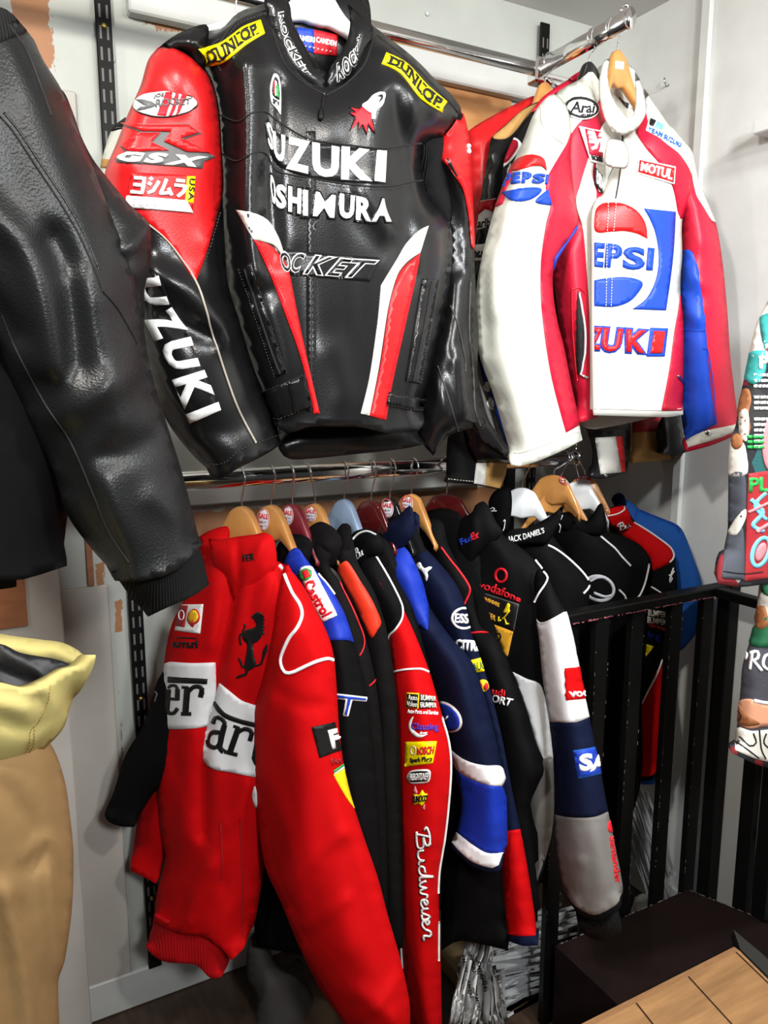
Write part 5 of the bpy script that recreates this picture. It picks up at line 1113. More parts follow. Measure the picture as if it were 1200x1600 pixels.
# ---- red jacket with the black horse
a = 40; X0 = 0.46
J = jk('racing_jacket', 'bright red racing jacket with black prancing horse badge, first on the lower rail', (0.5, YLO, 0.7), GJ)
fs = panel('sleeve', [(300, 930), (275, 960), (262, 1000), (248, 1090), (235, 1145), (222, 1230), (206, 1340), (205, 1356, 1), (225, 1366), (244, 1377, 1), (262, 1330), (300, 1200), (320, 1000)], V(X0, a, -0.03), 0.03, 0.03, 'red_cloth', J, R=0.04, sp=9, opened=[(200, 1335, 250, 1382)])
rb = panel('body', [(318, 880), (335, 866), (372, 862), (400, 868), (440, 880), (470, 910), (500, 970), (510, 1060), (480, 1180), (430, 1290), (412, 1362), (398, 1440), (380, 1473, 1), (362, 1488, 1), (345, 1468), (322, 1453), (282, 1447), (243, 1433, 1), (244, 1400), (252, 1372), (259, 1340), (250, 1290), (243, 1200), (248, 1134), (257, 1040), (268, 995), (290, 930)], V(X0, a), 0.055, 0.045, 'red_cloth', J, R=0.07, sp=9, opened=[(238, 1425, 385, 1492)],
    folds=[([(372, 880), (360, 960), (345, 1040), (332, 1100), (322, 1180), (318, 1300)], -0.020, 9), ([(385, 880), (372, 980), (355, 1060)], 0.010, 12), ([(330, 890), (335, 960), (330, 1010)], 0.010, 14), ([(300, 1150), (290, 1220), (300, 1300)], 0.010, 16), ([(330, 1180), (345, 1260), (340, 1340)], 0.008, 20), ([(280, 1160), (275, 1260), (262, 1340)], -0.008, 14), ([(375, 1220), (350, 1320), (300, 1430)], 0.010, 18), ([(260, 1360), (256, 1420)], 0.006, 8), ([(290, 1390), (283, 1440)], -0.005, 6), ([(325, 1400), (315, 1445)], -0.005, 6), ([(395, 1240), (380, 1380), (370, 1460)], -0.008, 9), ([(258, 1380), (275, 1330), (290, 1290)], 0.006, 7), ([(300, 1430), (310, 1380), (330, 1340)], 0.006, 6), ([(265, 1430), (268, 1400)], -0.006, 5), ([(305, 1440), (308, 1410)], -0.006, 5), ([(340, 1460), (352, 1410)], 0.006, 6), ([(335, 1300), (365, 1270), (390, 1225)], 0.006, 8), ([(275, 1180), (300, 1260)], -0.006, 8), ([(420, 905), (405, 960)], 0.006, 10), ([(395, 1010), (430, 950), (450, 900)], -0.006, 9), ([(345, 1290), (348, 1380)], -0.006, 6), ([(440, 980), (420, 1060), (400, 1100)], -0.008, 14)], nz=(0.007, 9), seed=21)
hm = panel('waistband', [(244, 1430, 1), (282, 1446), (322, 1452), (345, 1466), (362, 1486, 1), (356, 1508), (345, 1525, 1), (328, 1527), (305, 1507), (262, 1503), (243, 1494), (230, 1480, 1), (234, 1460)], V(X0, a, 0.005), 0.042, 0.035, 'red_knit', J, R=0.04, sp=7, opened=[(226, 1470, 352, 1532), (240, 1425, 366, 1490)], nz=(0.003, 12))
cl1 = panel('collar', [(312, 838, 1), (330, 828), (356, 823), (358, 850), (350, 866), (345, 900), (330, 930), (318, 900), (312, 870)], V(X0, a, -0.015), 0.02, 0.02, 'red_cloth', J, R=0.015, sp=6, nz=(0.003, 12))
cl2 = panel('collar', [(326, 842, 1), (345, 843), (372, 838), (398, 835), (414, 832), (425, 838), (430, 850), (432, 880), (420, 905), (395, 930), (375, 960), (362, 930), (345, 900), (332, 880)], V(X0, a, 0.045), 0.022, 0.03, 'red_cloth', J, R=0.025, sp=6, folds=[([(370, 842), (372, 880), (374, 940)], -0.008, 5), ([(412, 842), (400, 870), (385, 890)], 0.006, 6)], nz=(0.004, 14))
decal('lettering', txt('FER', [(379, 867), (399, 864), (398, 875), (380, 878)], 0.03), 'black_thread', cl2, J, 0.001, 3)
ns = panel('sleeve', [(446, 880), (462, 905), (485, 940), (505, 975), (517, 1005), (523, 1035), (527, 1090), (531, 1150), (543, 1225), (566, 1300), (590, 1370), (606, 1430), (626, 1500), (640, 1565), (641, 1600), (640, 1660, 1), (560, 1660, 1), (536, 1600), (500, 1545), (468, 1480), (440, 1412), (414, 1352), (402, 1262), (397, 1200), (397, 1120), (408, 1070), (424, 1000), (435, 930)], V(X0, a, 0.055, ), 0.06, 0.045, 'red_cloth', J, R=0.08, sp=9, opened=[(540, 1640, 650, 1665)],
    folds=[([(420, 1100), (440, 1040), (470, 1000)], 0.008, 16), ([(430, 1180), (445, 1100), (480, 1060)], -0.006, 18), ([(470, 1200), (480, 1320), (540, 1470)], 0.010, 26), ([(540, 1330), (570, 1420), (600, 1520)], -0.008, 20), ([(480, 1440), (540, 1400)], 0.007, 10), ([(450, 1390), (500, 1330), (540, 1300)], 0.006, 9), ([(440, 1090), (470, 1110), (500, 1110)], -0.005, 10), ([(560, 1580), (600, 1545), (625, 1520)], 0.006, 8), ([(545, 1600), (590, 1610)], -0.006, 8), ([(560, 1540), (610, 1580)], 0.008, 12), ([(420, 1220), (450, 1300), (470, 1400)], 0.006, 16)], nz=(0.007, 8), seed=22)
piping('piping', [[(437, 884), (444, 896), (456, 925), (468, 944), (472, 960), (465, 980), (452, 997), (440, 1025), (440, 1040), (447, 1051), (458, 1050), (475, 1042), (495, 1033), (512, 1029), (520, 1031)]], 5.5, 'white_cloth', [ns, rb], ns, 0.001)
P_ = decal('sponsor_patch', poly([(281, 945), (318, 944), (313, 990), (274, 985)], 4), 'white_patch', rb, J, 0.002, 5)
decal('patch_ground', poly([(281, 946), (295, 946), (290, 980), (275, 978)], 3), 'dark_red_thread', rb, P_, 0.0032, 4)
decal('shell_emblem', sm([(305, 951), (311, 955), (314, 964), (311, 972), (305, 976), (303, 980), (298, 976), (294, 968), (297, 957)], 3), 'red_thread', rb, P_, 0.0032, 4); decal('shell_emblem', sm([(305, 953), (310, 957), (312, 964), (309, 970), (304, 973), (299, 971), (296, 965), (299, 957)], 3), 'yellow_thread', rb, P_, 0.0042, 4)
piping('shell_ribs', [[(303, 973), (x, 956 + abs(x - 304) * .35)] for x in (298, 301, 304, 307, 310)], 0.9, 'red_thread', rb, P_, 0.0042, 0.3)
piping('lettering', [list(map(tuple, np.vstack([ell(286, 961, 4.2, 8, 0)[0], ell(286, 961, 4.2, 8, 0)[0][:1]])))], 1.4, 'white_thread', rb, P_, 0.0042, 0.3)
decal('lettering', txt('errari', [(271, 999), (310, 1000), (309, 1013), (270, 1012)], 0.03), 'black_thread', rb, J, 0.002, 3); decal('lettering', poly([(277, 995), (309, 996), (309, 998), (277, 997)], 3), 'black_thread', rb, J, 0.002, 3)
# big word band
B1 = decal('word_band', sm([(257, 1037, 1), (266, 1034, 1), (300, 1036), (336, 1035, 1), (338, 1080), (333, 1132, 1), (300, 1138), (262, 1139, 1), (248, 1134, 1)], 5), 'white_cloth', rb, J, 0.002, 6)
decal('lettering', poly([(264, 1057), (324, 1060), (324, 1068), (264, 1066)], 4), 'black_thread', rb, B1, 0.0035, 5)
def slab_letter(ch, q, w=7.0):
    f = quadmap(q); g = lambda pts: [tuple(f(np.array([p], float))[0]) for p in pts]
    sx = np.linalg.norm(np.array(q[1]) - np.array(q[0])); tn = w * 0.55
    if ch == 'e': return rib(g([(.14, .12), (.14, .85)]), w, False) + rib(g([(.1, .9), (.3, .99), (.7, .99), (.86, .85), (.86, .52)]), tn, True) + rib(g([(.86, .88), (.86, .48)]), w * .9, False) + rib(g([(.14, .52), (.9, .52)]), tn, False) + rib(g([(.12, .15), (.3, .02), (.65, .02), (.9, .2)]), w * .75, True)
    if ch == 'r': return rib(g([(.26, .0), (.26, .96)]), w * 1.2, False) + rib(g([(.02, .03), (.58, .03)]), w * .75, False) + rib(g([(.02, .95), (.3, .95)]), tn, False) + rib(g([(.3, .78), (.52, .97), (.8, .98), (.92, .86)]), w * .85, True) + rib(g([(.9, .95), (.9, .62)]), w * .9, False)
    if ch == 'a': return rib(g([(.1, .72), (.15, .93), (.45, .99), (.72, .92), (.74, .75)]), w * .8, True) + rib(g([(.74, .85), (.72, .1), (.95, .0)]), w * 1.1, True) + rib(g([(.7, .56), (.3, .50), (.08, .32), (.12, .1), (.35, .01), (.6, .08), (.72, .28)]), w * .9, True)
    if ch == 'f': return rib(g([(.5, 0), (.5, 1)]), w, False)
for ch, q in (('e', [(263, 1070), (282, 1071), (281, 1115), (259, 1114)]), ('r', [(285, 1071), (321, 1072), (311, 1116), (284, 1116)])): decal('lettering', slab_letter(ch, q, 7.5), 'black_thread', rb, B1, 0.0035, 4)
B2 = decal('word_band', sm([(344, 1067, 1), (360, 1080), (378, 1094), (397, 1101, 1), (420, 1110), (420, 1214, 1), (395, 1213), (360, 1206), (335, 1201), (322, 1192), (317, 1180), (322, 1140), (335, 1100)], 5), 'white_cloth', rb, J, 0.003, 6)
decal('lettering', poly([(338, 1095, 0), (352, 1112, 0), (375, 1122, 0), (405, 1130, 0), (405, 1136, 0), (375, 1129, 0), (350, 1119, 0), (336, 1102, 0)], 3), 'black_thread', rb, B2, 0.0045, 5)
for ch, q in (('a', [(336, 1116), (360, 1128), (352, 1174), (322, 1164)]), ('r', [(366, 1131), (400, 1142), (388, 1184), (350, 1174)]), ('e', [(404, 1142), (425, 1150), (418, 1200), (394, 1190)])): decal('lettering', slab_letter(ch, q, 7.5), 'black_thread', rb, B2, 0.0045, 4)
# horse badge
hz = lambda L: [(150 + x / 4, 820 + y / 4) for x, y in L]
horse = sm(hz([(1000, 548), (1022, 545), (1040, 560), (1048, 590), (1046, 640), (1040, 690), (1010, 730), (985, 745), (985, 790), (990, 830), (1000, 860), (985, 895), (950, 910), (930, 895), (935, 850), (945, 790), (945, 745), (925, 720), (915, 690), (930, 660), (960, 650), (990, 640), (1005, 620), (990, 590), (985, 575)]), 2)
legs = rib(hz([(930, 690), (905, 680), (900, 710), (905, 750)]), 2.6) + rib(hz([(925, 700), (920, 660), (935, 630), (925, 620)]), 2.6) + rib(hz([(940, 880), (945, 910), (935, 935), (900, 945), (882, 955)]), 4) + rib(hz([(935, 885), (915, 885), (905, 855), (893, 830)]), 2.8) + rib(hz([(995, 880), (1030, 870), (1045, 830), (1050, 790), (1075, 745)]), 3.2) + rib(hz([(1040, 850), (1060, 800), (1075, 770)]), 2.5) + rib(hz([(990, 560), (975, 575), (990, 580)]), 2.5)
mane = sum([rib(hz([(1030 + 2 * i, 560 + 22 * i), (1052 + (i % 2) * 4, 575 + 22 * i)]), 1.8) for i in range(6)], [])
decal('horse_badge', horse + legs + mane, 'black_thread', rb, J, 0.002, 4)
piping('seam', [[(345, 1285), (347, 1330), (346, 1378)], [(375, 1280), (379, 1390), (378, 1465)]], 1.6, 'dark_red_thread', rb, rb, 0.001)
P_ = decal('sleeve_patch', poly([(487, 1136), (523, 1128), (533, 1172), (499, 1184)], 4), 'black_thread', ns, J, 0.002, 5)
decal('lettering', txt('F', [(511, 1141), (525, 1137), (531, 1166), (518, 1170)], 0.06) + rib([(527, 1152), (533, 1151)], 3), 'white_thread', ns, P_, 0.0035, 3)
decal('lettering', txt('Fer', [(516, 1186), (534, 1182), (536, 1191), (518, 1195)], 0.04), 'dark_red_thread', ns, J, 0.002, 3)
S_ = decal('shield_badge', sm([(521, 1211, 1), (540, 1199, 1), (543, 1220), (548, 1245), (554, 1264, 1), (540, 1245), (529, 1226)], 3), 'yellow_thread', ns, J, 0.002, 4)
decal('shield_band', poly([(521, 1204), (537, 1193), (538, 1196), (522, 1207)], 3), 'green_thread', ns, J, 0.002, 3); decal('shield_band', poly([(522, 1207), (538, 1196), (539, 1199), (522, 1210)], 3), 'white_thread', ns, J, 0.002, 3)
decal('word_band', sm([(398, 1228), (401, 1236), (402, 1255), (401, 1263), (396, 1255), (394, 1240)], 3), 'white_cloth', [ns, rb], J, 0.002, 4)

# ---- blue-shouldered black jacket
a = 37; X0 = 0.57
J = jk('racing_jacket', 'black racing jacket with blue shoulder and long white motor-oil patch, behind the red one', (0.6, YLO, 0.7), GJ)
fs = panel('sleeve', [(300, 1000), (262, 1040), (246, 1064), (225, 1130), (197, 1178), (181, 1226), (178, 1236), (165, 1270), (172, 1282), (190, 1289), (210, 1290, 1), (240, 1240), (300, 1180)], V(0.50, 50, 0), 0.03, 0.03, 'black_cloth', J, R=0.04, sp=9, opened=[(160, 1262, 215, 1295)])
decal('lettering', rib([(242, 1080), (246, 1084), (242, 1096)], 1.6, False, 2), 'grey_thread', fs, J, 0.002, 3)
cb = panel('body', [(430, 860), (445, 838), (470, 835), (490, 850), (480, 900), (520, 1000), (560, 1100), (560, 1420), (520, 1500, 1), (400, 1480, 1), (380, 1200), (400, 1000)], V(X0, a), 0.03, 0.03, 'black_cloth', J, R=0.05, sp=12)
cs = panel('sleeve', [(443, 890), (452, 862), (466, 856), (483, 880), (512, 914), (537, 956), (552, 1000), (566, 1050), (577, 1110), (586, 1190), (594, 1290), (600, 1400), (604, 1520, 1), (540, 1540, 1), (500, 1300), (495, 1100), (492, 990), (475, 950), (458, 915)], V(X0, a, 0.03), 0.045, 0.03, 'black_cloth', J, R=0.06, sp=9, folds=[([(530, 1010), (540, 1200), (560, 1400)], 0.008, 16)], nz=(0.006, 8), seed=31)
bluep = decal('shoulder_panel', sm([(443, 892), (452, 862), (466, 857), (483, 880), (512, 914), (537, 956), (551, 996), (554, 1004, 1), (540, 1000), (507, 1001, 1), (495, 990), (475, 950), (458, 915)], 5), 'blue_cloth', cs, cs, 0.002, 6)
P_ = decal('oil_patch', sm([(469, 894), (472, 887), (481, 885), (488, 888), (526, 961, 1), (505, 972, 1), (487, 938)], 4), 'white_patch', cs, J, 0.0036, 5, thick=0.002)
decal('patch_roundel', ell(478, 898, 9, 9), 'green_thread', cs, P_, 0.005, 4); decal('patch_roundel', poly([(474, 893), (480, 891), (485, 901), (478, 904)], 3), 'red_thread', cs, P_, 0.006, 3)
decal('lettering', txt('Castrol', [(487, 903), (520, 957), (506, 964), (476, 914)], 0.035), 'red_thread', cs, P_, 0.0052, 3)
piping('piping', [[(460, 919), (474, 950), (488, 975), (496, 990)], [(497, 897), (510, 913), (524, 932)]], 2.6, 'white_thread', cs, cs, 0.003)
o = decal('lettering', poly([(522, 1083), (574, 1089), (572, 1096), (550, 1094), (544, 1119), (536, 1118), (540, 1093), (522, 1091)], 3), 'white_thread', cs, J, 0.002, 4); decal('lettering_fill', poly([(524, 1085), (571, 1091), (570, 1094), (547, 1092), (542, 1117), (539, 1116), (543, 1091), (524, 1089)], 3), 'blue_thread', cs, o, 0.0034, 4)

# ---- black jacket with red piping
a = 34; X0 = 0.63
J = jk('racing_jacket', 'plain black racing jacket with thin red piping, between the blue-shouldered and orange-red ones', (0.68, YLO, 0.7), GJ)
s = panel('sleeve', [(470, 850), (490, 838), (520, 850), (515, 885), (532, 910), (556, 955), (575, 1010), (588, 1070), (598, 1160), (604, 1300), (606, 1460, 1), (560, 1500, 1), (540, 1200), (510, 960)], V(X0, a, 0.02), 0.04, 0.03, 'soft_black_cloth', J, R=0.05, sp=9, nz=(0.006, 9), seed=33)
piping('piping', [[(518, 888), (525, 897), (533, 914), (550, 950), (566, 988), (569, 1003), (567, 1014), (562, 1024)], [(588, 1058), (584, 1065), (576, 1072)]], 2.2, 'red_thread', s, s, 0.002)
panel('collar', [(478, 832), (500, 815), (525, 828), (535, 850), (520, 885), (495, 885), (480, 865)], V(X0, a, 0.01), 0.018, 0.02, 'soft_black_cloth', J, R=0.012, sp=7, folds=[([(490, 850), (515, 855)], 0.006, 6)])
J2 = jk('racing_jacket', 'black racing jacket with orange-red shoulder panel', (0.72, YLO, 0.7), GJ)
a = 31; X0 = 0.68
s = panel('sleeve', [(500, 870), (525, 840), (548, 835), (560, 880), (585, 925), (602, 975), (612, 1030), (622, 1120), (628, 1300), (630, 1480, 1), (590, 1500, 1), (575, 1250), (570, 1050), (560, 1000), (530, 900)], V(X0, a, 0.02), 0.04, 0.03, 'soft_black_cloth', J2, R=0.05, sp=9, nz=(0.006, 9), seed=35)
decal('shoulder_panel', sm([(529, 886), (541, 876), (552, 889), (564, 909), (583, 942), (595, 973), (590, 983), (581, 997), (572, 980), (560, 955), (543, 922), (530, 895)], 5), 'orange_red_cloth', s, s, 0.003, 6)
panel('collar', [(520, 840), (535, 818), (548, 822), (548, 850), (540, 878), (525, 890), (515, 870)], V(X0, a, 0.03), 0.018, 0.02, 'soft_black_cloth', J2, R=0.012, sp=6)

# ---- red and black beer jacket with script lettering
a = 28; X0 = 0.76
J = jk('racing_jacket', 'red-sleeved black racing jacket with white script down the sleeve and sponsor patches', (0.8, YLO, 0.7), GJ)
bb_ = panel('body', [(545, 870), (560, 845), (600, 840), (620, 880), (660, 1000), (690, 1150), (690, 1420, 1), (610, 1420, 1), (590, 1100), (570, 930)], V(X0, a, -0.01), 0.025, 0.03, 'black_cloth', J, R=0.05, sp=12)
bs = panel('sleeve', [(560, 905), (562, 870), (576, 858), (588, 868), (602, 893), (618, 923), (632, 955), (648, 990), (664, 1030), (675, 1062), (690, 1115), (702, 1165), (706, 1217), (702, 1260), (696, 1310), (687, 1362), (686, 1420), (689, 1520), (691, 1640, 1), (648, 1640, 1), (641, 1600), (632, 1545), (624, 1450), (619, 1350), (613, 1240), (609, 1120), (606, 1050), (606, 1000), (590, 960), (572, 930)], V(X0, a, 0.035), 0.05, 0.04, 'red_cloth', J, R=0.06, sp=9, opened=[(640, 1630, 700, 1645)],
    folds=[([(625, 1250), (640, 1350), (650, 1450), (665, 1600)], 0.007, 12), ([(690, 1270), (672, 1360), (670, 1450)], 0.007, 12), ([(650, 1090), (670, 1200)], 0.006, 18), ([(640, 1480), (652, 1560), (655, 1640)], -0.008, 8)], nz=(0.005, 9), seed=41)
decal('shoulder_panel', sm([(560, 905), (562, 870), (576, 858), (588, 868), (602, 893), (618, 923), (629, 952), (628, 968), (618, 984), (608, 993), (603, 1000), (590, 960), (572, 930)], 5), 'black_cloth', bs, bs, 0.002, 6)
piping('piping', [[(587, 867), (601, 892), (617, 922), (628, 948), (628, 966), (618, 984), (608, 994), (606, 1030), (606, 1060), (610, 1052), (627, 1047), (645, 1045), (660, 1046), (672, 1051)], [(607, 1062), (608, 1117), (612, 1210), (616, 1250), (621, 1350), (626, 1450), (630, 1512)], [(690, 1120), (701, 1160), (704, 1200), (701, 1250), (695, 1305), (686, 1360), (684, 1395)], [(685, 1440), (685, 1500)]], 3.2, 'white_thread', bs, bs, 0.002)
panel('collar', [(549, 838), (555, 830), (572, 826), (590, 832), (600, 850), (598, 868), (580, 870), (560, 885), (552, 870)], V(X0, a, 0.04), 0.018, 0.02, 'black_cloth', J, R=0.012, sp=6)
cc = [o for o in J.children if o.name.startswith('collar')][0]
piping('piping', [[(552, 842), (560, 834), (574, 830), (588, 836)]], 3.0, 'white_thread', cc, cc, 0.001)
def script_bud(f, k0=0):
    S = [[(0.02, .0), (0.06, .95)], [(.0, .62), (-.03, .8), (.04, 1.0), (.12, .98), (.14, .72), (.06, .54)], [(.06, .54), (.15, .46), (.15, .1), (.08, .0), (.0, .05)],
         [(.18, .5), (.18, .12), (.22, .03), (.26, .15), (.275, .5), (.275, .12), (.31, .05)], [(.385, .45), (.34, .45), (.32, .2), (.35, .03), (.40, .2), (.43, 1.0), (.42, .1), (.46, .06)],
         [(.46, .5), (.475, .1), (.5, .03), (.525, .48), (.535, .1), (.565, .05), (.59, .5), (.62, .42)], [(.63, .22), (.68, .36), (.66, .5), (.63, .4), (.63, .1), (.67, .03), (.71, .2)],
         [(.715, .5), (.715, .1), (.75, .05)], [(.75, .1), (.79, .58), (.81, .3), (.80, .05), (.76, .06)], [(.82, .22), (.865, .36), (.85, .5), (.82, .4), (.82, .1), (.86, .03), (.90, .2)], [(.90, .2), (.93, .55), (.97, .5), (.955, .1), (1.0, .05)]]
    if k0: S = S[:k0]
    return [[tuple(f(np.array([p], float))[0]) for p in s_] for s_ in S]
o = decal('lettering', ribs(script_bud(quadmap([(671, 1297), (683, 1466), (660, 1470), (650, 1300)])), 4.2), 'black_thread', bs, J, 0.002, 4)
decal('lettering', ribs(script_bud(quadmap([(671, 1296), (682, 1465), (661, 1469), (651, 1299)])), 2.8), 'white_thread', bs, o or J, 0.0035, 4)
decal('lettering', ribs(script_bud(quadmap([(554, 858), (592, 836), (594, 850), (557, 874)]), 4), 1.5), 'white_thread', [cc, bs], J, 0.003, 3)
P_ = decal('sponsor_patch', poly([(636, 1082), (655, 1083), (654, 1107), (635, 1105)], 3), 'yellow_thread', bs, J, 0.002, 4)
decal('patch_ground', poly([(637.5, 1083.5), (653.5, 1084.5), (652.5, 1105.5), (636.5, 1103.5)], 3), 'black_thread', bs, P_, 0.003, 4); decal('lettering', txt('Auto', [(639, 1085), (653, 1086), (653, 1094), (639, 1093)], 0.02) + txt('Value', [(638, 1095), (652, 1096), (652, 1104), (638, 1103)], 0.02), 'pale_thread', bs, P_, 0.0042, 3)
P_ = decal('sponsor_patch', poly([(656, 1084), (674, 1088), (680, 1106), (655, 1107)], 3), 'black_thread', bs, J, 0.002, 4)
decal('lettering', txt('BUMPER', [(657, 1085), (680, 1088), (680, 1095), (657, 1094)], 0.02) + txt('BUMPER', [(657, 1097), (681, 1098), (681, 1106), (657, 1105)], 0.02), 'pale_thread', bs, P_, 0.0036, 3)
decal('lettering', txt('Auto Parts and Service', [(637, 1108), (684, 1110), (684, 1117), (637, 1114)], 0.015, 0.1), 'white_thread', bs, J, 0.002, 3)
decal('crescent', sm([(646, 1120), (640, 1128), (640, 1140), (648, 1150), (658, 1152), (668, 1147), (658, 1148), (648, 1142), (643, 1132)], 3), 'white_thread', bs, J, 0.002, 3)
o = decal('lettering', txt('Clausing', [(643, 1129), (685, 1130), (684, 1144), (644, 1143)], 0.035), 'purple_thread', bs, J, 0.0026, 3); decal('lettering', txt('Group', [(657, 1143), (667, 1142), (667, 1148), (657, 1148)], 0.03), 'white_thread', bs, J, 0.003, 2)
P_ = decal('sponsor_patch', poly([(634, 1159), (682, 1158), (676, 1192), (633, 1198)], 4), 'yellow_patch', bs, J, 0.002, 5)
decal('patch_roundel', ring(647, 1172, 4.5, 7, 1.2), 'pale_thread', bs, P_, 0.0034, 3); decal('lettering', txt('BOSCH', [(653, 1167), (678, 1165), (676, 1178), (653, 1179)], 0.04), 'red_thread', bs, P_, 0.0034, 3); decal('lettering', txt('Spark Plugs', [(642, 1184), (675, 1181), (674, 1191), (642, 1193)], 0.02), 'black_thread', bs, P_, 0.0034, 3)
P_ = decal('sponsor_patch', sm([(643, 1204), (668, 1202), (673, 1206), (671, 1220), (664, 1223), (642, 1224), (636, 1215)], 3), 'white_thread', bs, J, 0.002, 4); decal('patch_ground', sm([(644, 1206), (668, 1204), (671, 1208), (669, 1218), (663, 1220), (643, 1221), (640, 1213)], 3), 'black_thread', bs, P_, 0.003, 4)
decal('lettering', txt('FREIGHTLINER', [(642, 1208), (671, 1206), (669, 1217), (642, 1219)], 0.015, 0.1), 'white_thread', bs, P_, 0.0042, 3)
P_ = decal('sponsor_patch', poly([(647, 1240), (655, 1242), (660, 1234), (664, 1240), (668, 1240), (666, 1250), (662, 1256), (658, 1260), (655, 1255), (646, 1257), (648, 1250)], 3), 'yellow_patch', bs, J, 0.002, 4); decal('lettering', txt('SUNOCO', [(646, 1243), (669, 1241), (667, 1251), (646, 1255)], 0.03), 'black_thread', bs, P_, 0.0034, 3)
decal('patch_arrow', poly([(649, 1228), (653, 1238), (650, 1241), (646, 1236)], 2), 'pink_thread', bs, J, 0.002, 3); decal('patch_arrow', poly([(662, 1257), (664, 1257), (664, 1265), (661, 1263)], 2), 'pink_thread', bs, J, 0.002, 3)

# ---- navy and blue rally jacket
a = 26; X0 = 0.85
J = jk('racing_jacket', 'navy racing jacket with blue shoulder, blue-and-white striped sleeve and blue oval badge', (0.9, YLO, 0.7), GJ)
bd_ = panel('body', [(600, 860), (640, 810), (680, 900), (760, 1100), (790, 1300), (792, 1480, 1), (720, 1465), (690, 1480, 1), (680, 1200), (640, 1000)], V(X0, a, -0.01), 0.025, 0.03, 'black_cloth', J, R=0.05, sp=12, opened=[(685, 1450, 795, 1485)])
fs_ = panel('sleeve', [(596, 905), (602, 873), (618, 850), (636, 858), (650, 884), (662, 915), (672, 950), (704, 995), (735, 1030), (750, 1065), (768, 1127), (784, 1197), (789, 1213), (791, 1250), (792, 1320), (785, 1335), (780, 1352), (770, 1356), (740, 1347), (716, 1328), (705, 1317, 1), (714, 1300), (722, 1258), (714, 1215), (702, 1170), (690, 1115), (672, 1050), (650, 1000), (625, 950)], V(X0, a, 0.035), 0.05, 0.04, 'navy_cloth', J, R=0.06, sp=8, opened=[(702, 1312, 788, 1358)], folds=[([(690, 1000), (720, 1060), (735, 1150)], 0.008, 16), ([(640, 900), (660, 980)], 0.006, 12), ([(770, 1220), (775, 1300)], 0.006, 12), ([(740, 1240), (745, 1310)], -0.005, 12)], nz=(0.006, 9), seed=51)
decal('shoulder_panel', sm([(598, 895), (602, 873), (627, 853), (645, 870), (660, 895), (668, 930), (669, 985, 1), (655, 978), (640, 965), (622, 930), (608, 905)], 5), 'blue_cloth', fs_, fs_, 0.002, 6)
decal('sleeve_band', sm([(702, 1168, 1), (720, 1183), (740, 1192), (762, 1196), (781, 1197), (789, 1213), (783, 1228, 1), (765, 1226), (746, 1220), (722, 1208), (710, 1194)], 4), 'white_cloth', fs_, fs_, 0.003, 6)
decal('sleeve_band', sm([(711, 1192), (722, 1208), (746, 1220), (765, 1226), (784, 1227, 1), (791, 1250), (792, 1320), (785, 1332, 1), (762, 1332), (740, 1320), (714, 1300, 1), (722, 1258)], 5), 'blue_cloth', fs_, fs_, 0.0025, 6)
decal('sleeve_band', sm([(714, 1300, 1), (740, 1320), (762, 1332), (786, 1332, 1), (780, 1352), (770, 1356), (740, 1347), (716, 1328), (705, 1316, 1)], 4), 'white_cloth', fs_, fs_, 0.003, 6)
panel('collar', [(592, 830), (605, 818), (622, 806), (640, 790), (646, 800), (648, 830), (636, 850), (618, 862), (603, 880), (594, 862)], V(X0, a, 0.04), 0.018, 0.02, 'navy_cloth', J, R=0.012, sp=6)
O_ = decal('oval_badge', ell(697, 1120, 29, 20, 42), 'white_patch', fs_, J, 0.002, 5); decal('badge_ground', ell(697, 1120, 26, 17, 42), 'blue_thread', fs_, O_, 0.0034, 5)
decal('lettering', rib([(690, 1120), (696, 1124), (702, 1118)], 2.2), 'white_thread', fs_, O_, 0.005, 3)

# ---- navy jacket with cat emblem and red cuff
a = 24; X0 = 0.91
J = jk('racing_jacket', 'dark navy racing jacket with leaping cat emblem on the shoulder and long red cuff', (0.95, YLO, 0.7), GJ)
ps = panel('sleeve', [(640, 862), (643, 800), (655, 805), (657, 845), (680, 872), (711, 910), (726, 943), (737, 990), (750, 1025), (764, 1070), (784, 1150), (800, 1233), (812, 1290), (826, 1370), (838, 1450), (838, 1467, 1), (815, 1467), (794, 1462, 1), (788, 1400), (782, 1340), (770, 1200), (740, 1080), (700, 1010), (660, 950), (640, 900)], V(X0, a, 0.035), 0.05, 0.04, 'navy_cloth', J, R=0.05, sp=8, opened=[(790, 1455, 842, 1470)], folds=[([(690, 930), (700, 922), (712, 918)], -0.005, 6), ([(655, 850), (690, 910), (725, 985)], 0.005, 14)], nz=(0.005, 10), seed=61)
pb = panel('body', [(645, 810), (700, 900), (780, 1100), (800, 1300), (790, 1420, 1), (720, 1410, 1), (700, 1100)], V(X0, a, -0.015), 0.025, 0.03, 'navy_cloth', J, R=0.05, sp=12)
decal('cuff_band', sm([(784, 1300, 1), (800, 1297), (814, 1295, 1), (826, 1365), (837, 1450), (837, 1462, 1), (815, 1463), (793, 1460, 1), (788, 1400)], 5), 'red_cloth', ps, ps, 0.0025, 6)
decal('cat_emblem', sm([(653, 880), (657, 879), (660, 885), (664, 888), (670, 886), (675, 887), (671, 891), (668, 894), (669, 900), (667, 908), (665, 906), (664, 899), (660, 893), (655, 889), (651, 886)], 2), 'white_thread', ps, J, 0.002, 3)
E_ = decal('oval_badge', ring(725, 966, 20, 17.5, 3.4), 'white_thread', ps, J, 0.002, 4); decal('lettering', txt('ESSO', [(711, 958), (745, 960), (744, 976), (710, 973)], 0.03), 'white_thread', ps, E_ or J, 0.002, 3)
decal('lettering', txt('CITROEN', [(712, 998), (775, 1004), (773, 1022), (712, 1014)], 0.05), 'white_thread', ps, J, 0.002, 3); 
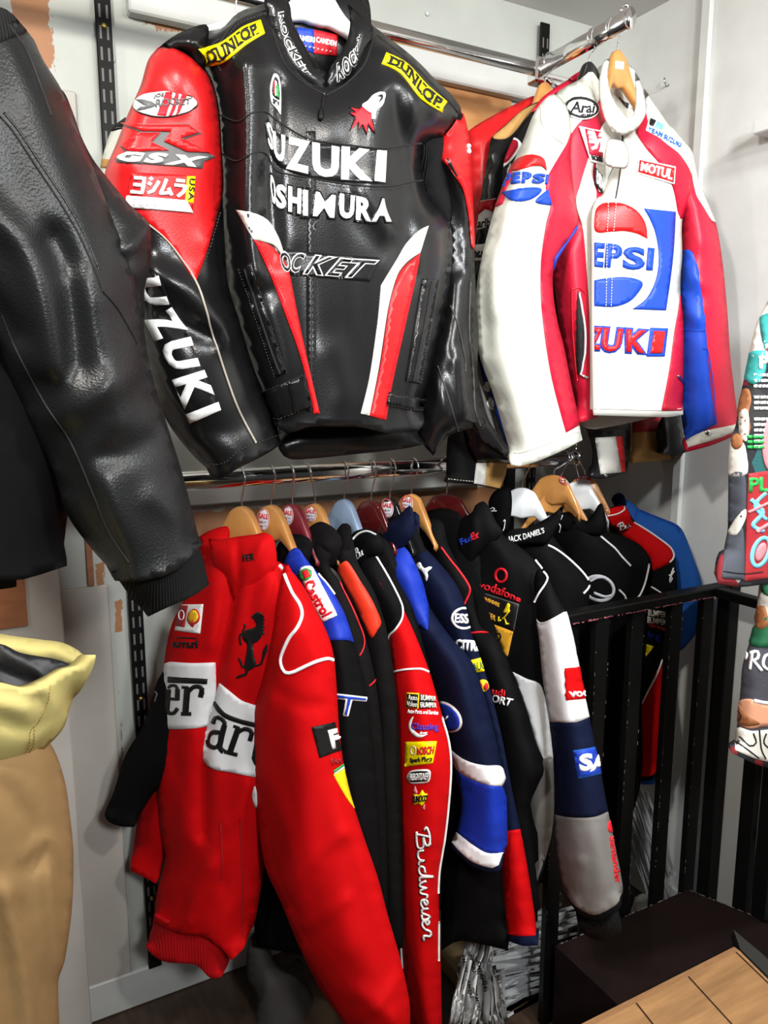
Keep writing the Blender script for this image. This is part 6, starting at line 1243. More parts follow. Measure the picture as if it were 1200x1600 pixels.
P_ = decal('sponsor_patch', poly([(729, 1033), (753, 1027), (758, 1048), (735, 1052)], 3), 'yellow_patch', ps, J, 0.002, 4); decal('lettering', txt('RAUCH', [(734, 1037), (762, 1031), (764, 1044), (736, 1048)], 0.01), 'dark_green_thread', ps, P_, 0.0034, 3)
P_ = decal('sun_badge', ell(755, 1071, 9, 9.5), 'yellow_thread', ps, J, 0.002, 3); decal('bull_emblem', sm([(748, 1071), (751, 1066), (754, 1069), (753, 1076), (750, 1078)], 2) + sm([(757, 1070), (760, 1066), (763, 1070), (761, 1077), (757, 1076)], 2), 'red_thread', ps, P_, 0.0034, 3)

# ---- black jacket with red piping and sport lettering
a = 22; X0 = 0.965
J = jk('racing_jacket', 'black racing jacket with red shoulder piping and red and white sport lettering', (1.0, YLO, 0.7), GJ)
as_ = panel('sleeve', [(650, 840), (660, 812), (690, 815), (700, 850), (718, 886), (737, 918), (742, 950), (752, 980), (770, 992), (790, 1025), (805, 1060), (822, 1105), (836, 1155), (850, 1203), (840, 1228), (828, 1262), (835, 1340), (845, 1420, 1), (800, 1440, 1), (780, 1300), (770, 1150), (740, 1040), (720, 980), (690, 900)], V(X0, a, 0.03), 0.045, 0.04, 'black_cloth', J, R=0.05, sp=8, nz=(0.006, 9), seed=71)
ab = panel('body', [(655, 815), (715, 800), (760, 900), (820, 1100), (840, 1300), (840, 1440, 1), (770, 1450, 1), (720, 1000)], V(X0, a, -0.02), 0.02, 0.03, 'black_cloth', J, R=0.05, sp=12)
piping('piping', [[(689, 855), (700, 870), (712, 886), (726, 905), (734, 920), (732, 930), (726, 943)], [(736, 989), (752, 988), (768, 990), (776, 995), (781, 1002)], [(744, 930), (750, 945), (757, 952), (766, 966)]], 3.2, 'red_thread', as_, as_, 0.002)
decal('lettering', txt('Audi', [(756, 1070), (790, 1078), (789, 1089), (757, 1082)], 0.02), 'red_thread', as_, J, 0.002, 3); decal('lettering', txt('SP', [(752, 1083), (770, 1087), (768, 1099), (753, 1095)], 0.03), 'red_thread', as_, J, 0.002, 3); decal('lettering', txt('ORT', [(769, 1084), (802, 1092), (799, 1104), (768, 1097)], 0.03, 0.15), 'white_thread', as_, J, 0.002, 3)

# ---- black, white and grey team jacket
a = 20; X0 = 1.02
J = jk('racing_jacket', 'black team racing jacket with white and grey sleeve and red telecom lettering on the chest', (1.1, YLO, 0.7), GJ)
vb = panel('body', [(704, 835), (715, 822), (738, 812), (760, 805), (785, 835), (820, 861), (850, 893), (862, 930), (866, 1000), (862, 1080), (864, 1185), (866, 1250), (860, 1312), (840, 1377, 1), (832, 1374), (820, 1305), (800, 1200), (770, 1050), (735, 960), (715, 900)], V(X0, a), 0.035, 0.035, 'black_cloth', J, R=0.05, sp=8, opened=[(820, 1340, 865, 1382)], folds=[([(745, 830), (745, 880), (735, 920)], -0.008, 8), ([(760, 820), (790, 880), (800, 960)], 0.008, 14)], nz=(0.005, 9), seed=81)
decal('side_panel', sm([(800, 1049, 1), (822, 1060), (845, 1071), (856, 1120), (864, 1185, 1), (849, 1186, 1), (838, 1160), (826, 1125), (810, 1080)], 4), 'white_cloth', vb, vb, 0.002, 6)
decal('side_panel', sm([(849, 1186, 1), (866, 1185, 1), (866, 1250), (860, 1312), (841, 1377), (832, 1375), (821, 1305), (815, 1270), (833, 1235)], 5), 'grey_cloth', vb, vb, 0.002, 6)
vc = panel('collar', [(700, 840), (716, 815), (738, 800), (742, 790), (755, 783), (764, 792), (775, 815), (785, 832), (770, 850), (745, 870), (735, 900), (720, 890), (708, 865)], V(X0, a, 0.03), 0.018, 0.02, 'black_cloth', J, R=0.012, sp=6, folds=[([(740, 800), (742, 840), (738, 870)], 0.010, 6), ([(720, 870), (735, 885)], -0.006, 6)])
decal('lettering', txt('Fed', [(716, 843), (737, 835), (738, 845), (721, 852)], 0.03), 'blue_thread', vc, J, 0.0015, 3)
decal('lettering', txt('Ex', [(735, 834), (748, 828), (748, 840), (737, 845)], 0.03), 'red_thread', vc, J, 0.0015, 3)
decal('ring_emblem', ring(783, 899, 10.5, 12, 3.6), 'red_thread', vb, J, 0.002, 3)
decal('lettering', txt('vodafone', None, 0.02, 0, 1.0, ([(749, 909), (775, 912), (815, 933)], [(747, 918), (775, 928), (813, 941)])), 'red_thread', vb, J, 0.002, 3)
P_ = decal('sponsor_patch', poly([(752, 925), (811, 944), (803, 986), (768, 974), (760, 960)], 4), 'grey_thread', vb, J, 0.0016, 5); decal('patch_ground', poly([(753, 926), (810, 944.6), (802.5, 985), (769, 973), (761, 960)], 4), 'black_thread', vb, P_, 0.0026, 5)
decal('lettering', txt('JOHNNIE', [(752, 929), (782, 942), (781, 950), (754, 938)], 0.01), 'gold_thread', vb, P_, 0.004, 3); decal('lettering', txt('WALKER', [(746, 946), (776, 962), (775, 970), (748, 956)], 0.01), 'gold_thread', vb, P_, 0.004, 3)
decal('striding_figure', sm([(795, 942), (798, 945), (797, 951), (798, 955), (792, 957), (788, 956), (791, 950)], 2) + rib([(797, 955), (791, 962), (786, 967)], 1.6, True, 2) + rib([(781, 963), (780, 970), (784, 968)], 2, True, 2) + poly([(790, 965), (793, 972), (797, 974), (791, 976)], 2), 'yellow_thread', vb, P_, 0.004, 2)
G_ = decal('sponsor_patch', poly([(769, 974), (802, 987), (794, 1025), (789, 1024), (778, 995)], 4), 'gold_thread', vb, J, 0.0022, 5); decal('lettering', ring(780, 994, 4.5, 6, 2), 'black_thread', vb, G_, 0.0036, 3)
vs = panel('sleeve', [(840, 890), (853, 893), (862, 915), (874, 940), (884, 956), (893, 990), (901, 1028), (912, 1085), (920, 1122), (934, 1187), (948, 1262), (960, 1325), (971, 1384), (968, 1408), (962, 1416), (930, 1429), (900, 1415), (881, 1386), (870, 1330), (868, 1275), (866, 1180), (860, 1127), (851, 1067), (843, 1000), (838, 950), (834, 910)], V(X0, a, 0.05), 0.055, 0.04, 'black_cloth', J, R=0.06, sp=8, opened=[(882, 1395, 972, 1432)],
    folds=[([(900, 1300), (910, 1350), (900, 1400)], 0.006, 12), ([(875, 1320), (890, 1335), (910, 1338)], 0.007, 6), ([(930, 1300), (940, 1380)], 0.006, 12), ([(945, 1385), (950, 1410)], -0.006, 5), ([(905, 1385), (915, 1420)], -0.005, 6), ([(870, 1000), (880, 1080), (890, 1120)], 0.005, 12)], nz=(0.005, 9), seed=83)
decal('sleeve_band', sm([(841, 974, 1), (850, 975), (862, 969), (884, 956, 1), (893, 990), (901, 1028), (912, 1085), (919, 1120, 1), (900, 1127), (880, 1128), (860, 1127, 1), (851, 1067), (845, 1000)], 5), 'white_cloth', vs, vs, 0.004, 7, thick=0.003)
decal('sleeve_band', sm([(868, 1272, 1), (885, 1276), (910, 1277), (930, 1275), (948, 1268, 1), (960, 1325), (971, 1384), (967, 1410), (930, 1429), (900, 1415), (881, 1386), (870, 1330)], 5), 'grey_cloth', vs, vs, 0.004, 7, thick=0.003)
decal('sleeve_band', sm([(860, 1128, 1), (880, 1128), (900, 1127), (919, 1120, 1), (933, 1187), (950, 1266, 1), (930, 1275), (910, 1277), (885, 1276), (868, 1272, 1), (865, 1180)], 5), 'navy_cloth', vs, vs, 0.003, 7, thick=0.002)
piping('piping', [[(775, 826), (795, 840), (820, 860), (836, 876), (850, 893), (856, 902), (850, 917), (843, 928), (837, 940)], [(839, 968), (846, 974), (858, 971), (872, 963), (884, 956)]], 3.0, 'white_thread', [vs, vb], vs, 0.003)
cu = panel('cuff', [(897, 1412, 1), (930, 1427), (964, 1414, 1), (972, 1450), (969, 1464, 1), (935, 1470), (905, 1455, 1)], V(X0, a, 0.055), 0.04, 0.03, 'black_knit', J, R=0.03, sp=7)
P_ = decal('sleeve_patch', poly([(881, 1044), (905, 1041), (913, 1091), (885, 1094)], 4), 'red_cloth', vs, J, 0.0055, 5); decal('lettering', txt('voda', [(887, 1076), (924, 1073), (926, 1087), (888, 1089)], 0.035), 'white_thread', vs, P_, 0.007, 3)
P_ = decal('sleeve_patch', poly([(896, 1172), (928, 1167), (939, 1209), (904, 1216)], 4), 'sky_blue_cloth', vs, J, 0.0036, 5); decal('patch_ground', poly([(898, 1174), (928, 1169), (937, 1207), (905, 1213)], 4), 'blue_thread', vs, P_, 0.005, 5)
decal('lettering', txt('S', [(904, 1178), (922, 1175), (925, 1201), (907, 1205)], 0.06) + txt('A', [(925, 1176), (944, 1174), (945, 1200), (919, 1205)], 0.05), 'white_thread', vs, P_, 0.0064, 3)
decal('flame_emblem', sm([(951, 1281), (956, 1286), (957, 1294), (953, 1300), (948, 1297), (947, 1288)], 2), 'red_thread', vs, J, 0.0058, 3)
decal('lettering', txt('Santander', [(958, 1304), (968, 1378), (959, 1380), (949, 1307)], 0.02), 'red_thread', vs, J, 0.0058, 3)

# ---- black whiskey jacket
a = 35; X0 = 1.228
J = jk('racing_jacket', 'black racing jacket with white whiskey lettering on its collar', (1.22, YLO, 0.7), GJ)
jb = panel('body', [(785, 838), (815, 842), (850, 825), (862, 835), (885, 865), (908, 888), (922, 915), (918, 960), (930, 1100), (940, 1300), (900, 1380, 1), (840, 1380, 1), (850, 1100), (820, 900)], V(X0, a), 0.045, 0.03, 'black_cloth', J, R=0.05, sp=9, nz=(0.006, 9), seed=91)
jc = panel('collar', [(785, 838), (800, 827), (825, 824), (850, 812), (868, 800), (880, 790), (876, 812), (862, 840), (850, 852), (820, 852), (800, 856), (785, 850)], V(X0, a, 0.04), 0.018, 0.02, 'black_cloth', J, R=0.012, sp=6)
decal('lettering', txt('JACK DANIEL\'S', None, 0.01, 0, 1.0, ([(794, 838), (820, 833), (850, 824)], [(795, 851), (822, 845), (851, 835)])), 'white_thread', jc, J, 0.0015, 3)
panel('collar', [(763, 790), (772, 768), (795, 760), (800, 790), (792, 830), (778, 822)], V(X0, a, 0.02), 0.018, 0.02, 'black_cloth', J, R=0.012, sp=6)
ch = [o for o in J.children if o.name.startswith('collar')][-1]
decal('lettering', rib([(766, 796), (770, 793), (773, 796), (767, 799), (776, 798)], 1.4, True, 2) + rib([(786, 815), (789, 812), (788, 824), (786, 830)], 1.3, True, 2), 'white_thread', ch, J, 0.0015, 2)
piping('piping', [[(856, 852), (868, 858), (882, 868), (898, 882), (910, 894), (919, 906), (921, 914), (917, 921), (911, 927)]], 3.0, 'white_thread', jb, jb, 0.002)

# ---- black jacket with silver ring emblem
a = 35; X0 = 1.415
J = jk('racing_jacket', 'black racing jacket with large silver oval car emblem, seen above the railing', (1.3, YLO, 0.7), GJ)
tbd = panel('body', [(850, 820), (870, 790), (930, 805), (950, 830), (975, 838), (1000, 855), (1014, 875), (1010, 910), (1000, 960), (1003, 1100), (1000, 1230), (960, 1340, 1), (900, 1340, 1), (910, 1100), (880, 900)], V(X0, a), 0.05, 0.03, 'black_cloth', J, R=0.05, sp=9, nz=(0.006, 9), seed=95)
tc_ = panel('collar', [(868, 812), (882, 800), (910, 815), (920, 812), (938, 786), (945, 800), (948, 825), (940, 836), (920, 838), (890, 832), (875, 826)], V(X0, a, 0.045), 0.018, 0.02, 'black_cloth', J, R=0.012, sp=6, folds=[([(925, 830), (940, 815)], 0.006, 6)])
decal('lettering', rib([(876, 812), (879, 805)], 1.6, True, 2) + rib([(873, 818), (876, 822), (874, 832)], 1.4, True, 2), 'white_thread', [tc_, tbd], J, 0.0015, 2)
decal('ring_emblem', ring(936, 919, 26, 21, 4.6, 18), 'silver_thread', tbd, J, 0.002, 4)
decal('ring_emblem', rib([(922, 908), (934, 902), (946, 902)], 4, True, 3) + rib([(928, 926), (945, 932), (956, 930)], 4, True, 3), 'silver_thread', tbd, J, 0.0025, 3)
piping('piping', [[(938, 838), (950, 848), (962, 858), (972, 870), (985, 884)], [(977, 838), (993, 849), (1008, 862), (1014, 872), (1012, 890), (1006, 914), (998, 931), (990, 938)], [(967, 921), (976, 930), (979, 940)]], 2.8, 'white_thread', tbd, tbd, 0.002)
piping('piping', [[(912, 970), (924, 971), (929, 978)]], 1.6, 'grey_thread', tbd, tbd, 0.002)

# ---- red-shouldered black beer jacket at the end
a = 35; X0 = 1.515
J = jk('racing_jacket', 'black racing jacket with red collar and shoulder and white script, beside the plain blue one', (1.42, YLO, 0.75), GJ)
rd = panel('body', [(948, 812), (950, 795), (975, 790), (990, 812), (1010, 828), (1030, 842), (1050, 858), (1056, 880), (1058, 925), (1048, 980), (1040, 1040), (1045, 1100), (1045, 1135), (1041, 1175), (1031, 1200, 1), (1018, 1214), (990, 1214, 1), (990, 1000), (970, 900)], V(X0, a), 0.05, 0.03, 'black_cloth', J, R=0.05, sp=8, opened=[(985, 1195, 1035, 1218)], nz=(0.005, 9), seed=97)
decal('shoulder_panel', sm([(947, 805), (950, 796), (975, 791), (982, 800), (988, 815), (1005, 826), (1026, 840), (1045, 853), (1052, 865), (1050, 876), (1044, 881), (1020, 892, 1), (1016, 872), (1000, 852), (975, 837), (955, 818)], 4), 'red_cloth', rd, rd, 0.002, 6)
rc = panel('collar', [(947, 798), (960, 793), (977, 790), (981, 798), (986, 812), (975, 828), (955, 822), (948, 812)], V(X0, a, 0.045), 0.015, 0.02, 'red_cloth', J, R=0.018, sp=5)
piping('piping', [[(948, 798), (955, 794), (968, 790), (976, 791), (976, 796), (965, 803), (950, 806)]], 2.4, 'white_thread', rc, rc, 0.001)
decal('lettering', ribs(script_bud(quadmap([(966, 818), (1020, 800), (1022, 812), (969, 829)]), 4), 1.7), 'white_thread', [rc, rd], J, 0.003, 2)
piping('piping', [[(990, 817), (1010, 829), (1030, 843), (1047, 856), (1052, 866), (1050, 874), (1045, 879)], [(1017, 916), (1028, 923), (1038, 930)], [(1034, 1030), (1026, 1052), (1015, 1076), (1004, 1100)]], 2.4, 'white_thread', rd, rd, 0.003)
decal('lettering', ribs([[(1052, 887), (1048, 898), (1046, 908)], [(1053, 892), (1048, 900)], [(1045, 898), (1050, 904), (1046, 910)]], 1.6), 'white_thread', rd, J, 0.002, 2)
decal('sleeve_band', sm([(1034, 1034), (1040, 1055), (1045, 1100), (1045, 1135), (1041, 1173), (1031, 1198), (1018, 1212), (992, 1212, 1), (996, 1150), (1004, 1100)], 5), 'red_cloth', rd, rd, 0.002, 6)
decal('lettering', txt('BUMPER', [(1013, 952), (1040, 956), (1040, 965), (1013, 962)], 0.01) + txt('BUMPER', [(1012, 963), (1040, 968), (1040, 977), (1012, 973)], 0.01), 'pale_thread', rd, J, 0.002, 3); decal('lettering', txt('Service', [(1014, 972), (1040, 980), (1040, 986), (1014, 978)], 0.02), 'red_thread', rd, J, 0.002, 3)
decal('lettering', txt('ing', [(1013, 986), (1031, 991), (1030, 1003), (1012, 998)], 0.01), 'blue_cloth', rd, J, 0.002, 3); decal('badge', poly([(1010, 1006), (1022, 1010), (1009, 1026)], 3), 'yellow_thread', rd, J, 0.002, 3)

# ---- plain blue jacket, last
a = 35; X0 = 1.61
J = jk('jacket', 'plain bright blue jacket, last on the lower rail beside the side wall', (1.53, 1.5, 0.9), GJ)
bj = panel('body', [(962, 800), (972, 780), (985, 784), (1000, 796), (1030, 808), (1060, 821), (1072, 840), (1082, 868), (1092, 895), (1099, 922), (1100, 945), (1090, 985), (1070, 1012, 1), (1040, 1040), (1030, 1200), (1022, 1222, 1), (1000, 1222, 1), (990, 1000), (975, 860)], V(X0, a), 0.035, 0.03, 'sky_blue_cloth', J, R=0.045, sp=8, opened=[(995, 1210, 1030, 1226)], folds=[([(1058, 828), (1064, 880), (1066, 950)], -0.010, 6), ([(1000, 800), (1050, 822)], 0.004, 8)], nz=(0.004, 9), seed=99)
panel('collar', [(955, 780), (965, 770), (975, 774), (978, 790), (968, 800)], V(X0, a, 0.01), 0.018, 0.02, 'navy_cloth', J, R=0.012, sp=6)
piping('seam', [[(996, 796), (992, 812)], [(1000, 797), (1030, 810), (1058, 823), (1062, 832)]], 1.4, 'blue_thread', bj, bj, 0.001)

# ================================================================ JACKETS OUTSIDE THE RACKS
J = jk('hooded_jacket', 'beige jacket with gaping pale yellow collar and black lining, at lower left', (-0.02, 0.95, 0.0))
BB = Yp(0.98)
bdy = panel('body', [(-260, 1150), (-100, 1130), (40, 1130), (78, 1160), (100, 1215), (109, 1272), (115, 1337), (112, 1425), (101, 1502), (91, 1534), (94, 1640), (90, 1800, 1), (-260, 1800, 1)], BB, 0.09, 0.08, 'beige_cloth', J, R=0.14, sp=12, folds=[([(35, 1345), (65, 1318), (92, 1335)], 0.006, 10), ([(40, 1360), (68, 1345), (95, 1390)], -0.006, 12), ([(0, 1400), (25, 1480), (50, 1640)], 0.014, 18), ([(65, 1350), (75, 1450), (80, 1560)], 0.010, 12), ([(0, 1250), (40, 1300), (50, 1350)], -0.006, 16), ([(20, 1420), (45, 1520), (60, 1640)], -0.010, 10)], nz=(0.008, 8), seed=55)
hb = panel('collar', [(-260, 970), (-100, 965), (0, 990), (62, 999), (97, 1004), (122, 1016), (135, 1030), (131, 1046), (118, 1052), (40, 1040), (-260, 1030)], Yp(1.06), 0.03, 0.03, 'yellow_lining', J, R=0.02, sp=8, folds=[([(60, 1008), (100, 1020), (118, 1040)], 0.006, 5), ([(95, 1006), (108, 1024)], -0.005, 3), ([(108, 1010), (116, 1026)], -0.005, 3)], nz=(0.004, 16), seed=3)
ln = panel('lining', [(-260, 1000), (0, 1006), (32, 1020), (87, 1030), (112, 1042), (100, 1070), (60, 1100), (-260, 1100)], Yp(1.03), 0.01, 0.02, 'black_lining', J, R=0.02, sp=8, folds=[([(10, 1020), (50, 1040), (70, 1060)], 0.008, 7), ([(-20, 1040), (30, 1060), (60, 1070)], -0.008, 8), ([(60, 1030), (85, 1045)], 0.006, 5)], nz=(0.008, 16), seed=9)
hf = panel('collar', [(-260, 1065), (-100, 1070), (0, 1074), (35, 1081), (62, 1071), (95, 1052), (116, 1046), (135, 1030), (131, 1052), (112, 1098), (100, 1136), (78, 1162), (50, 1186), (0, 1213), (-260, 1230)], Yp(0.95), 0.06, 0.05, 'yellow_lining', J, R=0.06, sp=8, opened=[(-265, 1025, 140, 1084)], folds=[([(35, 1086), (50, 1082), (62, 1076)], 0.006, 5), ([(0, 1130), (40, 1140), (80, 1120)], -0.006, 10), ([(60, 1080), (75, 1110), (50, 1160)], 0.006, 10), ([(-20, 1100), (30, 1110)], 0.008, 12)], nz=(0.007, 12), seed=13)
piping('stitching', dashes([(78, 1072), (74, 1100), (60, 1128), (48, 1142), (45, 1165), (30, 1190), (2, 1205)], 3, 2) + dashes([(54, 1140), (52, 1165), (40, 1182)], 3, 2), 1.0, 'tan_suede', hf, hf, 0.001)
wd_ = at(60, 1040, BB)

# tapestry jacket at the right edge
J = jk('tapestry_jacket', 'woven picture-tapestry jacket with white lettering, hanging at the right edge', (1.36, 0.95, 0.8))
TB = Yp(0.95)
s = panel('sleeve', [(1215, 440), (1200, 470), (1184, 500), (1176, 528), (1166, 575), (1154, 631), (1150, 662), (1142, 685), (1139, 716), (1137, 825), (1130, 866), (1127, 903, 1), (1162, 908), (1190, 905), (1240, 900, 1), (1330, 880, 1), (1330, 440)], TB, 0.04, 0.04, 'tapestry_dark', J, R=0.06, sp=9, opened=[(1120, 860, 1335, 910)])
decal('weave_area', sm([(1184, 500), (1200, 470), (1230, 470, 1), (1230, 575, 1), (1190, 560), (1168, 572), (1175, 530)], 5), 'pale_thread', s, s, 0.0015, 7)
decal('weave_area', sm([(1187, 498), (1200, 490), (1225, 480, 1), (1225, 560, 1), (1195, 548), (1168, 555), (1163, 590), (1180, 600), (1195, 580), (1195, 552)], 5), 'teal_thread', s, s, 0.002, 6)
decal('weave_area', poly([(1196, 545), (1225, 520), (1225, 535), (1200, 552)], 4), 'orange_red_cloth', s, s, 0.0026, 5)
decal('lettering', txt('PRO', [(1186, 556), (1235, 552), (1235, 574), (1186, 577)], 0.05), 'white_thread', s, s, 0.003, 4)
W = []
rw = random.Random(4)
for r_ in range(14):
    y = 584 + r_ * 8.6; x = 1178 + r_ * 0.0
    if r_ in (3, 7): continue
    while x < 1215:
        k = rw.uniform(3, 9); W += [(x, y, k)]; x += k + 2
decal('woven_text', sum([poly([(x, y), (x + k, y - .4), (x + k, y + 4.2), (x, y + 4.6)], 4) for x, y, k in W], []), 'white_thread', s, s, 0.002, 6)
decal('woven_text', sum([poly([(1167 + 9 * i, y), (1174 + 9 * i, y), (1174 + 9 * i, y + 5), (1167 + 9 * i, y + 5)], 4) for y in (680, 688, 696) for i in range(3)], []), 'green_thread', s, s, 0.003, 6)
decal('woven_figure', sm([(1160, 610), (1170, 608), (1174, 625), (1170, 645), (1172, 670), (1164, 690), (1156, 660), (1153, 640)], 4), 'brown_thread', s, s, 0.002, 6)
decal('woven_figure', sm([(1157, 645), (1168, 640), (1170, 665), (1166, 690), (1156, 678)], 4), 'pale_thread', s, s, 0.0026, 6)
decal('woven_figure', sm([(1142, 690), (1160, 690), (1166, 710), (1166, 740), (1140, 742), (1139, 716)], 4), 'pale_thread', s, s, 0.002, 6)
decal('woven_figure', ell(1152, 690, 9, 12), 'brown_thread', s, s, 0.003, 5)
decal('woven_figure', sm([(1138, 745), (1162, 740), (1165, 790), (1160, 810), (1138, 815)], 4), 'denim_thread', s, s, 0.002, 6)
decal('woven_figure', sm([(1138, 830), (1150, 810), (1164, 795), (1164, 810), (1152, 835), (1140, 835)], 4), 'pale_thread', s, s, 0.0024, 5)
decal('weave_area', sm([(1136, 836, 1), (1160, 825), (1162, 906, 1), (1127, 903, 1), (1130, 866)], 5), 'denim_thread', s, s, 0.002, 6)
decal('weave_area', poly([(1169, 740), (1240, 730), (1240, 905), (1163, 908), (1166, 800)], 5), 'dark_red_thread', s, s, 0.002, 7)
decal('lettering', txt('PLAY', [(1169, 746), (1240, 742), (1240, 765), (1169, 769)], 0.03), 'green_thread', s, s, 0.0034, 4)
decal('woven_figure', rib([(1172, 780), (1190, 800), (1175, 820), (1192, 830)], 6, True) + rib([(1195, 770), (1178, 790), (1196, 812)], 5, True), 'light_blue_thread', s, s, 0.0034, 5)
decal('woven_figure', rib([(1168, 800), (1200, 785)], 4, True) + rib([(1180, 830), (1200, 818)], 5, True), 'pink_thread', s, s, 0.004, 5)
decal('woven_figure', ring(1187, 862, 15, 26, 6, 20), 'light_blue_thread', s, s, 0.0034, 5); decal('woven_figure', ell(1187, 862, 7, 15, 20), 'pink_thread', s, s, 0.0036, 5)
decal('woven_figure', sm([(1200, 650), (1225, 630), (1225, 720), (1200, 735), (1190, 700)], 5), 'pink_thread', s, s, 0.0028, 6)
b_ = panel('body', [(1187, 900, 1), (1182, 959), (1170, 1006), (1160, 1040), (1157, 1075), (1153, 1119), (1147, 1172, 1), (1187, 1189), (1200, 1193), (1330, 1220, 1), (1330, 880, 1), (1240, 890)], Yp(0.93), 0.05, 0.05, 'tapestry_dark', J, R=0.06, sp=9, opened=[(1140, 1165, 1335, 1225)])
decal('weave_area', sm([(1188, 900, 1), (1215, 895, 1), (1215, 960), (1195, 985), (1178, 990), (1183, 955)], 4), 'pale_thread', b_, b_, 0.002, 6)
decal('weave_area', sm([(1190, 905), (1210, 900), (1205, 930), (1192, 925)], 4), 'dark_green_thread', b_, b_, 0.003, 6)
decal('weave_area', sm([(1180, 978), (1215, 960), (1215, 1005), (1174, 1008)], 4), 'dark_green_thread', b_, b_, 0.003, 6)
decal('weave_area', sm([(1182, 950), (1196, 948), (1200, 975), (1184, 982)], 4), 'brown_thread', b_, b_, 0.0036, 6)
decal('lettering', rib([(1163, 1018), (1168, 1022), (1165, 1030)], 3.2, True) + rib([(1176, 1018), (1172, 1046)], 4, True) + rib([(1172, 1020), (1184, 1018), (1184, 1028), (1176, 1032)], 4, True) + rib([(1178, 1032), (1190, 1048)], 4, True) + rib([(1210, 1022), (1196, 1024), (1192, 1038), (1200, 1046), (1212, 1042)], 4, True), 'white_thread', b_, b_, 0.002, 4)
decal('woven_figure', sm([(1156, 1096), (1172, 1092), (1200, 1100), (1225, 1095, 1), (1225, 1130), (1190, 1135), (1170, 1138), (1153, 1128)], 4), 'peach_thread', b_, b_, 0.002, 6)
decal('woven_figure', sm([(1156, 1100), (1160, 1108), (1172, 1120), (1186, 1130), (1165, 1134), (1153, 1126)], 4), 'brown_thread', b_, b_, 0.003, 6)
decal('woven_figure', rib([(1178, 1094), (1200, 1098), (1220, 1092)], 5, True), 'white_thread', b_, b_, 0.003, 4)
decal('weave_area', sm([(1152, 1138), (1175, 1142), (1215, 1138, 1), (1215, 1192, 1), (1187, 1187), (1149, 1172)], 4), 'pale_thread', b_, b_, 0.002, 6)
piping('woven_outline', [[(1157, 1150), (1170, 1165), (1180, 1160), (1176, 1145)], [(1185, 1140), (1188, 1170), (1195, 1185)], [(1150, 1160), (1168, 1172), (1184, 1184)], [(1196, 1145), (1192, 1160), (1205, 1172)], [(1155, 1128), (1160, 1118), (1154, 1110)]], 2.4, 'black_thread', b_, b_, 0.003, 0.3)
piping('seam', [[(1129, 893), (1162, 896), (1190, 893)]], 1.6, 'black_thread', s, s, 0.003)

# ================================================================ RAILING
YR = 1.31
t = thing('railing', (1.5, YR, ZL), 'black chipped metal stair railing in front of the racks at lower right', 'railing')
zr = at(1000, 945, Yp(YR))[2]
MB().box((1.13, YR - 0.018, zr - 0.010), (RWALL - 0.002, YR + 0.022, zr + 0.014), bev=0.003).done('top_rail', 'black_metal', t)
for px in (863, 920, 972, 1028, 1074, 1119):
    X = at(px, 1350, Yp(YR))[0]
    MB().box((X - 0.021, YR - 0.010, 0.0), (X + 0.021, YR + 0.010, zr - 0.008), bev=0.002).done('baluster', 'black_metal', t)
MB().box((RWALL - 0.045, YR - 0.02, 0.0), (RWALL - 0.003, YR + 0.02, zr + 0.02), bev=0.003).done('newel_post', 'black_metal', t)
MB().box((1.685, 0.4, zr - 0.010), (1.718, YR - 0.019, zr + 0.014), bev=0.003).done('top_rail', 'black_metal', t)
for px in (1163, 1194, 1228):
    p = at(px, 1350, Xp(1.70)); MB().box((1.69, p[1] - 0.02, 0.0), (1.712, p[1] + 0.02, zr - 0.008), bev=0.002).done('baluster', 'black_metal', t)
cloth('pink_primer', (0.45, 0.13, 0.16), 0.7)
mb = MB()
for k in range(70):
    x = 1.10 + random.random()**1.6 * 0.6; h = random.uniform(0.001, 0.0035); l = random.uniform(0.002, 0.016)
    z = zr - 0.010 + random.choice((0, 0, 0.001)); mb.box((x, YR - 0.0186, z), (x + l, YR - 0.0175, z + h))
mb.done('paint_chips', 'pink_primer', t)['kind'] = 'stuff'
mb = MB()
for px in (920, 972, 1028, 1074, 863):
    X = at(px, 1350, Yp(YR))[0]
    for k in range(36):
        z = random.uniform(ZL, zr); e = random.choice((-0.021, 0.0202)); mb.box((X + e, YR - 0.0106, z), (X + e + 0.001, YR - 0.0095, z + random.uniform(0.001, 0.009)))
mb.done('paint_chips', 'scuffed_edge', t)['kind'] = 'stuff'

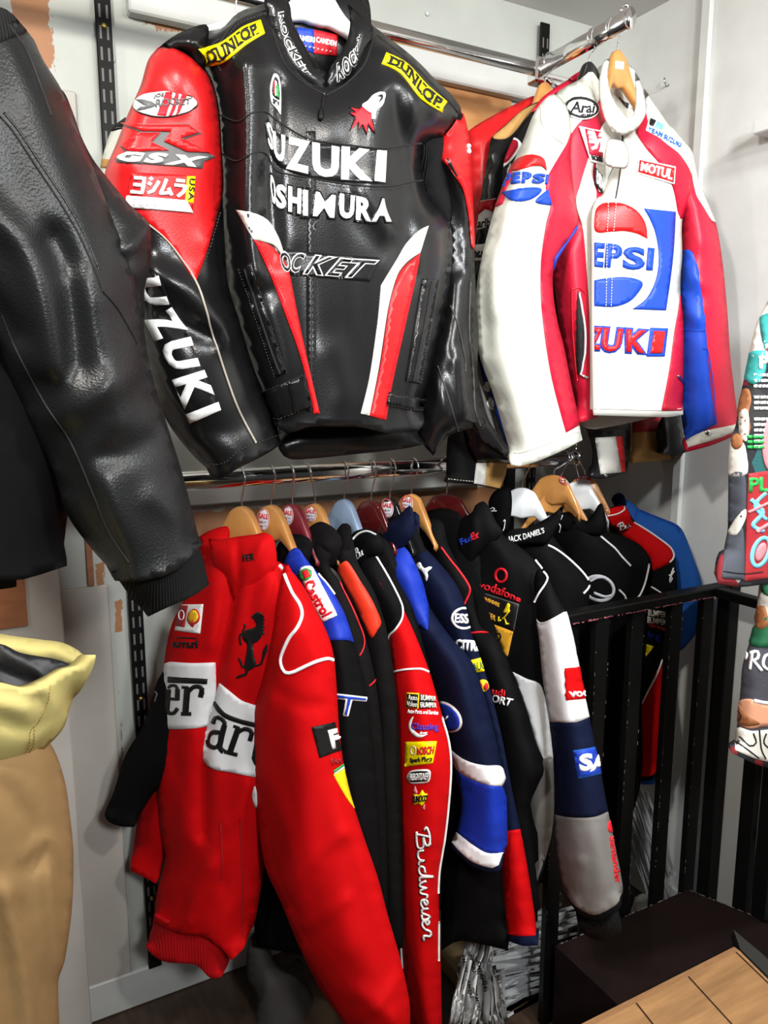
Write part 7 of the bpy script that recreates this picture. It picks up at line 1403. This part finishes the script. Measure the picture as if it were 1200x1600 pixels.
# ================================================================ THINGS ON THE FLOOR
def strips(name, m, parent, cx, cy, n, L, ang0, ang1, r=0.012, z0=0.0, dz=0.3, spread=0.12, seed=1):
    """a heap of narrow folded foil strips"""
    rn = random.Random(seed); V = []; F = []
    for i in range(n):
        a = math.radians(rn.uniform(ang0, ang1)); el = rn.uniform(-0.12, 0.12)
        l = L * rn.uniform(0.6, 1.0); c = np.array([cx + rn.uniform(-spread, spread), cy + rn.uniform(-spread, spread), z0 + rn.random() * dz])
        d = np.array([math.cos(a) * math.cos(el), math.sin(a) * math.cos(el), math.sin(el)]); sd = np.cross(d, [0, 0, 1]); sd /= np.linalg.norm(sd); up = np.cross(sd, d)
        tw = rn.uniform(-0.9, 0.9); w1 = sd * math.cos(tw) + up * math.sin(tw); k = len(V); th = np.cross(d, w1) * 0.0006; ww = r * rn.uniform(0.5, 1.2)
        for s_ in range(5):
            p = c + d * l * (s_ / 4 - 0.5) + up * 0.006 * math.sin(s_ * 1.7 + i); p[2] = max(p[2], 0.004)
            for q in (w1 * ww + th, -w1 * ww + th, -w1 * ww - th, w1 * ww - th): V.append(p + q)
        for s_ in range(4):
            for j in range(4): F.append([k + s_ * 4 + j, k + s_ * 4 + (j + 1) % 4, k + s_ * 4 + 4 + (j + 1) % 4, k + s_ * 4 + 4 + j])
        F.append([k + 3, k + 2, k + 1, k]); F.append([k + 16, k + 17, k + 18, k + 19])
    V = np.array(V); V[:, 2] = np.maximum(V[:, 2], 0.001)
    o = build(name, V, F, m, parent, False); return o
def foil_stack(t, ends, m='foil', seed=1):
    """folded strips of foil lying against each other; ends: list of (start, end) points"""
    rn = random.Random(seed); V = []; F = []
    for a_, b_ in ends:
        d = (b_ - a_); L = np.linalg.norm(d); d /= L; sd = np.cross(d, [0.3, -1, 0.2]); sd /= np.linalg.norm(sd); nn = np.cross(sd, d); hw = rn.uniform(0.002, 0.006); tw0 = rn.uniform(-0.7, 0.7); k = len(V); N = 6
        for i in range(N):
            q = i / (N - 1); p = a_ + d * L * q + nn * 0.004 * math.sin(q * 7 + tw0 * 9); tw = tw0 + 0.4 * math.sin(q * 5 + tw0 * 5)
            w1 = (sd * math.cos(tw) + nn * math.sin(tw)) * hw; th = np.cross(d, w1 / hw) * 0.0005
            for g in (w1 + th, -w1 + th, -w1 - th, w1 - th): V.append(p + g)
        for i in range(N - 1):
            for j in range(4): F.append([k + i * 4 + j, k + i * 4 + (j + 1) % 4, k + i * 4 + 4 + (j + 1) % 4, k + i * 4 + 4 + j])
        F.append([k + 3, k + 2, k + 1, k]); e = k + (N - 1) * 4; F.append([e, e + 1, e + 2, e + 3])
    V = np.array(V); V[:, 2] = np.maximum(V[:, 2], 0.001)
    o = build('foil_strips', V, F, m, t, False); o['kind'] = 'stuff'; return o
rn = random.Random(8); E_ = []
for i in range(210):
    y = rn.uniform(1430, 1620); x0 = rn.uniform(745, 800); x1 = rn.uniform(820, 915); sl_ = rn.uniform(-0.42, -0.12); yy = rn.uniform(1.36, 1.50)
    E_.append((at(x0, y - sl_ * (x1 - x0) * .5, Yp(yy)), at(x1, y + sl_ * (x1 - x0) * .5, Yp(yy + 0.03))))
t = thing('foil_pile', (E_[0][0][0], 1.43, 0), 'pile of folded silver foil strips on the floor left of the railing post', 'foil strips')
foil_stack(t, E_, 'foil', 3)
E_ = []
for i in range(120):
    q = rn.random(); x0 = 955 + 50 * q + rn.uniform(-6, 6); y0 = 1170 + 150 * q * 0.6 + rn.uniform(-30, 60); yy = rn.uniform(1.42, 1.54); L_ = rn.uniform(90, 190)
    E_.append((at(x0, y0, Yp(yy)), at(x0 + L_ * 0.34, y0 + L_, Yp(yy))))
t = thing('foil_pile', (E_[0][0][0], 1.5, 0), 'stack of silver foil strips slanting behind the railing bars', 'foil strips')
foil_stack(t, E_, 'foil', 5)
t = thing('carton', (1.0, 1.55, 0), 'brown carton on the floor under the silver foil strips', 'carton')
c_ = at(770, 1600, Yp(1.5)); MB().box((c_[0] - .12, 1.48, 0.0), (c_[0] + .16, 1.74, 0.05), bev=0.003).done('carton_base', 'cardboard', t)
# hanging bundle of printed ribbons
t = thing('ribbon_bundle', at(750, 1560, Yp(1.36)) * [1, 1, 0], 'bundle of crumpled silver printed ribbons hanging to the floor', 'ribbons')
rn = random.Random(11); V_ = []; F_ = []
top = at(752, 1440, Yp(1.42))
cnt = 0
for i in range(46):
    fx = rn.uniform(-1, 1); end = at(742 + fx * 42 + rn.uniform(-8, 8), 1600, Yp(1.36 + rn.uniform(-0.04, 0.08))); end[2] = max(0.004, end[2] if end[2] > 0 else 0.004)
    st_ = top + np.array([fx * 0.03 + rn.uniform(-.01, .01), rn.uniform(-0.03, 0.03), rn.uniform(-0.1, 0.05)])
    k = len(V_); hw = rn.uniform(0.006, 0.014); nn_ = 14; ph = rn.uniform(0, 6)
    for s_ in range(nn_):
        q = s_ / (nn_ - 1); p = st_ * (1 - q) + end * q + np.array([math.sin(q * 9 + ph) * 0.008, math.cos(q * 7 + ph) * 0.008, 0])
        p[2] = max(p[2], 0.003)
        a = ph + q * 2.2 + math.sin(q * 11 + ph) * 0.5; w1 = np.array([math.cos(a), math.sin(a), 0]) * hw; th = np.array([-math.sin(a), math.cos(a), 0]) * 0.0006
        for g in (w1 + th, -w1 + th, -w1 - th, w1 - th): V_.append(p + g)
    for s_ in range(nn_ - 1):
        for j in range(4): F_.append([k + s_ * 4 + j, k + s_ * 4 + (j + 1) % 4, k + s_ * 4 + 4 + (j + 1) % 4, k + s_ * 4 + 4 + j])
    F_.append([k + 3, k + 2, k + 1, k]); e_ = k + (nn_ - 1) * 4; F_.append([e_, e_ + 1, e_ + 2, e_ + 3])
rbn = build('ribbons', V_, F_, 'silver_foil_ribbon', t, True); rbn['kind'] = 'stuff'
reg(rbn)
for (x, y, sx) in ((722, 1490, 0), (735, 1490, 1), (746, 1500, 0), (742, 1550, 1), (752, 1520, 0), (730, 1530, 1)):
    decal('lettering', txt('AMERI', [(x + 4, y), (x + 9, y + 28), (x + 4, y + 29), (x - 1, y + 1)], 0.01), 'black_thread', rbn, t, 0.0015, 3)
# dark grey sacks under the rack
t = thing('grey_sack', at(430, 1560, Yp(1.62)) * [1, 1, 0], 'dark grey cloth bundle on the floor below the red jacket', 'cloth bundle')
panel('bundle', [(388, 1468, 1), (405, 1448), (420, 1440), (424, 1490), (440, 1512), (455, 1505), (468, 1497), (476, 1520), (490, 1560), (510, 1600), (520, 1680, 1), (402, 1660, 1), (398, 1560), (385, 1525)], Yp(1.66), 0.06, 0.06, 'grey_bundle', t, R=0.06, sp=9, nz=(0.008, 12))
pp = [at(x, y, Xp(1.752)) for x, y in ((1230, 1322), (1205, 1318), (1190, 1326), (1184, 1345), (1182, 1375), (1176, 1400), (1165, 1404))]
MB().tube(spline3(pp), 0.012, 14).done('waste_pipe', 'pipe_white', None, True)
tag(bpy.data.objects['waste_pipe'], 'white plastic pipe bending along the side wall behind the railing', 'pipe')
t = thing('plastic_bag', (1.70, 1.42, 0), 'crumpled clear plastic bag on the floor behind the railing by the side wall', 'plastic bag')
mb = MB(); mb.ball((1.70, 1.42, 0.035), 0.05, 22, 14)
o = mb.done('crumpled_film', 'clear_plastic', t, False)
for v in o.data.vertices:
    k = 1 + 0.35 * noise.noise(v.co * 30 + Vector((3, 1, 2))); v.co.x *= k * 1.3; v.co.y *= k * 1.4; v.co.z = 0.035 + (v.co.z - 0.035) * k * 0.75
mn = min(v.co.z for v in o.data.vertices)
for v in o.data.vertices: v.co.z += 0.001 - mn
# hooks and fixings on the walls
def wall_hook(p, label, m='steel_wire'):
    t = thing('wall_hook', p, label, 'hook')
    MB().tube([p, p + np.array([-0.012, 0, 0])], 0.003, 8).done('peg', m, t, True)
    MB().tube([p + np.array([-0.012, 0, 0]), p + np.array([-0.018, 0, 0.006]), p + np.array([-0.018, 0, 0.016])], 0.0022, 8).done('tip', m, t, True)
ph = at(1045, 133, Xp(RWALL)); wall_hook(np.array([RWALL, ph[1], ph[2]]), 'small screw hook on the side wall right of the white jacket')
p = at(173, 92, WB); o = MB().tube([(p[0], WALL, p[2]), (p[0], WALL - 0.006, p[2])], [0.011, 0.008], 14).done('wall_plug', 'trim_paint', None, True); tag(o, 'round white screw cap on the wall beside the left upright', 'screw cap')
p = at(667, 22, WB); o = MB().tube([(p[0], WALL, p[2]), (p[0], WALL - 0.006, p[2])], [0.006, 0.005], 14).done('wall_plug', 'silver_thread', None, True); tag(o, 'small grey wall plug high on the wall above the long rail', 'screw cap')
